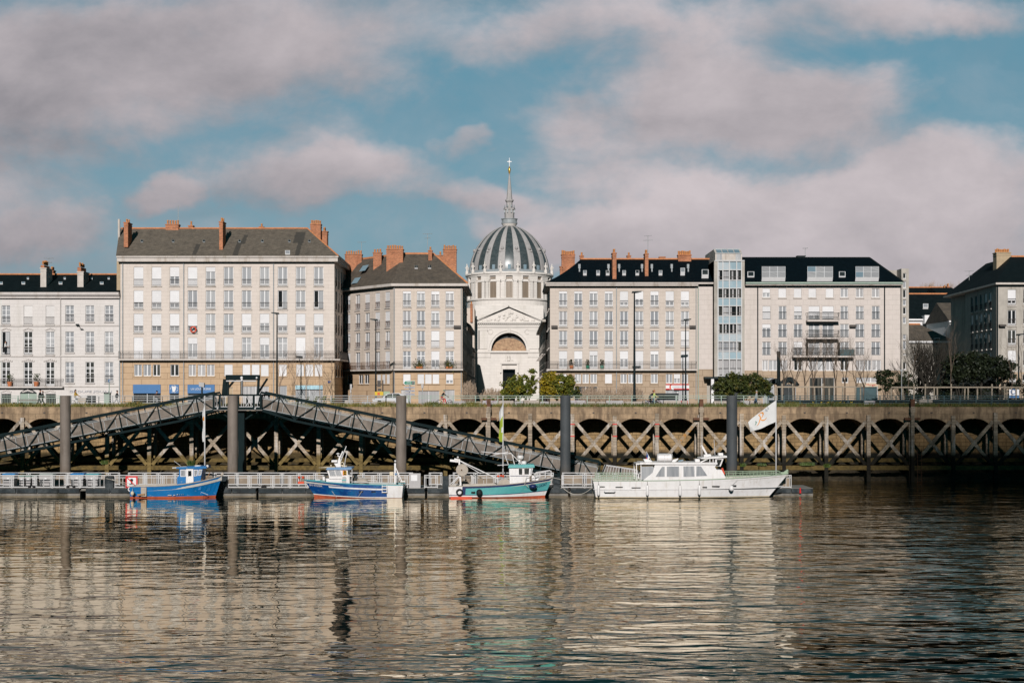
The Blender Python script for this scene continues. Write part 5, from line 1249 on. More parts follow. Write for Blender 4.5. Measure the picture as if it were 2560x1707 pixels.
# grass along the quay edge
mb = MB(); mb2 = MB()
for i in range(24000):
    x = random.uniform(-72, 66); dens = .45+.55*sin(x*.7)*sin(x*.23+1); 
    y = YQ+.05+R()*1.5; h_ = (.14+.34*R())*(1.1 if R() < .5+dens*.4 else .6)
    s_ = .05; t_ = (x+random.gauss(0, .09), y+random.gauss(0, .09)-.05, GZ+h_)
    (mb if x < 0 else mb2).add([(x-s_, y, GZ-.05), (x+s_, y, GZ-.05), t_], [(0, 1, 2)])
for x in (wx(1080, 150), wx(960, 150), wx(1985, 150), wx(1845, 150), wx(330, 150), wx(1180, 150), wx(2090, 150)): tuft(mb if x < 0 else mb2, (x, YQ+.7, GZ), 260, .8, 0, .05, .5)
mb.quad((-90, YQ-.03, GZ-.04), (0, YQ-.03, GZ-.04), (0, YQ+1.7, GZ+.01), (-90, YQ+1.7, GZ+.01)); mb2.quad((0, YQ-.03, GZ-.04), (80, YQ-.03, GZ-.04), (80, YQ+1.7, GZ+.01), (0, YQ+1.7, GZ+.01))
solo(mb, 'grass', 'grass', kind='stuff'); solo(mb2, 'grass', 'grass_dark', kind='stuff')
# ---------------------------------------------------------------- guard railings on the quay
def guard(label, px0, px1, Y, mat, step, zs, vert=0, h=1.2):
    x0, x1 = wx(px0, Y), wx(px1, Y); t_ = thing('guard_railing', label, 'railing', ((x0+x1)/2, Y, GZ))
    n = round((x1-x0)/step)
    for i in range(n+1):
        x = x0+(x1-x0)*i/n; MB().box(x-.045, x+.045, Y-.04, Y+.04, GZ-.1, GZ+h).build('post', mat, t_)
    for z in zs: MB().box(x0, x1, Y-.025, Y+.025, GZ+z-.03, GZ+z+.03).build('rail', mat, t_)
    if vert:
        mb = MB(); m = int((x1-x0)/vert)
        for i in range(m): x = x0+(x1-x0)*(i+.5)/m; mb.box(x-.014, x+.014, Y-.012, Y+.012, GZ+.12, GZ+h-.25)
        mb.build('baluster', mat, t_)
    return t_
guard('slender baluster railing before the white town house', -60, 150, 152, 'rail_green', 3.6, (1.17, .95, .1), .17)
guard('pale three-bar railing left of the gangway portal', 178, 540, 152, 'galv', 2.3, (1.17, .95, .7, .42, .15))
guard('four-bar grey railing right of the gangway portal', 690, 965, 152, 'galv', 2.0, (1.17, .92, .7, .47, .22))
guard('pale green two-bar railing along the middle of the quay', 965, 1915, 152, 'rail_green', 2.4, (1.17, .93))
guard('blue-grey four-bar railing at the right end of the quay', 1920, 2600, 152, 'rail_blue', 1.75, (1.17, .93, .67, .42, .17))
# concrete blocks behind the railing
src = None; px = 1128; i = 0
graf = leafm('graffiti', (.30, .27, .27), (.42, .40, .40), (.24, .17, .22), .8)
for (pa, pb) in ((1120, 1720), (1783, 1818), (1850, 1905), (905, 990), (862, 885)):
    p = pa
    while p < pb-12:
        w = random.choice((46, 52, 40, 24)); w = min(w, pb-p)
        x0, x1 = wx(p, 155), wx(p+w-1.5, 155); hh = random.choice((.62, .66, .58, .7)); x = (x0+x1)/2
        mb = MB().prism([(x0-x+.02, 0), (x1-x-.02, 0), (x1-x, .12), (x1-x-.03, hh-.05), (x1-x-.1, hh), (x0-x+.1, hh), (x0-x+.03, hh-.05), (x0-x, .12)], -.3, .3)
        o = bpy.data.objects.new('concrete_block', mb.mesh('concrete_block', random.choice(('concrete', 'concrete', 'graffiti')))); COL.objects.link(o); o.location = (x, 155, GZ-.03)
        tag(o, 'pale graffiti-marked concrete block in the low row behind the quay railing', 'concrete block', 'concrete blocks behind the quay railing')
        p += w
# ---------------------------------------------------------------- steel mooring piles
def pile(px, y, mat, lb, r=.49):
    Y = 134.6; x = wx(px, Y)
    zt_ = wz(y, Y)
    solo(MB().lathe([(r, -5), (r, zt_-.03), (r-.03, zt_), (.01, zt_)], 28, (x, Y)).lathe([(r+.012, 2.7), (r+.012, 2.76)], 28, (x, Y)).box(x-.02, x+.02, Y-r-.03, Y-r+.02, .5, 3.4), 'mooring_pile', mat, lb, 'pile', 'steel mooring piles along the pontoon', smooth=False)
pile(163.5, 988.5, 'pile_brown', 'tall brown steel mooring pile nearest the left edge'); pile(582, 988.5, 'pile_brown', 'brown steel mooring pile in front of the gangway portal')
pile(1003, 988.8, 'pile_brown', 'brown-grey steel mooring pile right of the blue and white trawler stern'); pile(1413.5, 988.6, 'pile_grey', 'grey steel mooring pile at the low end of the right gangway'); pile(1829.5, 988.6, 'pile_grey', 'dark grey steel mooring pile behind the wheelhouse of the white boat', .50)
# ---------------------------------------------------------------- pontoon
YP = 129.5; ZD = wz(1220, YP)
po = thing('pontoon', 'long grey landing pontoon with white panelled railing moored along the quay', 'pontoon', (0, 131.5, 0))
segs = [(-120, 199), (214, 640), (646, 1062), (1068, 1420), (1426, 2033)]
for (p0, p1) in segs:
    x0, x1 = wx(p0, YP), wx(p1, YP)
    MB().box(x0, x1, YP+.1, 134.0, -.4, ZD-.28).build('float', 'pontoon_grey', po)
    MB().box(x0, x1, YP+.06, 134.05, ZD-.05, ZD).build('deck', 'deck_grey', po)
    mb = MB(); n = max(1, round((x1-x0)/2.1))
    for i in range(n): a_, b_ = x0+(x1-x0)*i/n, x0+(x1-x0)*(i+1)/n; mb.box(a_+.03, b_-.03, YP-.06, YP+.1, ZD-.42, ZD-.03)
    mb.build('fender_strip', 'pontoon_dark', po)
MB().box(wx(198, YP), wx(215, YP), YP+.4, 133.6, ZD-.3, ZD-.08).box(wx(198, YP), wx(215, YP), YP+.15, YP+.25, ZD-.25, ZD-.2).build('joint_plate', 'pontoon_grey', po)
def panel_mesh(w):
    mb = MB(); H = 1.18
    for x in (.0, w-.06): mb.box(x, x+.06, -.03, .03, 0, H)
    for x in (.13, w-.19): mb.box(x, x+.045, -.02, .02, .1, H-.05)
    mb.box(0, w, -.035, .035, H-.06, H+.01); mb.box(.06, w-.06, -.02, .02, H-.27, H-.21); mb.box(.06, w-.06, -.03, .03, .05, .13)
    mb.box(w*.5-.02, w*.5+.02, -.018, .018, .13, H-.27)
    return mb.mesh('railing_panel', 'alu')
def infill(w): return MB().box(.2, w-.2, .022, .034, .14, 1.18-.28).mesh('infill', 'infill_panel')
pw = 1.56; p = -110
xcur = wx(-110, YP)
gaps = [(wx(262, YP), wx(283, YP)), (wx(1035, YP), wx(1060, YP)), (wx(1106, YP), wx(1122, YP)), (wx(1382, YP), wx(1404, YP))]
while xcur < wx(1640, YP):
    w = random.choice((1.56, 1.56, 2.1, 1.25))
    g = [q for q in gaps if xcur < q[1] and xcur+w > q[0]]
    if g:
        if g[0][0]-xcur > .7: w = g[0][0]-xcur
        else: xcur = g[0][1]; continue
    w = round(w, 2)
    pn = inst('railing_panel', cached(('pn', w), lambda: panel_mesh(w)), po, (xcur, YP+.35, ZD))
    pb_ = inst('railing_panel', cached(('pn', w), lambda: panel_mesh(w)), po, (xcur+.2, 133.8, ZD)); inst('infill', cached(('if', w), lambda: infill(w)), pb_, (0, 0, 0), 0, True)
    xcur += w+.02
pn = inst('railing_panel', cached(('pn', 1.), lambda: panel_mesh(1.)), po, (wx(1953, YP), YP+.35, ZD)); inst('infill', cached(('if', 1.), lambda: infill(1.)), pn, (0, 0, 0), 0, True)
for (p0, p1, y0) in ((262.5, 283, 1190), (1106.5, 1121, 1190), (1383, 1400, 1192), (546, 567, 1190)): MB().box(wx(p0, YP), wx(p1, YP), YP+.0, YP+.5, ZD-.3, wz(y0, YP)).build('rubber_fender', 'pontoon_dark', po)
MB().box(wx(1022, YP), wx(1051, YP), YP+.2, YP+.28, ZD, wz(1183, YP)).build('notice_panel', 'bin_grey', po); MB().box(wx(1027, YP), wx(1043, YP), YP+.17, YP+.195, wz(1202, YP), wz(1187, YP)).build('notice_sheet', 'white_paint', po)
for px in (72, 83, 168, 183, 372, 378, 508, 516, 655, 662, 1187, 1195): MB().box(wx(px, YP)-.09, wx(px, YP)+.09, YP+.05, YP+.3, ZD, ZD+.22).build('bollard', 'black_rubber', po)
# bins on the pontoon
def wheelie(px0, px1, lidmat, bodymat, yt, lb, Y=131.6):
    x0, x1 = wx(px0, Y), wx(px1, Y); w = x1-x0; x = (x0+x1)/2; zt_ = wz(yt, Y)-ZD; t_ = thing('wheelie_bin', lb, 'bin', (x, Y, ZD), 'wheeled bins on the pontoon')
    d = .38 if w < 1 else .5; hb = zt_-.12
    mb = MB(); vs = [(x-w*.42, Y-d*.8, ZD+.14), (x+w*.42, Y-d*.8, ZD+.14), (x+w*.42, Y+d*.8, ZD+.14), (x-w*.42, Y+d*.8, ZD+.14), (x-w*.49, Y-d, ZD+hb), (x+w*.49, Y-d, ZD+hb), (x+w*.49, Y+d, ZD+hb), (x-w*.49, Y+d, ZD+hb)]
    mb.add(vs, [(0, 3, 2, 1), (4, 5, 6, 7), (0, 1, 5, 4), (1, 2, 6, 5), (2, 3, 7, 6), (3, 0, 4, 7)]); mb.box(x-w*.51, x+w*.51, Y-d-.03, Y+d+.03, ZD+hb-.07, ZD+hb-.002); mb.build('body', bodymat, t_)
    mb = MB(); zl = ZD+hb+.002
    mb.add([(x-w*.52, Y-d-.05, zl), (x+w*.52, Y-d-.05, zl), (x+w*.52, Y+d+.05, zl), (x-w*.52, Y+d+.05, zl), (x-w*.46, Y-d*.6, zl+.12), (x+w*.46, Y-d*.6, zl+.12), (x+w*.46, Y+d, zl+.14), (x-w*.46, Y+d, zl+.14)], [(0, 3, 2, 1), (4, 5, 6, 7), (0, 1, 5, 4), (1, 2, 6, 5), (2, 3, 7, 6), (3, 0, 4, 7)])
    mb.build('lid', lidmat, t_)
    for s_ in (-.36, .36): MB().tube([(x+w*s_-.03, Y-d*.7, ZD+.09), (x+w*s_+.03, Y-d*.7, ZD+.09)], .09, 10).build('wheel', 'black_rubber', t_)
    MB().box(x-.1, x+.1, Y-d-.015, Y-d+.06, ZD+hb-.38, ZD+hb-.2).build('sticker', 'white_paint', t_)
wheelie(9, 41, 'bin_blue', 'bin_grey', 1183, 'large grey bin with bright blue lid at the far left of the pontoon')
wheelie(51, 64, 'bin_green', 'bin_grey', 1187, 'narrow grey bin with green lid, left of three beside the left blue-lidded bin'); wheelie(67, 80, 'bin_green', 'bin_grey', 1187, 'narrow grey bin with green lid, middle of three'); wheelie(83, 95, 'bin_green', 'bin_grey', 1187, 'narrow grey bin with green lid, right of three')
wheelie(101, 136, 'bin_grey_green', 'bin_grey', 1183.5, 'large all-grey bin just left of the leftmost steel pile'); wheelie(179, 213, 'bin_blue', 'bin_grey', 1182.5, 'large grey bin with blue lid right of the leftmost steel pile'); wheelie(217, 250, 'turq_blue', 'bin_grey', 1183.5, 'large grey bin with dull teal lid, rightmost of the bins')
# no-mooring sign
t_ = thing('mooring_sign', 'square white sign with red border and slashed black bollard symbol on the pontoon', 'sign', (wx(329, 129.3), 129.3, ZD))
x0, x1, z0, z1 = wx(314, 129.3), wx(344, 129.3), wz(1219.5, 129.3), wz(1189.5, 129.3)
MB().box(x0, x1, 129.3, 129.34, z0, z1).build('plate', 'white_paint', t_)
b_ = .13; MB().box(x0, x1, 129.28, 129.298, z1-b_, z1).box(x0, x0+b_, 129.28, 129.298, z0, z1-b_).box(x1-b_, x1, 129.28, 129.298, z0, z1-b_).box(x0+b_, x1-b_, 129.28, 129.298, z0, z0+b_).build('border', 'sign_red', t_)
cx_, cz_ = (x0+x1)/2, (z0+z1)/2+.05
MB().prism([(cx_+.15*cos(q), cz_+.12+.14*sin(q)) for q in [2*pi*i/14 for i in range(14)]], 129.28, 129.297).prism([(cx_-.09, cz_+.05), (cx_+.09, cz_+.05), (cx_+.06, cz_-.22), (cx_-.06, cz_-.22)], 129.279, 129.296).box(cx_-.2, cx_+.2, 129.278, 129.295, cz_-.3, cz_-.22).build('symbol', 'black_rubber', t_)
MB().bar((x0+b_, 129.272, z1-b_), (x1-b_, 129.272, z0+b_), .09, .012).build('slash', 'sign_red', t_)
for px in (745, 758):
    x = wx(px, 129.4); z = wz(1192, 129.4)
solo(MB().ball((wx(748, 129.5), 129.5, wz(1193, 129.5)), .13, 8).ball((wx(757.5, 129.5), 129.5, wz(1193, 129.5)), .13, 8).box(wx(745, 129.5), wx(760, 129.5), 129.47, 129.55, wz(1209, 129.5), wz(1203, 129.5)).tube([(wx(748, 129.5), 129.5, wz(1193, 129.5)), (wx(749, 129.5), 129.5, wz(1205, 129.5))], .02, 4), 'float_buoy', 'red_orange', 'pair of small orange floats on the pontoon railing left of the striped trawler', 'buoy')
# ---------------------------------------------------------------- gangways and their portal
YGA = 144.2
def gangway(label, A, B, post=None):
    "A upper end, B lower end, both on the top chord; trusses at YG0 and YG1"
    Y0, Y1 = YGA, YGA+2.6
    t_ = thing('gangway', label, 'gangway', (B[0], YGA+1.3, B[1]))
    L = hypot(B[0]-A[0], B[1]-A[1]); d = ((B[0]-A[0])/L, (B[1]-A[1])/L); n_ = (d[1], -d[0]) if d[0] > 0 else (-d[1], d[0])   # n_ points down-ish
    if n_[1] > 0: n_ = (-n_[0], -n_[1])
    HT = 2.14
    def pt(s, k): return (A[0]+d[0]*s+n_[0]*k, A[1]+d[1]*s+n_[1]*k)
    N = int(round(L/1.94)); st_ = L/N
    for Y in (Y0, Y1):
        p, q = pt(0, 0), pt(L, 0); MB().bar((p[0], Y, p[1]), (q[0], Y, q[1]), .21, .2).build('top_chord', 'dark_metal', t_)
        p, q = pt(0, HT*.8), pt(st_*2, HT); q2 = pt(L-st_, HT); e_ = pt(L, HT*.8)
        MB().bar((p[0], Y, p[1]), (q[0], Y, q[1]), .22, .2).bar((q[0], Y, q[1]), (q2[0], Y, q2[1]), .22, .2).bar((q2[0], Y, q2[1]), (e_[0], Y, e_[1]), .22, .2).build('bottom_chord', 'dark_metal', t_)
        for i in range(N+1):
            a_, b_ = pt(st_*i, .05), pt(st_*i, HT-.08); MB().bar((a_[0], Y, a_[1]), (b_[0], Y, b_[1]), .11, .11).build('vertical', 'dark_metal', t_)
            if i < N:
                (k0, k1) = (.1, HT-.1) if i % 2 else (HT-.1, .1)
                a_, b_ = pt(st_*i, k0), pt(st_*(i+1), k1); MB().bar((a_[0], Y, a_[1]), (b_[0], Y, b_[1]), .10, .09).build('diagonal', 'dark_metal', t_)
    p, q = pt(0, 1.72), pt(L, 1.6)
    MB().bar((p[0], YGA+1.3, p[1]), (q[0], YGA+1.3, q[1]), .14, 2.4).build('deck', 'dark_metal', t_)
    for i in range(0, N+1, 1):
        a_ = pt(st_*i, HT-.02); MB().box(a_[0]-.06, a_[0]+.06, Y0, Y1, a_[1]-.07, a_[1]+.07).build('cross_beam', 'dark_metal', t_)
    for Y, nm in ((Y0+.16, 'side_panel'), (Y1-.16, 'side_panel')):
        p, q, r_, s_ = pt(.2, 1.58), pt(L-.2, 1.52), pt(L-.2, .62), pt(.2, .62)
        MB().add([(p[0], Y, p[1]), (q[0], Y, q[1]), (r_[0], Y, r_[1]), (s_[0], Y, s_[1])], [(0, 1, 2, 3)]).build(nm, 'gang_panel', t_)
        mb = MB()
        for k in (.58, .40, 1.6): a_, b_ = pt(.15, k), pt(L-.15, k); mb.bar((a_[0], Y-.05, a_[1]), (b_[0], Y-.05, b_[1]), .055 if k != .40 else .03, .04)
        m = int(L/1.15)
        for i in range(m+1): a_, b_ = pt(.2+(L-.4)*i/m, .58), pt(.2+(L-.4)*i/m, 1.6); mb.bar((a_[0], Y-.05, a_[1]), (b_[0], Y-.05, b_[1]), .05, .04)
        mb.build('handrail', 'galv', t_)
    if post:
        a_, b_ = pt(st_*post, 0), pt(st_*post, HT); MB().box(a_[0]-.2, a_[0]+.2, Y0-.1, Y0+.1, b_[1], a_[1]).build('hinge_block', 'dark_metal', t_)
    return t_
gx = lambda px: wx(px, YGA); gz = lambda y: wz(y, YGA)
MB().box(gx(1470), gx(1640), 134.1, 147.4, -.4, ZD).build('landing_float', 'pontoon_grey', po)
gangway('dark steel truss gangway sloping down to the left from the portal', (gx(537), gz(981)), (gx(-330), gz(1152)))
gangway('dark steel truss gangway sloping down to the right onto the pontoon', (gx(652), gz(980.5)), (gx(1502), gz(1155.5)))
t_ = thing('boarding_ramp', 'short hinged ramp with white rails at the foot of the right gangway', 'ramp', (gx(1530), YGA, ZD))
p0, p1 = (gx(1503), gz(1188)), (gx(1592), gz(1206)); r0, r1 = (gx(1514), gz(1162.5)), (gx(1592), gz(1174.5))
MB().bar((p0[0], YGA+.2, p0[1]), (p1[0], YGA+.2, p1[1]), .1, 2.).build('deck', 'deck_grey', t_)
for Y in (YGA-.7, YGA+1.2):
    MB().add([(p0[0]+.3, Y, p0[1]), (p1[0], Y, p1[1]), (r1[0], Y, r1[1]), (r0[0]+.1, Y, r0[1])], [(0, 1, 2, 3)]).build('side_panel', 'gang_panel', t_)
    mb = MB().bar((r0[0], Y-.05, r0[1]), (r1[0], Y-.05, r1[1]), .055)
    for i in range(13): q = i/12; a_, b_ = lerp(p0, p1, q), lerp(r0, r1, q); mb.bar((a_[0]+.1, Y-.05, a_[1]), (b_[0], Y-.05, b_[1]), .05)
    mb.build('handrail', 'alu', t_)
MB().bar((gx(1503), YGA-.8, gz(1186)), (gx(1513), YGA-.8, gz(1160)), .12).bar((gx(1549), YGA-.8, gz(1192)), (gx(1550.5), YGA-.8, gz(1168)), .14).build('end_post', 'dark_metal', t_)
YW = 144.; px_ = lambda p: wx(p, YW); pz_ = lambda y: wz(y, YW)
t_ = thing('gangway_portal', 'dark green steel landing platform with lifting portal between the two gangways', 'platform', (px_(607), 146, 0))
D1 = 148.8
mb = MB()
for (y0, y1) in ((985.5, 989.5), (1017.5, 1023.5)): 
    for Y in (YW, D1): mb.box(px_(534), px_(656), Y-.07, Y+.07, pz_(y1), pz_(y0))
for p in (534.5, 549.5, 595.5, 634.5, 652): 
    for Y in (YW, D1): mb.box(px_(p)-.1, px_(p)+.1, Y-.09, Y+.09, pz_(1022), pz_(986))
mb.build('frame', 'dark_metal', t_)
MB().box(px_(534), px_(656), YW-.05, D1+.05, pz_(1026), pz_(1024)).build('platform_deck', 'deck_grey', t_)
for (p0, p1) in ((552, 594), (597.5, 632.5), (637, 650), (537, 548)):
    mb = MB()
    for y in (991, 1016.5): mb.box(px_(p0), px_(p1), YW-.03, YW+.03, pz_(y)-.03, pz_(y)+.03)
    n = max(2, round((p1-p0)/6))
    for i in range(n+1): x = px_(p0+(p1-p0)*i/n); mb.box(x-.02, x+.02, YW-.02, YW+.02, pz_(1016.5), pz_(991))
    if p0 == 597.5: mb.bar((px_(616), YW-.05, pz_(991)), (px_(632), YW-.05, pz_(1016)), .05).bar((px_(632), YW-.06, pz_(991)), (px_(614), YW-.06, pz_(1016)), .05)
    mb.build('guard_rail', 'alu', t_)
mb = MB().box(px_(565), px_(649), YW-.25, YW+.35, pz_(950), pz_(937)); mb.build('portal_beam', 'dark_metal', t_)
for (pa, pb) in ((563.5, 560), (646.5, 645), (569.5, 569.5), (604.5, 604.5)):
    wd_ = .42 if pa == 563.5 else .22; MB().bar((px_(pa), YW, pz_(948)), (px_(pb), YW, pz_(986)), wd_, .3).build('portal_leg', 'dark_metal', t_)
MB().bar((px_(647.5), D1, pz_(946)), (px_(643), YW, pz_(986)), .16).bar((px_(566), D1, pz_(946)), (px_(557), YW, pz_(986)), .16).build('strut', 'dark_metal', t_)
MB().tube([(px_(567), YW-.3, pz_(952.5)), (px_(642), YW-.3, pz_(952.5))], .07, 8).tube([(px_(606.5), YW-.35, pz_(950)), (px_(606.5), YW-.35, pz_(985))], .035, 6).build('lifting_bar', 'alu', t_)
MB().ball((px_(606), YW-.4, pz_(944.5)), .16, 8).ball((px_(606.5), YW-.4, pz_(950)), .13, 8).ball((px_(643.5), YW-.4, pz_(944.5)), .11, 8).build('lamp', 'white_paint', t_, True)
MB().ball((px_(545), YW-.2, pz_(1021)), .11, 8).ball((px_(639), YW-.2, pz_(1021)), .11, 8).build('hinge_pin', 'alu', t_, True)
mb = MB().box(px_(592.5), px_(608), 144.6, 145.8, -3, pz_(1024)).box(px_(560), px_(570), 147.5, 148.4, -3, pz_(1024)); mb.build('support_column', 'dark_metal', t_)
MB().bar((px_(548), 145, pz_(1030)), (px_(590), 145, pz_(1062)), .14).bar((px_(640), 145, pz_(1026)), (px_(609), 145, pz_(1048)), .14).build('strut', 'dark_metal', t_)
# ---------------------------------------------------------------- flags
def flagpole(px, yt, yb, Y, label, group='flagpoles on the pontoon'):
    x = wx(px, Y); t_ = thing('flagpole', label, 'flagpole', (x, Y, ZD), group)
    MB().tube([(x, Y, ZD), (x, Y, wz((yt+yb)/2, Y)), (x, Y, wz(yt, Y))], [.075, .06, .045], 10).ball((x, Y, wz(yt, Y)+.06), .09, 8).build('pole', 'alu', t_, True)
    return t_, x
def sheet(nu, nv, fn, mats, mi=lambda u, v: 0):
    mb = MB()
    for i in range(nu+1):
        for j in range(nv+1): mb.v.append(fn(i/nu, j/nv))
    for i in range(nu):
        for j in range(nv): a_ = i*(nv+1)+j; mb.f.append((a_, a_+nv+1, a_+nv+2, a_+1)); mb.m.append(mi((i+.5)/nu, (j+.5)/nv))
    return mb
YFl = 131.2
t_, x = flagpole(1940, 993, 1185, YFl, 'white flagpole with a large white flag blowing left, above the white boat bow')
fp = lambda px, py: (wx(px, YFl), wz(py, YFl))
c00, c01, c10, c11 = fp(1939, 1001), fp(1939, 1054), fp(1869, 1056), fp(1876, 1080)
def bil(u, v, off=0.):
    p = lerp(lerp(c00, c10, u), lerp(c01, c11, u), v)
    sag = .18*sin(pi*u)*(1-v)-.12*sin(pi*u)*v
    return (p[0], YFl-.05-.22*sin(u*7.5+v*1.6)*u**.5-.05*sin(u*19+v*5)*u-off, p[1]+sag*.4+.06*sin(u*9)*u)
fl = sheet(36, 16, bil, 0).build('flag', 'flag_white', t_, True)
def stroke(name, pts, w, mat, par, fn):
    mb = MB(); n = len(pts)
    for i in range(n-1):
        (u0, v0), (u1, v1) = pts[i], pts[i+1]; l = hypot((u1-u0)*1.5, v1-v0) or 1; nu, nv = -(v1-v0)/l*w/1.5, (u1-u0)*1.5/l*w
        wa = .35+.65*sin(pi*(i)/(n-1)) ; wb = .35+.65*sin(pi*(i+1)/(n-1))
        mb.quad(fn(u0-nu*wa, v0-nv*wa, .03), fn(u1-nu*wb, v1-nv*wb, .03), fn(u1+nu*wb, v1+nv*wb, .03), fn(u0+nu*wa, v0+nv*wa, .03))
    o = bpy.data.objects.new(name, mb.mesh(name, mat, False, WL[t_.name])); COL.objects.link(o); o.parent = par; return o
lg = [(.56-.10*cos(q)*1.0, .36-.20*sin(q)) for q in [i*2*pi/18*.8-.4 for i in range(19)]]
stroke('logo_stroke', [(.62, .10), (.57, .18), (.555, .33), (.60, .52), (.66, .66), (.73, .72)], .03, 'logo_orange', fl, bil)
stroke('logo_stroke', [(.62, .10), (.54, .06), (.47, .12), (.45, .24), (.49, .36), (.57, .40)], .03, 'logo_orange', fl, bil)
stroke('logo_stroke', [(.57, .40), (.50, .55), (.42, .62), (.34, .56)], .03, 'logo_orange', fl, bil)
stroke('logo_stroke', [(.37, .04), (.35, .16), (.30, .24)], .04, 'logo_grey', fl, bil); stroke('logo_stroke', [(.30, .0), (.285, .12), (.25, .2)], .035, 'logo_grey', fl, bil); stroke('logo_stroke', [(.76, .36), (.72, .46), (.76, .56), (.80, .62)], .03, 'bin_green', fl, bil)
t_, x = flagpole(1257.5, 993, 1200, YFl, 'white flagpole with a limp white and lime-green flag above the turquoise boat')
def limp(px0, yt, yb, wmax, amp):
    def fn(u, v, off=0.):
        w = wmax*sin(min(1, v*1.45+.08)*pi*.62)**1.3*(1-.35*v); py = yt+(yb-yt)*v
        return (wx(px0, YFl)-u*w*(1+.25*sin(v*9)), YFl-.06-amp*sin(u*9+v*4)*(.3+u)-off, wz(py, YFl)-.25*u*(1-v))
    return fn
sheet(14, 30, limp(1257, 1004, 1105, .62, .12), 0, ).build('flag', 'flag_white', t_, True) if 0 else None
sheet(14, 30, limp(1257, 1003, 1104, .46, .10), 0, lambda u, v: 1 if (v > .36+.12*u and not (.62 < v < .78 and u < .45)) else 0).build('flag', ['flag_white', 'flag_lime'], t_, True)
t_, x = flagpole(512, 993, 1190, YFl, 'white flagpole with a furled white flag behind the bright blue boat')
lf = limp(513, 1001, 1104, .34, .07)
fl = sheet(10, 30, lf, 0, lambda u, v: 1 if .37 < v < .47 and u > .2 and (v-.42)**2*90+(u-.55)**2 < .16 else 0).build('flag', ['flag_white', 'logo_orange'], t_, True)
# ---------------------------------------------------------------- boats
YBt = 127.9                                       # keel line of the moored boats; near sides lie at about 126.5
YN = 126.6
def hull(t_, st, levels, mats, deck=('boat_deck',), hb_keel=.5, bulwark=.28, smooth=True):
    """st: stations (x_sheer, x_water, halfbeam_sheer, halfbeam_water, z_sheer); levels: list of (f(zs) -> z, band material)"""
    zs_ = [l[0] for l in levels]
    mb = MB(); rings = []
    for (xs, xw, hs_, hw_, z_s) in st:
        ring = []
        for fz in zs_:
            z = fz(z_s); q = max(0., min(1., z/z_s)); xx = xw+(xs-xw)*q
            hb = (hw_+(hs_-hw_)*q**.7) if z >= 0 else hw_*hb_keel
            ring.append((xx, hb, z))
        rings.append(ring)
    for s_ in (-1, 1):
        for i in range(len(rings)-1):
            for j in range(len(zs_)-1):
                a_, b_, c_, d_ = rings[i][j], rings[i+1][j], rings[i+1][j+1], rings[i][j+1]
                q4 = [(p[0], YBt+s_*p[1], p[2]) for p in (a_, b_, c_, d_)]
                mb.quad(*q4, mi=levels[j][1](( st[i][0]+st[i+1][0])/2) if callable(levels[j][1]) else levels[j][1])
    for ring in (rings[0], rings[-1]):
        for j in range(len(zs_)-1):
            a_, b_ = ring[j], ring[j+1]; m_ = levels[j][1](st[0][0]) if callable(levels[j][1]) else levels[j][1]
            mb.quad((a_[0], YBt-a_[1], a_[2]), (a_[0], YBt+a_[1], a_[2]), (b_[0], YBt+b_[1], b_[2]), (b_[0], YBt-b_[1], b_[2]), m_)
    h = mb.build('hull', mats, t_)
    dk = MB(); gw = MB()
    for i in range(len(st)-1):
        A, B = st[i], st[i+1]; k = .05
        za, zb_ = A[4]-bulwark, B[4]-bulwark
        for s_ in (-1, 1):
            ha, hb = max(.02, A[2]-k), max(.02, B[2]-k)
            dk.quad((A[0], YBt+s_*ha, A[4]), (B[0], YBt+s_*hb, B[4]), (B[0], YBt+s_*hb, zb_), (A[0], YBt+s_*ha, za))
        dk.quad((A[0], YBt-max(.02, A[2]-k), za), (B[0], YBt-max(.02, B[2]-k), zb_), (B[0], YBt+max(.02, B[2]-k), zb_), (A[0], YBt+max(.02, A[2]-k), za))
    dk.build('deck', deck[0], t_)
    return h
def hull_y(st, x, z):
    "half-breadth of the hull skin at x and height z"
    pts = []
    for (xs, xw, hs_, hw_, z_s) in st:
        q = max(0., min(1., z/z_s)); pts.append((xw+(xs-xw)*q, hw_+(hs_-hw_)*q**.7))
    pts.sort()
    for (p, h), (p2, h2) in zip(pts, pts[1:]):
        if p <= x <= p2: return YBt-(h+(h2-h)*(x-p)/((p2-p) or 1))
    return YBt
def gunwale(t_, st, mat, w=.07):
    for s_ in (-1, 1):
        MB().tube([(p[0], YBt+s_*max(.02, p[2]-.02), p[4]) for p in st], w, 6).build('gunwale', mat, t_, True)
def house_poly(t_, name, poly, hw_, mat): return MB().prism(poly, YBt-hw_, YBt+hw_).build(name, mat, t_)
def bwin(t_, poly, hw_, fmat='boat_white', gmat='pane_mid', m=.06, par=None, far=True):
    "window let into a cabin side: a frame and its pane"
    cx_ = sum(p[0] for p in poly)/len(poly); cz_ = sum(p[1] for p in poly)/len(poly)
    big = [(cx_+(p[0]-cx_)*1.0+(m if p[0] > cx_ else -m), cz_+(p[1]-cz_)+(m if p[1] > cz_ else -m)) for p in poly]
    o = MB().prism(big, YBt-hw_-.03, YBt-hw_+.02).build('window', fmat, t_)
    p = bpy.data.objects.new('pane', MB().prism(poly, YBt-hw_-.045, YBt-hw_-.028).mesh('pane', gmat, False, WL[t_.name])); COL.objects.link(p); p.parent = o
    if far: MB().prism(poly, YBt+hw_, YBt+hw_+.02).build('far_window', gmat, t_)
    return o
def conv(x0, y0, s, Y=YN): return (lambda x, y: (wx(x0+x/s, Y), wz(y0+y/s, Y)))
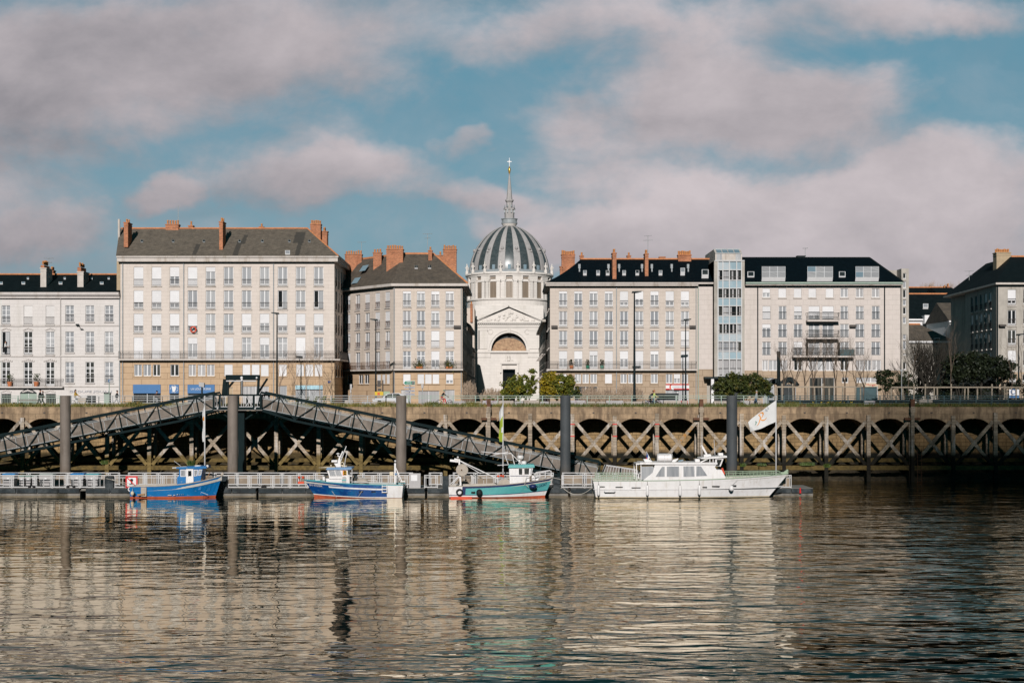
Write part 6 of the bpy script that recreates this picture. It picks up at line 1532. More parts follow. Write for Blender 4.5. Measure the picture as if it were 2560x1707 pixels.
def rope(pts, label, sag=.0, r=.022, n=12, mat='rope'):
    P_ = []
    for i in range(n+1):
        q = i/n; p = lerp(pts[0], pts[1], q); P_.append((p[0], p[1], p[2]-sag*4*q*(1-q)))
    return solo(MB().tube(P_, r, 5), 'mooring_rope', mat, label, 'rope')
def stations(t, xs_s, xs_w, zs, beam, sharp=.55, full=.8, n=22, stern=.86):
    "t=0 stern, 1 bow"
    out = []
    for i in range(n+1):
        q = i/n
        hb = beam*(stern+(1-stern)*min(1, q/.3)) if q < .3 else beam*max(.0, 1-max(0, (q-sharp)/(1-sharp))**2.1)
        hwl = beam*.86*(stern+(1-stern)*min(1, q/.3)) if q < .3 else beam*.86*max(.0, 1-max(0, (q-sharp*.82)/(1-sharp*.82))**1.8)
        out.append((xs_s[0]+(xs_s[1]-xs_s[0])*q, xs_w[0]+(xs_w[1]-xs_w[0])*q, max(.03, hb), max(.02, hwl), zs(q)))
    return out
# 1: bright blue boat
c = conv(300, 1130, 8.4)
t1 = thing('fishing_boat', 'bright blue wooden boat with small wheelhouse and white door, bow to the right', 'boat', (c(1100, 0)[0], YBt, 0))
xs0, xs1 = c(185, 0)[0], c(2078, 0)[0]; xw0, xw1 = c(190, 0)[0], c(1940, 0)[0]
zs = lambda q: 1.02+.10*q+.90*max(0, q-.12)**2.6*1.25
st = stations(0, (xs0, xs1), (xw0, xw1), zs, 1.25)
lv = [(lambda s: -.5, 0), (lambda s: .02, 0), (lambda s: .13+.05*(s-1), 1), (lambda s: s-.12, 1), (lambda s: s, 1)]
hull(t1, st, [(lv[0][0], 0), (lv[1][0], 0), (lv[2][0], 1), (lv[3][0], 1), (lv[4][0], 1)], ['antifoul', 'blue_hull'], bulwark=.4); gunwale(t1, st, 'canvas_grey', .05)
pl = [c(1165, 700), c(1165, 545), c(1215, 470), c(1215, 400), c(1165, 345), c(1700, 335), c(1700, 370), c(1665, 540), c(1565, 700)]
house_poly(t1, 'wheelhouse', [c(1168, 800), c(1168, 545), c(1215, 490), c(1215, 352), c(1712, 352), c(1672, 540), c(1672, 800)], .8, 'blue_hull')
MB().prism([c(1150, 350), c(1160, 322), c(1500, 305), c(1790, 300), c(1800, 345)], YBt-.92, YBt+.92).build('wheelhouse_roof', 'blue_hull', t1)
bwin(t1, [c(1255, 505), c(1340, 505), c(1340, 385), c(1255, 385)], .8, gmat='pane_mid'); bwin(t1, [c(1540, 500), c(1580, 490), c(1602, 385), c(1535, 385)], .8, gmat='pane_mid', m=.05); bwin(t1, [c(1612, 490), c(1665, 480), c(1692, 380), c(1640, 380)], .8, gmat='pane_mid', m=.04)
dr = MB().prism([c(1362, 680), c(1520, 672), c(1515, 358), c(1362, 358)], YBt-.86, YBt-.8).build('door', 'boat_white', t1)
o = bpy.data.objects.new('door_window', MB().prism([c(1405, 510), c(1478, 505), c(1475, 395), c(1408, 395)], YBt-.875, YBt-.855).mesh('door_window', 'pane_black', False, WL[t1.name])); COL.objects.link(o); o.parent = dr
pz = c(1060, 340); MB().tube([(pz[0], YBt-.6, pz[1]), (c(1360, 318)[0], YBt-.6, c(1360, 318)[1])], .06, 7).ball((c(1795, 305)[0], YBt-.5, c(1795, 305)[1]), .14, 8).box(c(1525, 0)[0], c(1640, 0)[0], YBt-.5, YBt+.5, c(0, 308)[1], c(0, 288)[1]).build('roof_light', 'boat_white', t1, True)
MB().tube([(c(1210, 310)[0], YBt, c(0, 310)[1]), (c(1060, 195)[0], YBt, c(0, 195)[1])], .02, 5).build('aerial', 'alu', t1)
MB().prism([c(440, 925), c(552, 930), c(555, 738), c(438, 735)], YBt-1.30, YBt-1.18).build('side_gate', 'canvas_grey', t1); MB().bar((c(370, 900)[0], YBt-1.36, c(0, 897)[1]), (c(525, 0)[0], YBt-1.36, c(0, 880)[1]), .14, .1).build('plank', 'rust_wood', t1)
fb = c(268, 862); MB().ball((fb[0], YBt-1.42, fb[1]), .17, 10, 0, 1.2).tube([(fb[0], YBt-1.40, fb[1]+.2), (fb[0]-.02, YBt-1.22, fb[1]+.45)], .015, 4).build('ball_fender', 'yellowed', t1, True)
p = c(1700, 850); q = c(1840, 895); MB().tube([(p[0], YBt-1.28, p[1]-.1), (p[0], YBt-1.27, p[1]+.06), (q[0], YBt-1.1, q[1])], .018, 5).build('chain', 'boat_white', t1)
MB().bar((c(2060, 520)[0], YBt, c(0, 520)[1]), (c(2105, 445)[0], YBt, c(0, 445)[1]), .18, .14).build('bow_post', 'canvas_grey', t1)
MB().tube([(c(1735, 600)[0], YBt, c(0, 600)[1]), (c(1830, 430)[0], YBt, c(0, 430)[1])], .03, 5).ball((c(1670, 585)[0], YBt-.5, c(0, 585)[1]), .1, 7).build('bow_gear', 'rust_wood', t1)
MB().torus((xs0-.06, YBt-.6, c(0, 790)[1]), .17, .06, 14, 6).build('tyre', 'boat_white', t1, True)
mb = MB()
for (a_, w_, y_) in ((1000, 80, 912), (1115, 42, 910), (1190, 26, 896)): k = c(a_, y_); mb.box(k[0], k[0]+w_/8.4/F*YN, YBt-1.27, YBt-1.12, k[1], k[1]+.07)
for (a_, y_) in ((1245, 893), (1285, 893), (1320, 890)): k = c(a_, y_); mb.box(k[0], k[0]+.035, YBt-1.245, YBt-1.1, k[1], k[1]+.05)
mb.build('hull_mark', 'logo_grey', t1)
rope([(c(2065, 540)[0], YBt, c(0, 540)[1]), (wx(562, 129.7), 129.7, ZD+.2)], 'bow rope of the bright blue boat', .1); rope([(c(190, 740)[0], YBt-.5, c(0, 740)[1]), (wx(276, 129.7), 129.7, ZD+.9)], 'stern rope running left from the bright blue boat to the pontoon', .04); rope([(c(220, 700)[0], YBt, c(0, 700)[1]), (wx(258, 129.7), 129.7, ZD+.95)], 'second pale stern line of the bright blue boat', .02)
# 2: royal blue and white trawler, bow to the left
c = conv(740, 1110, 7.84)
t2 = thing('fishing_boat', 'royal blue trawler with white stripe and white stern block, bow to the left', 'boat', (c(1100, 0)[0], YBt, 0))
xs0, xs1 = c(2098, 0)[0], c(122, 0)[0]; xw0, xw1 = c(2070, 0)[0], c(345, 0)[0]
zs = lambda q: 1.17+.04*q+.40*max(0, q-.1)**1.7
st = stations(0, (xs0, xs1), (xw0, xw1), zs, 1.35, .5, .8, 30, .93)
xst = c(1795, 0)[0]; xstripe = c(610, 0)[0]
sterny = lambda m_: (lambda x: 3 if x > xst else m_)
stripe = lambda x: 3 if x > xst else (2 if x > xstripe else 1)
nose = lambda x: 0
hull(t2, st, [(lambda s: -.5, 0), (lambda s: .02+.72*max(0, s-1.23), lambda x: 3 if x > xst else 2), (lambda s: .10+.72*max(0, s-1.23), sterny(1)), (lambda s: s-.48, stripe), (lambda s: s-.34, sterny(1)), (lambda s: s, 0)], ['antifoul', 'royal_hull', 'boat_white', 'boat_white'], bulwark=.25)
gunwale(t2, st, 'turq_blue', .05)
mb = MB(); k0, k1 = c(1235, 940), c(1315, 918); mb.box(k0[0], k1[0], YBt-1.37, YBt-1.2, k0[1], k1[1]); k0, k1 = c(1475, 940), c(1560, 918); mb.box(k0[0], k1[0], YBt-1.37, YBt-1.2, k0[1], k1[1]); mb.build('scupper', 'black_rubber', t2)
sl_ = YBt-1.32
text('SN-476284', 'boat_white', t2, c(225, 0)[0], c(495, 0)[0], c(0, 838)[1], c(0, 800)[1], lambda x, z: hull_y(st, x, z)-.02, depth=.03, skew=-.08)
house_poly(t2, 'wheelhouse', [c(635, 800), c(635, 640), c(590, 500), c(1000, 500), c(1005, 640), c(1005, 640), c(1000, 800)], .85, 'boat_white')
MB().prism([c(570, 505), c(605, 462), c(1075, 455), c(1090, 480), c(1060, 505)], YBt-.98, YBt+.98).build('wheelhouse_roof', 'roof_blue', t2)
MB().prism([c(415, 472), c(560, 455), c(740, 452), c(740, 462), c(560, 468)], YBt-.7, YBt+.3).build('visor', 'yellowed', t2)
bwin(t2, [c(658, 625), c(770, 625), c(735, 515), c(625, 515)], .85, 'boat_white', 'pane_light', .03); bwin(t2, [c(785, 625), c(890, 625), c(850, 515), c(752, 515)], .85, 'boat_white', 'pane_light', .03)
dr = MB().prism([c(885, 770), c(975, 770), c(975, 650), c(935, 632), (c(900, 645))], YBt-.9, YBt-.84).build('door', 'bin_grey', t2); MB().prism([c(890, 720), c(972, 720), c(972, 695), c(890, 695)], YBt-.92, YBt-.89).build('door_panel', 'turq', t2)
fg = MB().box(c(903, 0)[0], c(972, 0)[0], YBt-.89, YBt-.86, c(0, 612)[1], c(0, 520)[1]).build('flag_badge', 'sign_red', t2)
mb = MB()
for y in (545, 588):
    for i in range(4): k = c(914+i*13, y+(i % 2)*5); mb.box(k[0], k[0]+.13, YBt-.905, YBt-.89, k[1]-.06, k[1]+.09)
mb.build('badge_charge', 'yellow', t2)
MB().box(c(638, 0)[0], c(880, 0)[0], YBt-.87, YBt-.84, c(0, 690)[1], c(0, 684)[1]).build('trim_line', 'iron', t2)
MB().prism([c(700, 370), c(760, 460), c(850, 460), c(838, 270), c(810, 270), c(780, 370)], YBt-.16, YBt+.16).build('mast_foot', 'boat_white', t2)
MB().box(c(672, 0)[0], c(782, 0)[0], YBt-.45, YBt+.45, c(0, 360)[1], c(0, 322)[1]).build('radar', 'boat_white', t2)
mb = MB().tube([(c(825, 275)[0], YBt, c(0, 275)[1]), (c(888, 150)[0], YBt, c(0, 150)[1])], .075, 6).tube([(c(848, 345)[0], YBt-.2, c(0, 345)[1]), (c(958, 45)[0], YBt-.2, c(0, 45)[1])], .035, 5).tube([(c(925, 455)[0], YBt-.4, c(0, 455)[1]), (c(945, 300)[0], YBt-.4, c(0, 300)[1]), (c(985, 140)[0], YBt-.4, c(0, 140)[1])], .03, 5)
mb.tube([(c(780, 245)[0], YBt, c(0, 245)[1]), (c(862, 265)[0], YBt, c(0, 265)[1])], .05, 6).tube([(c(790, 240)[0], YBt, c(0, 240)[1]), (c(785, 205)[0], YBt, c(0, 205)[1])], .04, 6)
mb.lathe([(.01, c(0, 212)[1]), (.16, c(0, 205)[1]), (.16, c(0, 195)[1]), (.05, c(0, 182)[1]), (.01, c(0, 178)[1])], 10, (c(788, 0)[0], YBt)); mb.build('mast', 'boat_white', t2)
k = c(880, 395); MB().torus((k[0], YBt-.35, k[1]), .14, .045, 14, 6).box(c(870, 0)[0], c(975, 0)[0], YBt-.4, YBt+.2, c(0, 455)[1], c(0, 428)[1]).ball((c(662, 0)[0], YBt-.4, c(0, 430)[1]), .09, 7).build('roof_gear', 'yellowed', t2, True)
MB().tube([(c(1015, 760)[0], YBt-.7, c(0, 790)[1]), (c(1015, 620)[0], YBt-.7, c(0, 605)[1])], [.14, .12], 9).box(c(1005, 0)[0], c(1085, 0)[0], YBt-.72, YBt-.66, c(0, 640)[1], c(0, 618)[1]).build('exhaust', 'boat_white', t2)
k = c(1280, 780); MB().lathe([(.58, k[1]), (.54, k[1]+.25), (.36, k[1]+.43), (.02, k[1]+.5)], 16, (k[0], YBt-.3)).build('net_drum', 'canvas_grey', t2, True)
mb = MB()
for (a_, b_) in (((1090, 770), (1090, 495)), ((1090, 740), (1900, 765)), ((1400, 710), (1575, 715)), ((1575, 715), (1575, 760))): mb.tube([(c(*a_)[0], YBt-1., c(*a_)[1]), (c(*b_)[0], YBt-1., c(*b_)[1])], .03, 5)
mb.build('deck_rail', 'boat_white', t2)
mb = MB().bar((c(1916, 790)[0], YBt, c(0, 790)[1]), (c(1920, 385)[0], YBt, c(0, 385)[1]), .15, .15).bar((c(1930, 470)[0], YBt, c(0, 470)[1]), (c(2055, 745)[0], YBt, c(0, 745)[1]), .07).bar((c(1935, 500)[0], YBt+.4, c(0, 500)[1]), (c(2010, 745)[0], YBt+.4, c(0, 745)[1]), .05).bar((c(2030, 745)[0], YBt-.3, c(0, 745)[1]), (c(2120, 740)[0], YBt-.3, c(0, 740)[1]), .09)
mb.ball((c(1922, 345)[0], YBt, c(0, 345)[1]), .1, 8); mb.build('gallows', 'boat_white', t2)
MB().box(c(1815, 0)[0], c(1888, 0)[0], YBt-.2, YBt+.1, c(0, 632)[1], c(0, 555)[1]).build('float_box', 'yellowed', t2); MB().ball((c(1938, 0)[0], YBt-.15, c(0, 600)[1]), .11, 8).build('block', 'roof_blue', t2)
MB().box(c(495, 0)[0], c(535, 0)[0], YBt-.3, YBt, c(0, 720)[1], c(0, 650)[1]).box(c(570, 0)[0], c(630, 0)[0], YBt-.6, YBt+.2, c(0, 760)[1], c(0, 682)[1]).box(c(345, 0)[0], c(440, 0)[0], YBt-.15, YBt+.15, c(0, 720)[1], c(0, 703)[1]).build('deck_box', 'boat_white', t2)
mb = MB()
for a_ in (1692, 1782): mb.box(c(a_, 0)[0]-.025, c(a_, 0)[0]+.025, YBt-1.46, YBt-1.4, c(0, 950)[1], c(0, 800)[1])
for y in (822, 880, 938): mb.box(c(1692, 0)[0], c(1782, 0)[0], YBt-1.48, YBt-1.38, c(0, y+8)[1], c(0, y-6)[1])
mb.build('boarding_step', 'boat_white', t2)
for (a_, b_) in (((705, 915), (800, 1050)), ((1300, 910), (1225, 1020))): p, q = c(*a_), c(*b_); MB().tube([(p[0], YBt-1.40, p[1]), (q[0], YBt-1.32, q[1])], .02, 5).build('hanging_line', 'rope', t2)
# 3: turquoise and white boat
c = conv(1100, 1110, 7.84)
t3 = thing('fishing_boat', 'turquoise and white fishing boat with net drum and tyre fender, bow to the right', 'boat', (c(1180, 0)[0], YBt, 0))
xs0, xs1 = c(165, 0)[0], c(2212, 0)[0]; xw0, xw1 = c(180, 0)[0], c(2050, 0)[0]
zs = lambda q: 1.04+.12*q+.72*max(0, q-.1)**2.3
st = stations(0, (xs0, xs1), (xw0, xw1), zs, 1.32, .52, .8, 30, .92)
xst = c(462, 0)[0]; xst2 = c(500, 0)[0]
W = lambda m_: (lambda x: 2 if x < xst else (3 if x < xst2 else m_))
hull(t3, st, [(lambda s: -.5, 0), (lambda s: .10+.14*max(0, s-1.2), 2), (lambda s: .23+.55*max(0, s-1.1), 3), (lambda s: .29+.56*max(0, s-1.1), W(1)), (lambda s: s-.20, W(3)), (lambda s: s, 0)], ['antifoul', 'turq', 'boat_white', 'navy'], bulwark=.25)
gunwale(t3, st, 'canvas_grey', .045)
yb_ = lambda x, z: YBt-.20-1.02*((xs1-x)/(xs1-c(1905, 0)[0]))**.75
text('N-56347', 'navy', t3, c(1885, 0)[0], c(2100, 0)[0], c(0, 845)[1], c(0, 790)[1], lambda x, z: hull_y(st, x, z)-.02, depth=.03, skew=.2)
house_poly(t3, 'wheelhouse', [c(1370, 830), c(1355, 465), c(1825, 465), c(1790, 620), c(1755, 640), c(1755, 830)], .85, 'boat_white')
MB().prism([c(1335, 470), c(1345, 412), c(1840, 398), c(1858, 440), c(1848, 462)], YBt-1.0, YBt+1.0).build('wheelhouse_roof', 'turq', t3)
for pl in ([c(1548, 600), c(1612, 600), c(1612, 482), c(1545, 482)], [c(1658, 596), c(1742, 594), c(1748, 480), c(1652, 480)]): bwin(t3, pl, .85, 'boat_white', 'pane_dark', .04)
bwin(t3, [c(1772, 590), c(1790, 585), c(1806, 478), c(1782, 478)], .85, 'boat_white', 'pane_mid', .03); MB().box(c(1375, 0)[0], c(1790, 0)[0], YBt-.87, YBt-.84, c(0, 632)[1], c(0, 622)[1]).build('trim_line', 'navy', t3)
MB().lathe([(.26, c(0, 300)[1]), (.3, c(0, 270)[1]), (.26, c(0, 235)[1]), (.1, c(0, 228)[1])], 12, (c(1577, 0)[0], YBt)).lathe([(.24, c(0, 400)[1]), (.24, c(0, 350)[1]), (.16, c(0, 340)[1])], 12, (c(1645, 0)[0], YBt)).box(c(1540, 0)[0], c(1575, 0)[0], YBt-.05, YBt+.05, c(0, 400)[1], c(0, 290)[1]).build('radar', 'boat_white', t3)
mb = MB()
for (a_, b_, r_) in (((1340, 410), (1270, 225), .035), ((1460, 405), (1410, 200), .045), ((1600, 405), (1400, 195), .035), ((805, 155), (1080, 185), .03), ((1080, 185), (1330, 195), .04), ((1045, 220), (1330, 165), .035), ((1270, 225), (1270, 100), .03), ((1340, 190), (1400, 190), .05), ((1125, 425), (1345, 412), .03)): mb.tube([(c(*a_)[0], YBt-.3, c(*a_)[1]), (c(*b_)[0], YBt-.3, c(*b_)[1])], r_, 5)
mb.build('mast', 'boat_white', t3)
mb = MB().bar((c(395, 825)[0], YBt, c(0, 825)[1]), (c(365, 325)[0], YBt, c(0, 325)[1]), .15, .15).bar((c(185, 330)[0], YBt, c(0, 330)[1]), (c(350, 350)[0], YBt, c(0, 350)[1]), .2, .3).bar((c(270, 300)[0], YBt, c(0, 300)[1]), (c(380, 320)[0], YBt, c(0, 320)[1]), .12).ball((c(340, 270)[0], YBt, c(0, 270)[1]), .1, 7)
mb.tube([(c(375, 335)[0], YBt, c(0, 335)[1]), (c(940, 600)[0], YBt-.4, c(0, 600)[1]), (c(1130, 690)[0], YBt-.4, c(0, 690)[1])], .05, 6).tube([(c(380, 345)[0], YBt, c(0, 345)[1]), (c(790, 590)[0], YBt-.2, c(0, 590)[1])], .03, 5)
for (a_, b_) in (((190, 800), (370, 630)), ((230, 800), (380, 640))): mb.tube([(c(*a_)[0], YBt-.5, c(*a_)[1]), (c(*b_)[0], YBt, c(*b_)[1])], .04, 5)
mb.build('gallows', 'boat_white', t3)
k = c(425, 515); MB().tube([(k[0], YBt-.36, k[1]), (k[0], YBt-.22, k[1])], .54, 24).tube([(k[0], YBt-.4, k[1]), (k[0], YBt-.2, k[1])], .08, 8).build('net_hauler', 'canvas_grey', t3); MB().ball((k[0]-.04, YBt-.41, k[1]), .07, 7).build('hub', 'iron_rust', t3)
k = c(1258, 790); MB().tube([(k[0], YBt-.7, k[1]-.1), (k[0], YBt+.5, k[1]-.1)], .6, 22).build('net_drum', 'canvas_grey', t3); MB().torus((k[0], YBt-.72, k[1]-.1), .6, .03, 24, 6).build('drum_rim', 'alu', t3)
mb = MB()
for i in range(16): k = c(random.uniform(1110, 1250), random.uniform(625, 660)); mb.ball((k[0], YBt-.4+R()*.3, k[1]), .08, 6)
mb.build('floats', 'red_orange', t3, True)
k = c(383, 940); MB().torus((k[0], YBt-1.36, k[1]), .25, .07, 22, 8).build('tyre_fender', 'black_rubber', t3, True)
k = c(772, 948); MB().ball((k[0], YBt-1.46, k[1]), .3, 10, 0, 1.1).build('ball_fender', 'black_rubber', t3, True)
MB().box(c(612, 0)[0], c(690, 0)[0], YBt-1.36, YBt-1.3, c(0, 960)[1], c(0, 928)[1]).build('scupper', 'black_rubber', t3)
k = c(1820, 828); MB().ball((k[0], YBt-1.18, k[1]), .36, 12, 0, .62).build('ball_fender', 'navy', t3, True)
mb = MB()
for (a_, b_) in (((1660, 800), (1690, 640)), ((1690, 640), (1930, 575)), ((1690, 800), (1730, 840)), ((770, 900), (680, 840)), ((830, 900), (900, 830))): mb.tube([(c(*a_)[0], YBt-1.25, c(*a_)[1]), (c(*b_)[0], YBt-1.25, c(*b_)[1])], .025, 5)
mb.build('fender_line', 'rope', t3)
mb = MB()
pp = [(1810, 700), (1960, 680), (2075, 660), (2190, 650)]
for s_ in (-1, 1):
    f_ = lambda a_, b_: (c(a_, b_)[0], YBt+s_*(.95*(2260-a_)/450+.05), c(a_, b_)[1])
    mb.tube([f_(1840, 585), f_(2160, 530), f_(2185, 555)], .035, 6).tube([f_(1850, 640), f_(2190, 610)], .025, 5)
    for a_ in (1860, 1965, 2070, 2185): mb.tube([f_(a_, 700-(a_-1860)*.12), f_(a_, 580-(a_-1860)*.14)], .03, 5)
mb.build('bow_rail', 'boat_white', t3)
MB().box(c(1800, 0)[0], c(1935, 0)[0], YBt-.4, YBt+.4, c(0, 720)[1], c(0, 630)[1]).build('hatch', 'boat_white', t3)
MB().box(c(210, 0)[0], c(630, 0)[0], YBt-1.31, YBt-1.2, .0, .13).build('rubbing_strip', 'red_orange', t3)
rope([(c(2212, 670)[0], YBt, c(0, 670)[1]), (wx(1490, 129.8), 129.8, wz(1216, 129.8))], 'bow rope running right from the turquoise boat to the pontoon', .03)
# 4: long white passenger boat
c = conv(1460, 980, 4.2764)
t4 = thing('motor_boat', 'long white cabin boat with tinted windows, life-raft drum and green bow rail', 'boat', (c(1150, 0)[0], YBt, 0))
xs0, xs1 = c(98, 0)[0], c(2212, 0)[0]; xw0, xw1 = c(128, 0)[0], c(2000, 0)[0]
zs = lambda q: 1.55+.08*q+.78*max(0, q-.22)**2.2
st = stations(0, (xs0, xs1), (xw0, xw1), zs, 1.7, .5, .8, 40, .9)
st = [(a_, b_, h_, w_, z_) for (a_, b_, h_, w_, z_) in st]
hull(t4, st, [(lambda s: -.5, 0), (lambda s: .05, 2), (lambda s: .14, 1), (lambda s: .78+.35*(s-1.55), 1), (lambda s: .86+.36*(s-1.55), 1), (lambda s: s, 0)], ['leaf_night', 'boat_white', 'yellowed'], bulwark=.2)
gunwale(t4, st, 'boat_green', .045)
for s_ in (-1,): MB().tube([(p[0], YBt+s_*(p[3]+(p[2]-p[3])*.62+.02), .80+.35*(p[4]-1.55)) for p in st[:-1]], .04, 6).build('rubbing_strake', 'boat_white', t4, True)
house_poly(t4, 'cabin', [c(610, 960), c(735, 860), c(760, 772), c(1420, 772), c(1400, 800), c(1420, 830), c(1472, 830), c(1512, 905), c(1512, 960)], 1.25, 'boat_white')
MB().prism([c(590, 772), c(600, 750), c(1425, 752), c(1425, 772)], YBt-1.38, YBt+1.38).build('cabin_roof', 'boat_white', t4)
for pl in ([c(765, 902), c(862, 902), c(862, 797), c(835, 797)], [c(886, 902), c(1018, 902), c(1016, 793), c(886, 795)], [c(1064, 902), c(1182, 901), c(1180, 791), c(1062, 792)], [c(1200, 898), c(1318, 892), c(1250, 792), c(1202, 791)]): bwin(t4, pl, 1.25, 'boat_white', 'pane_mid', .03)
mb = MB()
for a_ in (562, 610): mb.bar((c(a_, 945)[0], YBt-1.2, c(0, 945)[1]), (c(a_, 762)[0], YBt-1.2, c(0, 762)[1]), .07).bar((c(a_, 945)[0], YBt+1.2, c(0, 945)[1]), (c(a_, 762)[0], YBt+1.2, c(0, 762)[1]), .07)
mb.box(c(556, 0)[0], c(612, 0)[0], YBt-1.25, YBt+1.25, c(0, 775)[1], c(0, 760)[1]); mb.build('stern_frame', 'boat_white', t4)
MB().prism([c(615, 935), c(615, 795), c(735, 792), c(750, 810), c(735, 858), c(650, 935)], YBt-1.2, YBt-1.17).build('aft_screen', 'pane_light', t4)
wh = [c(1255, 760), c(1255, 735), c(1300, 715), c(1415, 712), c(1470, 712), c(1500, 712), c(1470, 800), c(1420, 800), c(1420, 760)]
MB().prism([c(1410, 795), c(1410, 708), c(1500, 708), c(1468, 795)], YBt-.95, YBt+.95).build('wheelhouse', 'boat_white', t4); bwin(t4, [c(1428, 790), c(1452, 790), c(1480, 722), c(1425, 722)], .95, 'boat_white', 'pane_dark', .02)
MB().prism([c(1245, 712), c(1260, 702), c(1530, 680), c(1532, 700), c(1300, 716)], YBt-1.15, YBt+1.15).build('wheelhouse_roof', 'boat_white', t4); MB().bar((c(1250, 750)[0], YBt-1, c(0, 750)[1]), (c(1330, 714)[0], YBt-1, c(0, 714)[1]), .09).bar((c(1350, 752)[0], YBt-1, c(0, 752)[1]), (c(1350, 714)[0], YBt-1, c(0, 714)[1]), .06).bar((c(1385, 752)[0], YBt-1, c(0, 752)[1]), (c(1385, 714)[0], YBt-1, c(0, 714)[1]), .06).build('bridge_frame', 'boat_white', t4)
MB().box(c(1200, 0)[0], c(1250, 0)[0], YBt-.6, YBt+.3, c(0, 750)[1], c(0, 718)[1]).box(c(1455, 0)[0], c(1505, 0)[0], YBt-.3, YBt+.3, c(0, 682)[1], c(0, 655)[1]).prism([c(645, 720), c(700, 718), c(745, 750), c(660, 750)], YBt-.5, YBt+.3).prism([c(945, 750), c(965, 725), c(1020, 712), c(1010, 728), c(985, 750)], YBt-.6, YBt-.1).build('roof_box', 'boat_white', t4)
MB().prism([c(1015, 748), c(1025, 732), c(1075, 724), (c(1070, 738))], YBt-.5, YBt).build('roof_hatch', 'pane_sky', t4)
MB().tube([(c(795, 705)[0], YBt-.4, c(0, 705)[1]), (c(800, 705)[0], YBt-.4, c(0, 705)[1]), (c(942, 705)[0], YBt-.4, c(0, 705)[1]), (c(947, 705)[0], YBt-.4, c(0, 705)[1])], [.3, .36, .36, .3], 16).build('life_raft', 'boat_white', t4)
mb = MB()
for a_ in (790, 835, 880, 920, 950): mb.torus((c(a_, 705)[0], YBt-.4, c(0, 705)[1]), .01, .01, 4, 4)
for (a_, b_) in (((790, 748), (790, 660)), ((948, 748), (948, 660)), ((790, 660), (920, 660)), ((870, 748), (870, 665))): mb.bar((c(*a_)[0], YBt-.8, c(*a_)[1]), (c(*b_)[0], YBt-.8, c(*b_)[1]), .035)
mb.build('raft_cradle', 'alu', t4)
MB().prism([c(1298, 700), c(1298, 672), c(1370, 668), c(1380, 690)], YBt-.3, YBt+.3).bar((c(1332, 672)[0], YBt, c(0, 672)[1]), (c(1275, 570)[0], YBt, c(0, 570)[1]), .16, .12).build('mast', 'boat_white', t4); MB().tube([(c(1278, 695)[0], YBt-.2, c(0, 695)[1]), (c(1278, 430)[0], YBt-.2, c(0, 430)[1])], .025, 5).tube([(c(1427, 680)[0], YBt+.3, c(0, 680)[1]), (c(1417, 510)[0], YBt+.3, c(0, 510)[1])], .025, 5).build('aerial', 'alu', t4)
ef = MB().tube([(c(738, 750)[0], YBt-.2, c(0, 750)[1]), (c(678, 640)[0], YBt-.2, c(0, 640)[1])], .022, 5).build('ensign_staff', 'boat_white', t4)
mb = MB().quad((c(683, 655)[0], YBt-.22, c(0, 655)[1]), (c(700, 680)[0], YBt-.2, c(0, 680)[1]), (c(690, 720)[0], YBt-.2, c(0, 722)[1]), (c(680, 700)[0], YBt-.24, c(0, 700)[1]), 0).quad((c(700, 680)[0], YBt-.2, c(0, 680)[1]), (c(715, 712)[0], YBt-.2, c(0, 708)[1]), (c(700, 728)[0], YBt-.2, c(0, 728)[1]), (c(690, 720)[0], YBt-.2, c(0, 722)[1]), 1).quad((c(680, 700)[0], YBt-.24, c(0, 700)[1]), (c(690, 720)[0], YBt-.2, c(0, 722)[1]), (c(680, 735)[0], YBt-.2, c(0, 735)[1]), (c(674, 718)[0], YBt-.22, c(0, 720)[1]), 2); mb.build('ensign', ['deep_blue', 'flag_white', 'sign_red'], t4)
k = c(1489, 848); MB().add([], []).bar((c(1478, 812)[0], YBt-1.12, c(0, 812)[1]), (c(1503, 878)[0], YBt-1.12, c(0, 878)[1]), .16, .1).build('lifebuoy', 'red_orange', t4)
def hb_at(x):
    for i in range(len(st)-1):
        if st[i][0] <= x <= st[i+1][0]: q = (x-st[i][0])/(st[i+1][0]-st[i][0]); return st[i][2]+(st[i+1][2]-st[i][2])*q
    return .05
mb = MB()
for s_ in (-1, 1):
    for (ya, yb2) in (((868, 850), 1),):
        pts = [(c(a_, 0)[0], YBt+s_*max(.05, hb_at(c(a_, 0)[0])-.08), c(0, 868-(a_-1510)*.030)[1]) for a_ in range(1512, 2121, 60)]; mb.tube(pts, .03, 5)
        pts = [(p[0], p[1], p[2]-.18) for p in pts]; mb.tube(pts, .022, 5)
    for a_ in range(1520, 2121, 75): x = c(a_, 0)[0]; y = YBt+s_*max(.05, hb_at(x)-.08); mb.tube([(x, y, zs((x-xs0)/(xs1-xs0))-.1), (x, y, c(0, 868-(a_-1510)*.030)[1])], .025, 5)
mb.build('bow_rail', 'boat_green', t4)
mb = MB()
for s_ in (-1, 1):
    y = YBt+s_*1.5
    for z_ in (880, 905, 925): mb.tube([(c(135, 0)[0], y, c(0, z_)[1]), (c(556, 0)[0], y, c(0, z_)[1])], .028, 5)
    for a_ in range(140, 560, 46): mb.tube([(c(a_, 0)[0], y, c(0, 950)[1]), (c(a_, 0)[0], y, c(0, 880)[1])], .03, 5)
mb.build('stern_rail', 'boat_green', t4)
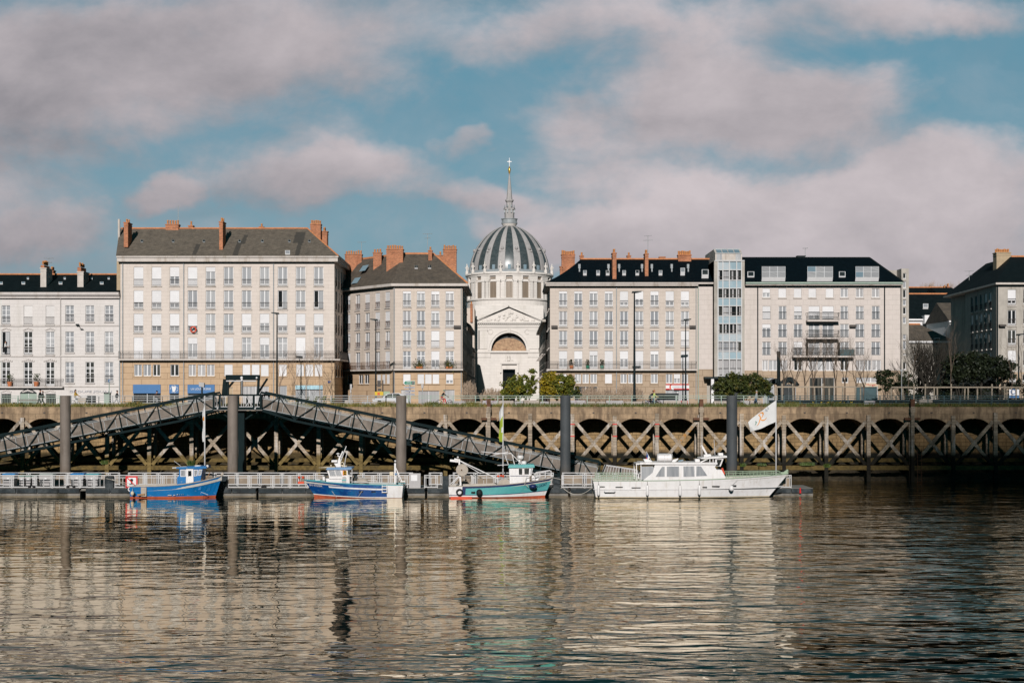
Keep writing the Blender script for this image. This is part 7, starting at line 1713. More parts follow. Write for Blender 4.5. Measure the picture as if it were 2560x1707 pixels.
for a_ in (152, 672, 1020, 1226):
    x = c(a_, 0)[0]; y = YBt-hb_at(x)-.14; z0, z1 = c(0, 1100 if a_ != 1226 else 1092)[1], c(0, 990)[1]
    MB().lathe([(.02, z0-.05), (.09, z0), (.13, z0+.12), (.13, z1-.12), (.09, z1), (.02, z1+.05)], 12, (x, y)).build('fender', 'boat_white', t4, True); MB().lathe([(.02, z0-.1), (.07, z0-.02)], 8, (x, y)).lathe([(.09, z1-.02), (.02, z1+.1)], 8, (x, y)).tube([(x, y, z1), (x, y+.15, c(0, 945)[1])], .015, 4).build('fender_cap', 'iron', t4)
x = c(270, 0)[0]; MB().tube([(c(210, 0)[0], YBt-1.68, c(0, 1056)[1]), (c(222, 0)[0], YBt-1.68, c(0, 1056)[1]), (c(318, 0)[0], YBt-1.68, c(0, 1056)[1]), (c(332, 0)[0], YBt-1.68, c(0, 1056)[1])], [.05, .12, .12, .05], 10).build('fender', 'boat_white', t4, True)
x = c(1570, 0)[0]; y = YBt-hb_at(x)-.2; MB().ball((x, y, c(0, 1025)[1]), .23, 12, 0, 1.15).tube([(x, y, c(0, 990)[1]), (c(1640, 0)[0], y+.3, c(0, 940)[1])], .015, 4).build('ball_fender', 'boat_white', t4, True)
mb = MB()
for (a_, b_, y) in ((165, 220, 1008), (335, 412, 1012), (505, 602, 1018), (1365, 1445, 1003), (1575, 1628, 997), (1262, 1310, 1012)): x = c((a_+b_)/2, 0)[0]; yy = YBt-hb_at(x)-.0; mb.box(c(a_, 0)[0], c(b_, 0)[0], yy-.02, yy+.2, c(0, y+4)[1], c(0, y-4)[1])
mb.build('hull_vent', 'black_rubber', t4)
MB().box(c(2130, 0)[0], c(2212, 0)[0], YBt-.12, YBt+.12, c(0, 880)[1], c(0, 862)[1]).bar((c(2150, 880)[0], YBt, c(0, 885)[1]), (c(2210, 840)[0], YBt, c(0, 840)[1]), .18, .2).build('bow_platform', 'boat_green', t4)
rope([(c(92, 1020)[0], YBt-.8, c(0, 1020)[1]), (wx(1408, 129.4), 129.4, ZD+.02)], 'slack pale stern rope of the white cabin boat drooping to the water', .62, .03, 16)
x = wx(2001, 129.3); solo(MB().tube([(x, 129.35, .25), (x, 129.35, .75)], [.09, .05], 8), 'fender_buoy', 'sign_red', 'slim red buoy hanging on the pontoon end beyond the white boat bow', 'buoy')
# ---------------------------------------------------------------- people and bicycles on the quay
def person(label, px, Y, face=1, lean=.05, thigh=(.35, -.35), knee=(.1, .35), arm=(-.4, .4), elbow=(.3, .3), cols=('cloth_black', 'cloth_jeans', 'hair_dark'), h=1.74, base=GZ, pelvis=None, hair_long=False, hat=None, splay=.0):
    "one continuous skinned body; angles in radians, forward positive, face=+1 looks right"
    k = h/1.74; x0 = wx(px, Y); up_l = .9*k
    def rotd(a): return (sin(a), -cos(a))
    sk = []; rad = []; ed = []; tagm = []
    def pt(x, y, z, r, par=None, m=0):
        sk.append((x*face, y, z)); rad.append(r)
        if par is not None: ed.append((par, len(sk)-1)); tagm.append(m)
        return len(sk)-1
    lo = min(cos(t_)*.44*k+cos(t_-kn)*.42*k for t_, kn in zip(thigh, knee))
    drop = max(cos(t_)*.44*k+cos(t_-kn)*.42*k for t_, kn in zip(thigh, knee))
    hz = (drop+.07) if pelvis is None else pelvis
    P0 = pt(0, 0, hz, .125*k)
    tx_, tz_ = sin(lean), cos(lean)
    A1 = pt(tx_*.25*k, 0, hz+tz_*.25*k, .125*k, P0, 0); A2_ = pt(tx_*.47*k, 0, hz+tz_*.47*k, .135*k, A1, 0)
    nl = lean*.6
    N1 = pt(tx_*.53*k+sin(nl)*.06*k, 0, hz+tz_*.53*k+cos(nl)*.06*k, .055*k, A2_, 3)
    hx, hzz = tx_*.53*k+sin(nl)*.15*k, hz+tz_*.53*k+cos(nl)*.15*k
    H1 = pt(hx+.01, 0, hzz, .085*k, N1, 3); H2 = pt(hx+.02, 0, hzz+.10*k, .088*k, H1, 3)
    hands = []
    for i, s_ in enumerate((-1, 1)):
        sx, sz = tx_*.47*k, hz+tz_*.47*k-.01
        S_ = pt(sx, s_*.17*k, sz, .068*k, A2_, 0)
        a = arm[i]+lean*.0; d = rotd(a); E_ = pt(sx+d[0]*.28*k, s_*.21*k, sz+d[1]*.28*k, .050*k, S_, 0)
        d2 = rotd(a+elbow[i]); W_ = pt(sx+d[0]*.28*k+d2[0]*.24*k, s_*.20*k, sz+d[1]*.28*k+d2[1]*.24*k, .034*k, E_, 0)
        hands.append((sk[W_], d2, s_))
        t_ = thigh[i]; kn = knee[i]; d = rotd(t_); Hh = pt(0, s_*.09*k, hz-.03, .098*k, P0, 1)
        K_ = pt(d[0]*.44*k, s_*(.10+splay)*k, hz+d[1]*.44*k, .064*k, Hh, 1); d2 = rotd(t_-kn); F_ = pt(d[0]*.44*k+d2[0]*.42*k, s_*.10*k, hz+d[1]*.44*k+d2[1]*.42*k, .043*k, K_, 1)
        pt(d[0]*.44*k+d2[0]*.42*k+.14*k, s_*.11*k, hz+d[1]*.44*k+d2[1]*.42*k-.035, .038*k, F_, 2)
    me = bpy.data.meshes.new('person'); me.from_pydata(sk, ed, [])
    ob = bpy.data.objects.new('person', me); COL.objects.link(ob)
    md = ob.modifiers.new('skin', 'SKIN'); md.use_smooth_shade = True
    for i, sv in enumerate(me.skin_vertices[0].data): sv.radius = (rad[i], rad[i]*(1.25 if i in (A1, A2_, P0) else 1.)); sv.use_root = (i == 0)
    ob.modifiers.new('sub', 'SUBSURF').levels = 1
    dg = bpy.context.evaluated_depsgraph_get(); m2 = bpy.data.meshes.new_from_object(ob.evaluated_get(dg)); bpy.data.objects.remove(ob)
    m2.name = 'person'; m2.materials.clear()
    for n_ in (cols[0], cols[1], 'black_rubber', 'skin'): m2.materials.append(MT[n_])
    segs_ = [(sk[a], sk[b], m) for (a, b), m in zip(ed, tagm)]
    for p in m2.polygons:
        c = p.center; best = 1e9; bm_ = 0
        for (a, b, m) in segs_:
            d = sub(b, a); l2 = d[0]**2+d[1]**2+d[2]**2 or 1e-9; q = max(0, min(1, sum((c[i]-a[i])*d[i] for i in range(3))/l2)); e = addv(a, mul(d, q)); dd = sum((c[i]-e[i])**2 for i in range(3))
            if dd < best: best, bm_ = dd, m
        p.material_index = bm_
    o = bpy.data.objects.new('person', m2); COL.objects.link(o); o.location = (x0, Y, base); WL[o.name] = (x0, Y, base)
    tag(o, label, 'person', None)
    def kid(name, mb, mats, sm=True): q = bpy.data.objects.new(name, mb.mesh(name, mats, sm)); COL.objects.link(q); q.parent = o
    hm = MB(); hx_, hz_ = (hx+.005)*face, hzz+.085*k
    hm.lathe([(.001, hz_+.115*k), (.055*k, hz_+.10*k), (.092*k, hz_+.06*k), (.105*k, hz_+.0*k), (.10*k, hz_-.02*k)], 12, (hx_-.018*face, 0))
    if hair_long: hm.ball((hx_-.07*face, 0, hz_-.12*k), .085*k, 8, 0, 1.7)
    kid('hair', hm, hat or cols[2])
    fm = MB().ball(((hx+.115*k)*face, 0, hzz+.045*k), .020*k, 6, 0, 1.3)
    for s_ in (-1, 1): fm.ball(((hx+.02)*face, s_*.098*k, hzz+.045*k), .026*k, 6)
    kid('face', fm, 'skin')
    em = MB()
    for s_ in (-1, 1): em.ball(((hx+.098*k)*face, s_*.034*k, hzz+.07*k), .012*k, 6)
    em.box((hx+.095*k)*face-.006, (hx+.095*k)*face+.006, -.024*k, .024*k, hzz-.004*k, hzz+.004*k)
    kid('features', em, 'hair_dark')
    for (w, d2, s_) in hands:
        mb = MB(); dx, dz = d2[0]*face, d2[1]; nx_, nz_ = -dz*face*-1, dx*face
        mb.tube([(w[0], w[1], w[2]), (w[0]+dx*.05, w[1], w[2]+dz*.05), (w[0]+dx*.095, w[1], w[2]+dz*.095)], [.028, .042, .036], 8)
        for q, l in ((-.03, .06), (-.01, .075), (.01, .07), (.03, .055)):
            b = (w[0]+dx*.09, w[1]+q, w[2]+dz*.09); m_ = (b[0]+dx*l*.55, b[1], b[2]+dz*l*.55); e = (m_[0]+(dx*.5+.02*face)*l*.5, m_[1], m_[2]+(dz*.5-.3)*l*.5); mb.tube([b, m_, e], [.0095, .009, .007], 5)
        b = (w[0]+dx*.035, w[1]-s_*.035, w[2]+dz*.035); mb.tube([b, (b[0]+dx*.03+.015*face, b[1]-s_*.02, b[2]+dz*.03), (b[0]+dx*.06+.02*face, b[1]-s_*.02, b[2]+dz*.06)], [.011, .010, .008], 5)
        kid('hand', mb, 'skin')
    return o
def bicycle(label, px, Y, face=1, mat='dark_metal', wheel=.34, base=.53, load=None):
    x0 = wx(px, Y); t_ = thing('bicycle', label, 'bicycle', (x0, Y, GZ), 'bicycles ridden along the quay')
    for s_ in (-1, 1):
        c_ = (x0+s_*base, Y, GZ+wheel+.01)
        w_ = MB().torus(c_, wheel-.025, .028, 28, 6).build('wheel', 'black_rubber', t_, True)
        mb = MB().torus(c_, wheel-.055, .012, 28, 4)
        for i in range(10): q = 2*pi*i/10; mb.tube([c_, (c_[0]+(wheel-.05)*cos(q), Y, c_[2]+(wheel-.05)*sin(q))], .004, 3)
        r_ = bpy.data.objects.new('rim', mb.mesh('rim', 'alu', False, WL[t_.name])); COL.objects.link(r_); r_.parent = w_
    X = lambda v: x0+v*face
    rw, fw_, bbk, st_, hd = (X(-base), Y, GZ+wheel), (X(base), Y, GZ+wheel), (X(-.08), Y, GZ+.30), (X(-.22), Y, GZ+.85), (X(base-.17), Y, GZ+.90)
    mb = MB()
    for a, b in ((rw, bbk), (bbk, st_), (st_, rw), (bbk, (hd[0]+.03*face, Y, hd[2]-.17)), ((st_[0]+.03*face, Y, st_[2]-.08), hd), (hd, fw_), (hd, (hd[0]-.03*face, Y, hd[2]+.12))): mb.tube([a, b], .02, 6)
    mb.build('frame', mat, t_); MB().ball((st_[0], Y, st_[2]+.07), .1, 8, 0, .4).tube([st_, (st_[0], Y, st_[2]+.07)], .015, 5).build('saddle', 'black_rubber', t_, True)
    MB().tube([(hd[0]+.04*face, Y-.27, hd[2]+.12), (hd[0]-.03*face, Y-.1, hd[2]+.13), (hd[0]-.03*face, Y+.1, hd[2]+.13), (hd[0]+.04*face, Y+.27, hd[2]+.12)], .016, 6).build('handlebar', 'dark_metal', t_)
    MB().torus((bbk[0], Y-.06, bbk[2]), .09, .012, 16, 4).tube([(bbk[0], Y-.08, bbk[2]), (bbk[0]+.12*face, Y-.09, bbk[2]-.12)], .012, 4).build('crank', 'galv', t_)
    if load: MB().prism([(X(.15), GZ+.45), (X(.95), GZ+.45), (X(1.0), GZ+.95), (X(.1), GZ+.95)], Y-.28, Y+.28).build('cargo_box', load, t_)
    return t_
person('walker in black jacket and dark cap, left one of the pair behind the quay railing', 99, 155.2, 1, .12, (.3, -.35), (.1, .3), (-.35, .45), (.3, .5), ('cloth_black', 'cloth_black', 'hair_dark'), 1.85, hat='cloth_black')
person('walker in black coat with bare head, right one of the pair behind the quay railing', 106.5, 155.9, 1, .05, (.35, -.3), (.1, .35), (-.3, .3), (.6, .6), ('cloth_black', 'cloth_black', 'hair_ginger'), 1.68)
bicycle('cargo bicycle with a pale box under the rider in mustard jacket', 194, 155.5, 1, 'galv', load='canvas_grey')
person('cyclist in mustard jacket with long dark hair riding right', 187.5, 155.5, 1, .10, (1.15, .75), (1.0, .95), (.75, .75), (.25, .25), ('cloth_mustard', 'cloth_grey', 'hair_dark'), 1.72, pelvis=1.0, hair_long=True)
person('runner in black and lime top near the corner of the white house', 291.5, 155., 1, .10, (.45, -.5), (.35, .9), (-.6, .5), (1.3, 1.4), ('cloth_black', 'cloth_grey', 'hair_dark'), 1.76)
bicycle('dark bicycle under the crouched rider in front of the blue shop sign', 390, 156., 1)
person('crouched cyclist in brown jacket and dark cap in front of the blue shop sign', 384, 156., 1, .62, (1.25, .7), (1.1, .8), (.7, .7), (.3, .3), ('cloth_brown', 'cloth_grey', 'hair_dark'), 1.78, pelvis=.95, hat='cloth_black')
bicycle('white-framed bicycle under the red and black cyclist', 1111, 154.2, 1, 'white_paint', .36, .56)
person('cyclist in black vest with red sleeves and red leggings riding right', 1103.5, 154.2, 1, .50, (1.2, .6), (1.05, .75), (.95, .85), (.15, .25), ('cloth_black', 'cloth_red', 'hair_dark'), 1.80, pelvis=.98, hat='bin_green')
a_ = bpy.data.objects[-1] if False else None
x = wx(1107, 154.2)
bicycle('black city bicycle under the stooping rider by the shelter', 1628.5, 154.1, 1, 'dark_metal', .36, .66)
person('stooping rider in black hooded jacket behind the lime-vested person', 1623, 154.1, 1, .75, (1.2, .6), (1.05, .75), (.9, .8), (.2, .3), ('cloth_black', 'cloth_black', 'hair_dark'), 1.80, pelvis=1.0, hat='cloth_black')
person('person in lime safety vest with ginger hair beside the black city bicycle', 1634.5, 153.6, 1, .08, (.3, -.25), (.15, .3), (.5, .2), (.8, .6), ('cloth_lime', 'cloth_jeans', 'hair_ginger'), 1.76)
person('person in grey hooded jacket walking right past the laurel hedge', 1889.5, 153.6, 1, .16, (.25, -.25), (.1, .3), (.1, -.2), (.5, .5), ('cloth_grey', 'cloth_jeans', 'hair_dark'), 1.72, hat='cloth_grey')
person('resident in white shirt standing at an open window of the white town house', 13.5, 179.75, 1, .02, (.1, -.1), (.05, .1), (.3, .5), (.9, .9), ('cloth_white', 'cloth_black', 'hair_dark'), 1.7, base=Z(886.5))
# ---------------------------------------------------------------- lamps, signs, street things
def lamp(px, yt, Y, label, face=1, r=.075, head=1.):
    x, zt_ = wx(px, Y), wz(yt, Y); t_ = thing('street_lamp', label, 'street lamp', (x, Y, GZ), 'tall dark street lamps')
    MB().tube([(x, Y, GZ), (x, Y, GZ+4), (x, Y, zt_)], [r*1.5, r*1.2, r*.7], 8).tube([(x, Y, GZ), (x, Y, GZ+.9)], r*2.1, 8).build('pole', 'lamp_black', t_)
    MB().prism([(x-.25*head*face, zt_-.05), (x+.65*head*face, zt_+.10), (x+.65*head*face, zt_+.2), (x-.2*head*face, zt_+.16)], Y-.22*head, Y+.22*head).tube([(x, Y, zt_-.1), (x+.2*face, Y, zt_+.1)], .05, 5).build('lamp_head', 'lamp_black', t_)
    MB().box(x+.0*face if face > 0 else x-.5, x+.5 if face > 0 else x, Y-.14, Y+.14, zt_-.03, zt_+.0).build('diffuser', 'galv', t_)
    return t_
lamp(692.5, 785, 168, 'tall lamp post in front of the tall cream block', -1, .085); lamp(939.5, 801, 168, 'slim lamp post in front of the bent corner house', -1, .075); lamp(1586, 732, 160, 'tallest lamp post, thick and dark, before the beige nine-bay block', 1, .11, 1.2); lamp(1714, 801, 170, 'slim lamp post in front of the red and white shop sign', 1, .075); lamp(2546.5, 838, 172, 'lamp post close to the right edge of the picture', 1, .08)
def post_sign(name, label, cat, px, Y, ztop, r=.05, mat='galv'):
    x = wx(px, Y); t_ = thing(name, label, cat, (x, Y, GZ)); MB().tube([(x, Y, GZ), (x, Y, ztop)], r, 6).build('post', mat, t_); return t_, x
YS = 163.
t_, x = post_sign('direction_sign', 'green arrow road sign above three white arrow signs on a post', 'road sign', 1024, YS, wz(951, YS), .07)
s = lambda p: wx(p, YS); v = lambda y: wz(y, YS)
MB().prism([(s(1008), v(956.8)), (s(1012.5), v(951.8)), (s(1037.5), v(951.8)), (s(1037.5), v(962.2)), (s(1012.5), v(962.2))], YS-.2, YS-.14).build('panel', 'white_paint', t_); MB().prism([(s(1010.2), v(956.9)), (s(1014), v(952.6)), (s(1037), v(952.6)), (s(1037), v(961.4)), (s(1014), v(961.4))], YS-.22, YS-.203).build('panel_field', 'sign_green', t_)
text('VANNES', 'white_paint', t_, s(1016.5), s(1028.5), v(956.3), v(953.4), YS-.22, depth=.02); text("ST NAZAIRE", 'white_paint', t_, s(1015), s(1028.8), v(960.6), v(957.8), YS-.22, depth=.02)
MB().box(s(1030), s(1036), YS-.24, YS-.221, v(960.5), v(953.5)).build('pictogram', 'black_rubber', t_); MB().torus(((s(1033)), YS-.245, v(957)), .09, .02, 12, 4).build('pictogram_ring', 'white_paint', t_)
for y, w_ in ((968.5, 'ST HERBLAIN'), (977, 'NANTES'), (985.5, 'CENTRE VILLE')):
    MB().prism([(s(1008.5), v(y)), (s(1011.5), v(y-2.4)), (s(1037.5), v(y-2.4)), (s(1037.5), v(y+2.4)), (s(1011.5), v(y+2.4))], YS-.2, YS-.14).build('panel', 'bin_grey', t_); text(w_, 'deep_blue', t_, s(1014), s(1036), v(y+1.1), v(y-1.1), YS-.2, depth=.02)
t_, x = post_sign('traffic_light', 'traffic light on a grey post left of the green arrow sign', 'traffic light', 957, 165, wz(950, 165), .07, 'iron')
MB().box(x-.62, x-.25, 164.8, 165.1, wz(967, 165), wz(951, 165)).box(x-.55, x-.1, 164.95, 165.05, wz(960, 165), wz(958, 165)).build('signal_head', 'iron', t_); MB().box(x-.55, x-.2, 164.85, 165.1, wz(977, 165), wz(971, 165)).build('repeater', 'iron', t_)
t_, x = post_sign('traffic_light', 'white-backed signal in the dark side street beside the tall cream block', 'traffic light', 877.5, 176, wz(960, 176), .05, 'galv'); MB().box(x-.1, x+.14, 175.8, 176., wz(973, 176), wz(960, 176)).box(x-.1, x+.05, 175.8, 176., wz(982, 176), wz(974, 176)).build('signal_head', 'bin_grey', t_)
t_, x = post_sign('signal_box', 'grey box on a slim mast right of the green arrow sign', 'post', 1056, 164, wz(960, 164), .05, 'galv'); MB().box(x-.13, x+.13, 163.8, 164.1, wz(970, 164), wz(959.5, 164)).build('box', 'bin_grey', t_)
t_ = thing('roadwork_board', 'low yellow diversion board with orange mark beside a green board', 'sign', (wx(953, 162), 162, GZ)); q_ = lambda p: wx(p, 162); r_ = lambda y: wz(y, 162)
MB().box(q_(937), q_(958), 162, 162.05, r_(988), r_(979)).build('board', 'yellow', t_); MB().box(q_(959), q_(974.5), 162, 162.05, r_(988), r_(978)).build('board', 'boat_green', t_); MB().bar((q_(944), 161.97, r_(987)), (q_(949), 161.97, r_(981)), .12, .03).bar((q_(949), 161.96, r_(987)), (q_(944), 161.96, r_(981)), .12, .03).build('mark', 'red_orange', t_); MB().box(q_(939), q_(940), 162.05, 162.1, GZ, r_(979)).box(q_(972), q_(973), 162.05, 162.1, GZ, r_(979)).build('leg', 'galv', t_)
t_, x = post_sign('notice_box', 'white box on a dark post left of the gangway portal', 'post', 505, 160, wz(962, 160), .1, 'lamp_black'); MB().prism([(x-.28, wz(966, 160)), (x-.3, wz(955, 160)), (x+.3, wz(957, 160)), (x+.28, wz(968, 160))], 159.7, 160.2).build('box', 'bin_grey', t_)
t_, x = post_sign('street_post', 'green post with a small blue and white sign near the white house corner', 'road sign', 273, 158, wz(951, 158), .05, 'rail_green'); MB().torus((x+.05, 157.95, wz(952, 158)), .12, .05, 12, 5).build('sign_ring', 'sign_blue', t_); MB().box(x+.1, x+.45, 157.9, 157.95, wz(955, 158), wz(950, 158)).build('plate', 'bin_grey', t_)
x = wx(266, 160); t_ = thing('street_cabinet', 'dark green ribbed cabinet in front of the white house', 'cabinet', (x, 160, GZ)); MB().box(wx(260, 160), wx(273, 160), 160, 160.7, GZ, wz(984, 160)).build('body', 'rail_green', t_); MB().box(wx(259.5, 160), wx(273.5, 160), 159.95, 160.75, wz(984, 160), wz(981.5, 160)).build('lid', 'dark_metal', t_)
mb = MB(); Yb = 157.
mb.box(wx(30, Yb), wx(96, Yb), Yb, Yb+.5, GZ+.36, GZ+.44); 
for p in (33, 52, 74, 93): mb.box(wx(p, Yb)-.04, wx(p, Yb)+.04, Yb+.05, Yb+.45, GZ, GZ+.36)
t_ = thing('bench', 'long low dark bench on the quay at the left edge', 'bench', (wx(62, Yb), Yb, GZ)); mb.build('seat', 'dark_metal', t_); MB().box(wx(38, Yb), wx(92, Yb), Yb+.52, Yb+.58, GZ+.55, GZ+.78).box(wx(40, Yb)-.03, wx(40, Yb)+.03, Yb+.5, Yb+.54, GZ+.4, GZ+.6).box(wx(90, Yb)-.03, wx(90, Yb)+.03, Yb+.5, Yb+.54, GZ+.4, GZ+.6).build('backrest', 'deck_grey', t_)
for px in (247, 312, 331, 406):
    x = wx(px, 158); solo(MB().tube([(x, 158, GZ), (x, 158, GZ+.9)], .04, 6).ball((x, 158, GZ+.95), .09, 7), 'bollard', 'dark_metal', 'slim dark bollard with a ball top on the quay near the left shops', 'bollard', 'slim bollards near the left shops')
# parked silver car, mostly hidden by the railing
Yc = 162.5; x0, x1 = wx(953, Yc), wx(1002, Yc); xm = (x0+x1)/2; t_ = thing('parked_car', 'silver hatchback parked behind the railing left of the third steel pile', 'car', (xm, Yc, GZ)); L = 2.05
body = [(-L, .35), (-L+.05, .62), (-L+.35, .85), (-.95, .92), (1.3, .95), (L-.12, .88), (L, .6), (L, .35)]
MB().prism([(xm+a_*1.0, GZ+b_) for a_, b_ in body], Yc-.85, Yc+.85).build('body', 'car_silver', t_); MB().prism([(xm-.95, GZ+.92), (xm-.35, GZ+1.40), (xm+.9, GZ+1.46), (xm+1.55, GZ+1.25), (xm+1.75, GZ+.92)], Yc-.72, Yc+.72).build('cabin', 'car_silver', t_)
MB().prism([(xm-.72, GZ+.97), (xm-.3, GZ+1.32), (xm+.2, GZ+1.37), (xm+.2, GZ+.97)], Yc-.735, Yc+.735).prism([(xm+.28, GZ+.97), (xm+.28, GZ+1.37), (xm+.95, GZ+1.37), (xm+1.4, GZ+.97)], Yc-.735, Yc+.735).build('window', 'pane_dark', t_)
for a_ in (-1.25, 1.25): MB().tube([(xm+a_, Yc-.88, GZ+.32), (xm+a_, Yc-.66, GZ+.32)], .32, 16).build('wheel', 'black_rubber', t_)
MB().box(xm-L-.02, xm-L+.2, Yc-.8, Yc-.5, GZ+.62, GZ+.75).build('headlight', 'white_paint', t_)
# bus shelter
Ys = 165; q_ = lambda p: wx(p, Ys); r_ = lambda y: wz(y, Ys); t_ = thing('bus_shelter', 'dark flat-roofed bus shelter in front of the beige nine-bay block', 'shelter', (q_(1668), Ys, GZ))
MB().box(q_(1640), q_(1695), Ys-.8, Ys+.8, r_(987.5), r_(983)).build('roof', 'lamp_black', t_); MB().box(q_(1641), q_(1643), Ys-.5, Ys-.4, GZ, r_(987.6)).box(q_(1692), q_(1694.5), Ys-.5, Ys-.4, GZ, r_(987.6)).box(q_(1659), q_(1660), Ys+.5, Ys+.6, GZ, r_(987.6)).build('post', 'lamp_black', t_); MB().box(q_(1644), q_(1690), Ys+.6, Ys+.64, GZ+.2, r_(988)).build('glass_wall', 'pane_light', t_); MB().box(q_(1683), q_(1695), Ys-.9, Ys-.8, r_(978), r_(974)).box(q_(1688), q_(1689), Ys-.86, Ys-.82, r_(983), r_(978)).build('display', 'lamp_black', t_)
MB().box(q_(1668), q_(1690), Ys-.2, Ys+.2, GZ+.35, GZ+.45).build('bench_seat', 'bin_grey', t_)
t_ = thing('road_barrier', 'low red and teal plastic road barrier beside the bus shelter', 'barrier', (wx(1708, 156), 156, GZ)); MB().prism([(wx(1695, 156), GZ), (wx(1720, 156), GZ), (wx(1719, 156), GZ+.62), (wx(1697, 156), GZ+.62)], 155.8, 156.2).build('body', 'sign_red', t_); MB().box(wx(1698, 156), wx(1718, 156), 155.76, 155.79, GZ+.28, GZ+.45).build('stripe', 'rail_blue', t_)
# timber tree-frames, planters, tents on the right
def frame(label, px0, px1, Y, ytop, n):
    x0, x1 = wx(px0, Y), wx(px1, Y); zt_ = wz(ytop, Y); t_ = thing('timber_frame', label, 'frame', ((x0+x1)/2, Y, GZ))
    MB().box(x0-.05, x1+.05, Y-.06, Y+.06, zt_-.09, zt_+.05).build('rail', 'timber_pale', t_)
    for i in range(n+1):
        x = x0+(x1-x0)*i/n+random.uniform(-.5, .5)*(0 < i < n); yy = Y+random.choice((0.13, -.13)); MB().tube([(x, yy, GZ-.1), (x+random.uniform(-.08, .08), yy, zt_-.1+random.choice((0, .0, .45)))], .085, 6).build('stake', 'timber_pale', t_)
frame('pale timber frame staking young trees before the pinkish modern block', 1942, 2152, 155., 966.5, 9); frame('long pale timber frame before the dark evergreens at the right', 2229, 2600, 155., 967.5, 15)
for i, (px, w_) in enumerate(((1918, 12), (1937, 19), (1964, 14), (2150, 13), (2170, 12))): pass
t_ = thing('planter', 'long dark planter hedge panel with yellow cut-out letters behind the right railing', 'planter', (wx(2030, 154), 154, GZ)); MB().box(wx(1925, 154), wx(2156, 154), 153.6, 154.6, GZ, GZ+.72).build('panel', 'hedge_panel', t_)
mb = MB()
for px, sh in ((2034, 'X'), (2055, 'C'), (2072, '<'), (2101, 'D'), (2111, 'I'), (2129, 'K')):
    x, z = wx(px, 153.5), GZ+.42; r2 = .16
    if sh in 'XK': mb.bar((x-r2, 153.56, z-r2), (x+r2, 153.56, z+r2), .06, .04).bar((x-r2, 153.55, z+r2), (x+r2, 153.55, z-r2), .06, .04)
    elif sh == 'I': mb.box(x-.03, x+.03, 153.54, 153.58, z-r2, z+r2)
    else: mb.bar((x+r2, 153.56, z+r2), (x-r2, 153.56, z), .06, .04).bar((x-r2, 153.55, z), (x+r2, 153.55, z-r2), .06, .04)
mb.build('letter', 'yellow', t_)
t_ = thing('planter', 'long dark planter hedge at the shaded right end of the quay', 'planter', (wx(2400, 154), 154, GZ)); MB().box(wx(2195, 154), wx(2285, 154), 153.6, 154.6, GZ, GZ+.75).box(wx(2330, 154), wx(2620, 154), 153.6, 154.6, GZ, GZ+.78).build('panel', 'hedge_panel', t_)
solo(MB().box(wx(2297, 154), wx(2333, 154), 153.8, 154.6, GZ-.05, GZ+.78), 'stone_block', 'concrete', 'pale stone block between the dark planters behind the shaded fender post', 'concrete block')
solo(MB().box(wx(2160, 154), wx(2187, 154), 153.8, 154.6, GZ-.05, GZ+.62), 'stone_block', 'graffiti', 'graffiti-marked pale block at the end of the lettered planter', 'concrete block')
for px, lb in ((1937, 'dark pointed café parasol right of the laurel hedge, left of two'), (1972, 'dark pointed café parasol right of the laurel hedge, right of two')):
    Yt = 170; x = wx(px, Yt); t_ = thing('parasol', lb, 'parasol', (x, Yt, GZ), 'dark café parasols'); zt_ = wz(946 if px < 1950 else 942, Yt)
    mb = MB(); prof = []; n = 12
    for i in range(n+1): q = i/n*2-1; prof.append((x+q*1.1, zt_-.95*abs(q)**1.6))
    mb.prism(prof+[(x+.85, zt_-1.15), (x, zt_-.5), (x-.85, zt_-1.15)], Yt-1., Yt+1.); mb.build('canopy', 'awning_dark', t_); MB().tube([(x, Yt, GZ), (x, Yt, zt_)], .04, 6).build('pole', 'galv', t_)
x = wx(1946.5, 163); solo(MB().tube([(x, 163, GZ), (x, 163, wz(878, 163))], .2, 8), 'dark_post', 'lamp_black', 'thick plain dark post before the left bays of the pinkish modern block', 'post')
x = wx(2254, 160); t_ = thing('street_lamp', 'slim pale lamp with small lantern between the magnolias', 'street lamp', (x, 160, GZ)); MB().tube([(x, 160, GZ), (x, 160, wz(930, 160))], .04, 6).build('pole', 'galv', t_); MB().lathe([(.02, wz(930, 160)), (.14, wz(929, 160)), (.16, wz(925, 160)), (.03, wz(922, 160))], 8, (x, 160)).build('lantern', 'galv', t_)
t_ = thing('shop_board', 'pale shop fascia with red lettering under the pinkish block', 'sign', (wx(2172, 172), 172, GZ)); MB().box(wx(2155, 172), wx(2194, 172), 172, 172.1, wz(966.5, 172), wz(958, 172)).build('board', 'yellowed', t_); text('Morgan', 'sign_red', t_, wx(2166, 172), wx(2191, 172), wz(965, 172), wz(959.5, 172), 171.97); MB().box(wx(2157, 172), wx(2157, 172)+.1, 172, 172.08, GZ, wz(966.6, 172)).box(wx(2192, 172), wx(2192, 172)+.1, 172, 172.08, GZ, wz(966.6, 172)).build('leg', 'galv', t_)
MB().box(wx(2140, 172.3), wx(2192, 172.3), 172.3, 172.34, GZ, wz(967, 172)).build('glass_screen', 'rail_blue', t_)
t_ = thing('poster_panel', 'white and blue poster panel at the foot of the right corner block', 'sign', (wx(2537, 170), 170, GZ)); MB().box(wx(2523, 170), wx(2548, 170), 170, 170.1, wz(995, 170), wz(973, 170)).build('poster', 'white_paint', t_); MB().box(wx(2523.5, 170), wx(2547.5, 170), 169.97, 169.995, wz(994.5, 170), wz(988, 170)).build('poster_base', 'sign_blue', t_); MB().torus((wx(2533, 170), 169.98, wz(979, 170)), .28, .05, 14, 5).build('poster_mark', 'sign_blue', t_); MB().box(wx(2522, 170), wx(2523, 170), 170, 170.1, GZ, wz(973, 170)).build('leg', 'lamp_black', t_)
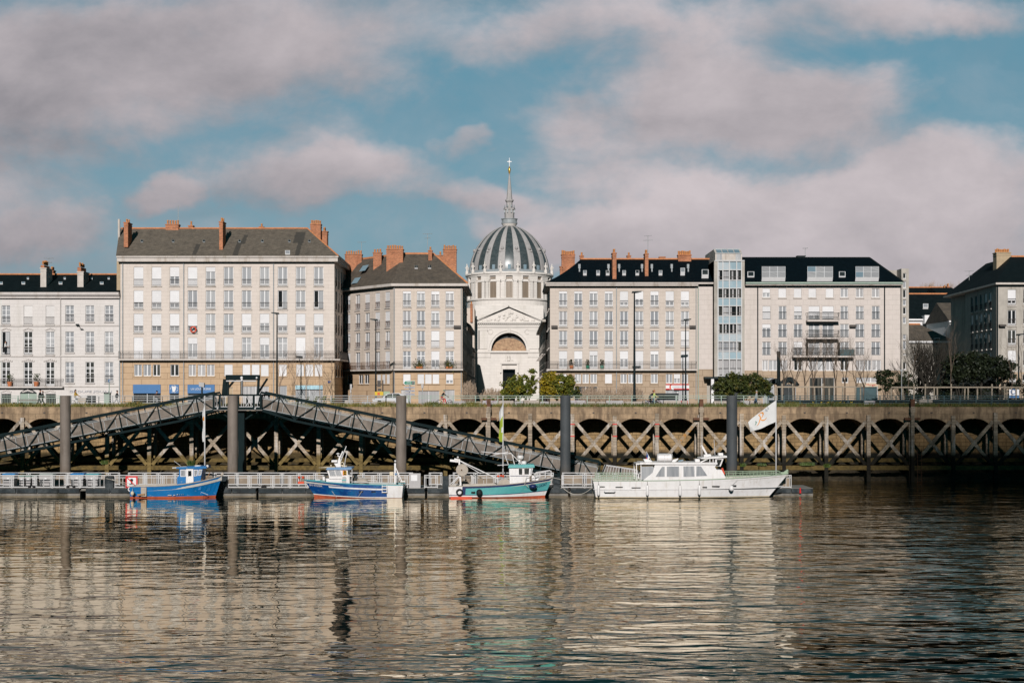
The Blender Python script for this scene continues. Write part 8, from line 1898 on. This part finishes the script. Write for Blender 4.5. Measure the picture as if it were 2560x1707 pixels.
# ---------------------------------------------------------------- trees and shrubs
def leaves(mb, blobs, n, s0, s1, mi=None, hole=.0):
    vol = [b[3]*b[4]*b[5] for b in blobs]; tot = sum(vol)
    for b, vv in zip(blobs, vol):
        k = int(n*vv/tot); clumps = []
        for i in range(max(6, k//46)):
            while True:
                q = [random.uniform(-1, 1) for _ in range(3)]; d2 = q[0]**2+q[1]**2+q[2]**2
                if .12 < d2 < 1.25: break
            clumps.append((b[0]+q[0]*b[3], b[1]+q[1]*b[4], b[2]+q[2]*b[5]))
        for i in range(k):
            c = random.choice(clumps); sp = min(b[3], b[5])*.18
            p = (c[0]+random.gauss(0, sp), c[1]+random.gauss(0, sp), c[2]+random.gauss(0, sp*.8))
            s_ = random.uniform(s0, s1); u = nrm((random.gauss(0, 1), random.gauss(0, 1), random.gauss(0, .7))); w = nrm(crs(u, (random.gauss(0, 1), random.gauss(0, 1), random.gauss(0, 1))))
            a, d = mul(u, s_), mul(w, s_*.55)
            mb.add([sub(p, a), addv(p, d), addv(p, a), sub(p, d)], [(0, 1, 2, 3)], 0 if mi is None else mi(p))
    return mb
def branch(mb, p, d, l, r, depth, maxd, spread=.5, up=.25, fork=(2, 3), taper=.62, n=4, wig=.12):
    q = p; pts = [p]; rs = [r]
    for i in range(2):
        d = nrm((d[0]+random.gauss(0, wig), d[1]+random.gauss(0, wig), d[2]+random.gauss(0, wig*.6)+.02)); q = addv(q, mul(d, l/2)); pts.append(q); rs.append(r*(1-(i+1)*(1-taper)/2))
    mb.tube(pts, rs, n if depth < 2 else 3, cap=False)
    if depth >= maxd: return
    for i in range(random.randint(*fork)):
        nd = nrm((d[0]+random.gauss(0, spread), d[1]+random.gauss(0, spread), d[2]+random.gauss(0, spread*.6)+up))
        branch(mb, lerp(pts[1], q, R()) if i else q, nd, l*random.uniform(.62, .85), r*taper*.85, depth+1, maxd, spread, up, fork, taper, n, wig)
def shrub(label, cat, px, Y, blobs, n, s0, s1, leaf, base=GZ, name='shrub', trunks=3, bark='bark', group=None, tr=.05):
    x = wx(px, Y); t_ = thing(name, label, cat, (x, Y, base), group)
    bl = [(wx(b[0], Y), Y+b[5] if len(b) > 5 else Y, wz(b[1], Y), b[2], b[3], b[4]) for b in blobs]
    mb = MB()
    for i in range(trunks):
        b = random.choice(bl); mb.tube([(x+random.gauss(0, .2), Y+random.gauss(0, .15), base), (lerp((x, Y, base), b[:3], .55)[0], Y, (base+b[2])/2), b[:3]], [tr, tr*.8, tr*.35], 6)
    mb.build('trunk', bark, t_); leaves(MB(), bl, n, s0, s1).build('crown', leaf, t_)
    return t_
Yh = 166.
shrub('round green autumn shrub before the church door, left of the group', 'shrub', 1285, Yh, [(1280, 972, 1.15, 1., 1.1), (1292, 950, .6, .6, .9), (1276, 985, 1., .9, .6), (1299, 978, .7, .7, .8)], 3910, .10, .19, 'leaf_green')
shrub('taller sparse golden-green shrub right of the round one before the church', 'shrub', 1322, Yh, [(1326, 935, .75, .6, .7), (1316, 955, .8, .6, .8), (1336, 950, .5, .5, .7), (1322, 980, .8, .7, .8), (1330, 965, .6, .6, .8)], 1870, .10, .19, 'leaf_green')
shrub('bright yellow autumn shrub before the left end of the beige block', 'shrub', 1373, Yh, [(1374, 962, 1.0, .9, 1.3), (1380, 940, .55, .5, .55), (1366, 978, .8, .8, .7), (1385, 978, .7, .7, .8), (1358, 975, .35, .4, .6)], 4250, .10, .19, 'leaf_yellow')
shrub('green and ochre autumn shrub just right of the bright yellow one', 'shrub', 1412, Yh, [(1410, 965, 1.05, .9, 1.2), (1417, 945, .5, .5, .6), (1420, 980, .9, .8, .6), (1400, 982, .6, .6, .5)], 3400, .10, .19, 'leaf_green')
shrub('low dark shrub at the right foot of the ochre shrub', 'shrub', 1440, Yh, [(1438, 980, .75, .7, .6)], 1020, .10, .19, 'leaf_laurel')
Yh2 = 162.
shrub('wide dark laurel hedge in front of the glazed tower', 'hedge', 1855, Yh2, [(1815, 968, 1.5, 1.2, 1.0), (1845, 955, 1.4, 1.2, 1.0), (1880, 960, 1.6, 1.2, 1.1), (1905, 968, 1.1, 1., .9), (1803, 978, .8, .9, .7), (1860, 980, 3.0, 1.2, .7), (1895, 945, .7, .7, .5), (1915, 980, .8, .8, .6)], 12750, .10, .19, 'leaf_laurel', trunks=6)
Ym = 164.
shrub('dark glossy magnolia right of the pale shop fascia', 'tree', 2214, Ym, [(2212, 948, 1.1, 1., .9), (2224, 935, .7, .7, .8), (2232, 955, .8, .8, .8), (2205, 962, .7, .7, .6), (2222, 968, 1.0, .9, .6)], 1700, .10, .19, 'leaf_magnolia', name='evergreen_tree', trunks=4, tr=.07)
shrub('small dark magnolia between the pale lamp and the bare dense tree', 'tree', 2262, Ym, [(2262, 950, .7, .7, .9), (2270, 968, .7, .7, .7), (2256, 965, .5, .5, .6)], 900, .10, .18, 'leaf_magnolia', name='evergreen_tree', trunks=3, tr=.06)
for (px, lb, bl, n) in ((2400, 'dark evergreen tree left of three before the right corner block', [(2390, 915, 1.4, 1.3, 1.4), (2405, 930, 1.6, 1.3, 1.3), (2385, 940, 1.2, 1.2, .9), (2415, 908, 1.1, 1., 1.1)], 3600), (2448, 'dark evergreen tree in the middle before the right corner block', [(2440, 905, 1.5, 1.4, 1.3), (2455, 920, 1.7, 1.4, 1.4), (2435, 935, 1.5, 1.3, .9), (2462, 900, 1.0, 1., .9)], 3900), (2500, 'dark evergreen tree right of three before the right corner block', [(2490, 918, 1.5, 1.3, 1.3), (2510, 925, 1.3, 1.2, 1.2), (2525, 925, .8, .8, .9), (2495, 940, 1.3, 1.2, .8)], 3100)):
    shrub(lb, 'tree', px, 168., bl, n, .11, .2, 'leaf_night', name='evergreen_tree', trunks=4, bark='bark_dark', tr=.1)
shrub('added low dark hedge standing in for the shade under the right-end evergreens', 'hedge', 2430, 171., [(2285+24*i, 978, 1.2, .7, 1.35) for i in range(13)], 7000, .10, .19, 'leaf_night', name='hedge', trunks=8, bark='bark_dark')  # dark foliage added in place of the shade, cars and planters there
def baretree(label, px, Y, h, r, maxd, spread, bark, name='bare_tree', group=None, trunk=.35, fork=(2, 3), up=.25, base=GZ, lean=.04, l0=None):
    x = wx(px, Y); t_ = thing(name, label, 'tree', (x, Y, base), group)
    top = (x+random.gauss(0, lean), Y, base+h*trunk)
    MB().tube([(x, Y, base), ((x+top[0])/2+random.gauss(0, .04), Y, base+h*trunk/2), top], [r, r*.9, r*.75], 6).build('trunk', bark, t_)
    mb = MB()
    for i in range(random.randint(3, 4)): branch(mb, lerp((x, Y, base+h*trunk*.7), top, R() if i else 1), nrm((random.gauss(0, spread*.7), random.gauss(0, spread*.5), 1)), (l0 or h*.26), r*.6, 0, maxd, spread, up, fork)
    mb.build('crown', bark, t_); return t_
g_ = 'young bare trees along the street'
for i, (px, h) in enumerate(((699, 5.2), (735, 6.4), (765, 6.0), (800, 6.8), (828, 5.6))): baretree('spindly bare young tree before the right bays of the tall cream block', px, 171+R()*2, h, .06, 4, .33, 'bark_light', group=g_, trunk=.5)
for i, (px, h) in enumerate(((1958, 6.6), (1986, 7.2), (2012, 7.8), (2033, 7.0), (2062, 8.0), (2090, 7.2), (2112, 7.9), (2140, 6.5), (2160, 5.8))): baretree('bare young staked tree before the pinkish modern block', px, 157+R()*5, h, .085, 5, .30, 'bark', group=g_, trunk=.38)
for px, h in ((2272, 6.5), (2377, 8.6), (2530, 6.4), (2553, 7.5)): baretree('tall thin bare sapling among the evergreens at the right', px, 158+R()*3, h, .045, 3, .28, 'bark', group=g_, trunk=.55)
def fan(label, px, Y, h, w_, n, bark):
    x = wx(px, Y); t_ = thing('bare_tree', label, 'tree', (x, Y, GZ)); MB().tube([(x, Y, GZ), (x+.05, Y, GZ+1.3)], [.24, .2], 8).build('trunk', bark, t_); mb = MB()
    for i in range(n):
        a = random.uniform(-1, 1); branch(mb, (x+.05, Y, GZ+1.+R()*.5), nrm((a*.75, random.gauss(0, .3), .9)), h*.27, .085, 0, 4, .30, .42, (2, 3), .66)
    mb.build('crown', bark, t_)
fan('dense dark bare tree with upswept branches before the small stone house', 2318, 170., 9., 2.6, 20, 'bark_dark'); fan('dense dark bare tree left of the upswept one, beside the stair turret', 2296, 172., 8.2, 2.2, 17, 'bark_dark'); fan('dense dark bare tree right of the upswept one, left of the evergreens', 2345, 171., 8.2, 2.2, 17, 'bark_dark')
for i, (px, lb, h) in enumerate(((2322, 'leftmost clump of faint bare poplars beyond the right roofs', 4.2), (2358, 'middle clump of faint bare poplars beyond the right roofs', 3.9), (2398, 'rightmost clump of faint bare poplars beyond the right roofs', 4.0))):
    Yp_ = 330.; x = wx(px, Yp_); t_ = thing('poplar', lb, 'tree', (x, Yp_, GZ), 'faint poplars beyond the roofs'); mb = MB(); z0 = wz(735, Yp_)
    for k in range(9): xx = x+random.uniform(-1.5, 1.5); MB_ = branch(mb, (xx, Yp_+random.gauss(0, .5), z0-4), (random.gauss(0, .03), 0, 1), h*.62, .1, 0, 3, .10, .7, (3, 4), .6)
    mb.build('crown', 'bark_light', t_); MB().tube([(x, Yp_, GZ), (x, Yp_, z0-3.9)], .25, 7).build('trunk', 'bark_light', t_)
# dry reeds and climbers by the church square and along the beige block
def reeds(label, px0, px1, ybase, ytop, Y, n, mat='reed', cat='grass clump'):
    x0, x1 = wx(px0, Y), wx(px1, Y); t_ = thing('reed_clump', label, cat, ((x0+x1)/2, Y, GZ)); mb = MB(); H_ = wz(ytop, Y)-GZ
    for i in range(n):
        b = (random.uniform(x0, x1), Y+random.gauss(0, .4), GZ); hh = H_*random.uniform(.45, 1.)*(1-.5*abs((b[0]-(x0+x1)/2)/(x1-x0)*1.6)**2); tp = (b[0]+random.gauss(0, .22), b[1]+random.gauss(0, .2), GZ+hh)
        mb.add([(b[0]-.02, b[1], b[2]), (b[0]+.02, b[1], b[2]), (tp[0]+.012, tp[1], tp[2]), (tp[0]-.012, tp[1], tp[2])], [(0, 1, 2, 3)])
        for k in range(2): q = lerp(b, tp, random.uniform(.6, 1)); s_ = .05; mb.add([(q[0]-s_, q[1], q[2]-s_), (q[0]+s_, q[1], q[2]), (q[0], q[1], q[2]+s_*2)], [(0, 1, 2)])
    mb.build('stalks', mat, t_)
reeds('tall dry brown reeds at the left corner of the church square', 1158, 1187, 1000, 950, 168, 480); reeds('low dry brown reeds before the church front', 1205, 1262, 1000, 968, 168, 520)
reeds('dry wall climbers and stalks beneath the left bays of the beige block', 1450, 1500, 1000, 962, 170, 420); reeds('dry stalks around the lamp post before the beige block', 1540, 1605, 1000, 958, 168, 520); reeds('thin pale stalks between the two dry clumps of the beige block', 1500, 1545, 1000, 965, 169, 220)
Yk = 166.; mb = MB(); leaves(mb, [(wx(p, Yk), Yk, GZ+.5, .9, .5, .5) for p in (735, 765, 795, 820, 845, 1220, 1250, 1300, 1350, 1400)], 2600, .06, .12)
solo(mb, 'ground_cover', 'leaf_green', kind='stuff')
x = wx(346, 163); t_ = thing('bare_shrub', 'whitish bare shrub in front of the left blue shop sign', 'shrub', (x, 163, GZ)); mb = MB()
for i in range(7): branch(mb, (x+random.gauss(0, .3), 163, GZ), nrm((random.gauss(0, .5), random.gauss(0, .3), .9)), .55, .03, 0, 3, .4, .2)
mb.build('branches', 'bark', t_)
# cloud puffs out of view, shaped to shade the right end of the quay
mb = MB(); D = 1500.
def sh(x, Yg): return (x+S[0]*D, Yg+S[1]*D, S[2]*D)
rnd = random.Random(3)
puffs = [(110+30*i, 40+40*j, 46) for i in range(5) for j in range(3)]+[(62+26*i+rnd.uniform(-3, 3), yy+rnd.uniform(-4, 4), 15+rnd.uniform(-1, 3)) for i in range(9) for yy in (-10, 20, 50, 80, 110, 140, 151)]+[(45.5+rnd.uniform(-3, 3), yy, rnd.uniform(7, 10)) for yy in range(0, 165, 9)]
for (x, y, r_) in puffs:
    c_ = sh(x, y); mb.ball(c_, r_, 16, 0, .5)
struct('shade_cloud', mb, 'flag_white')
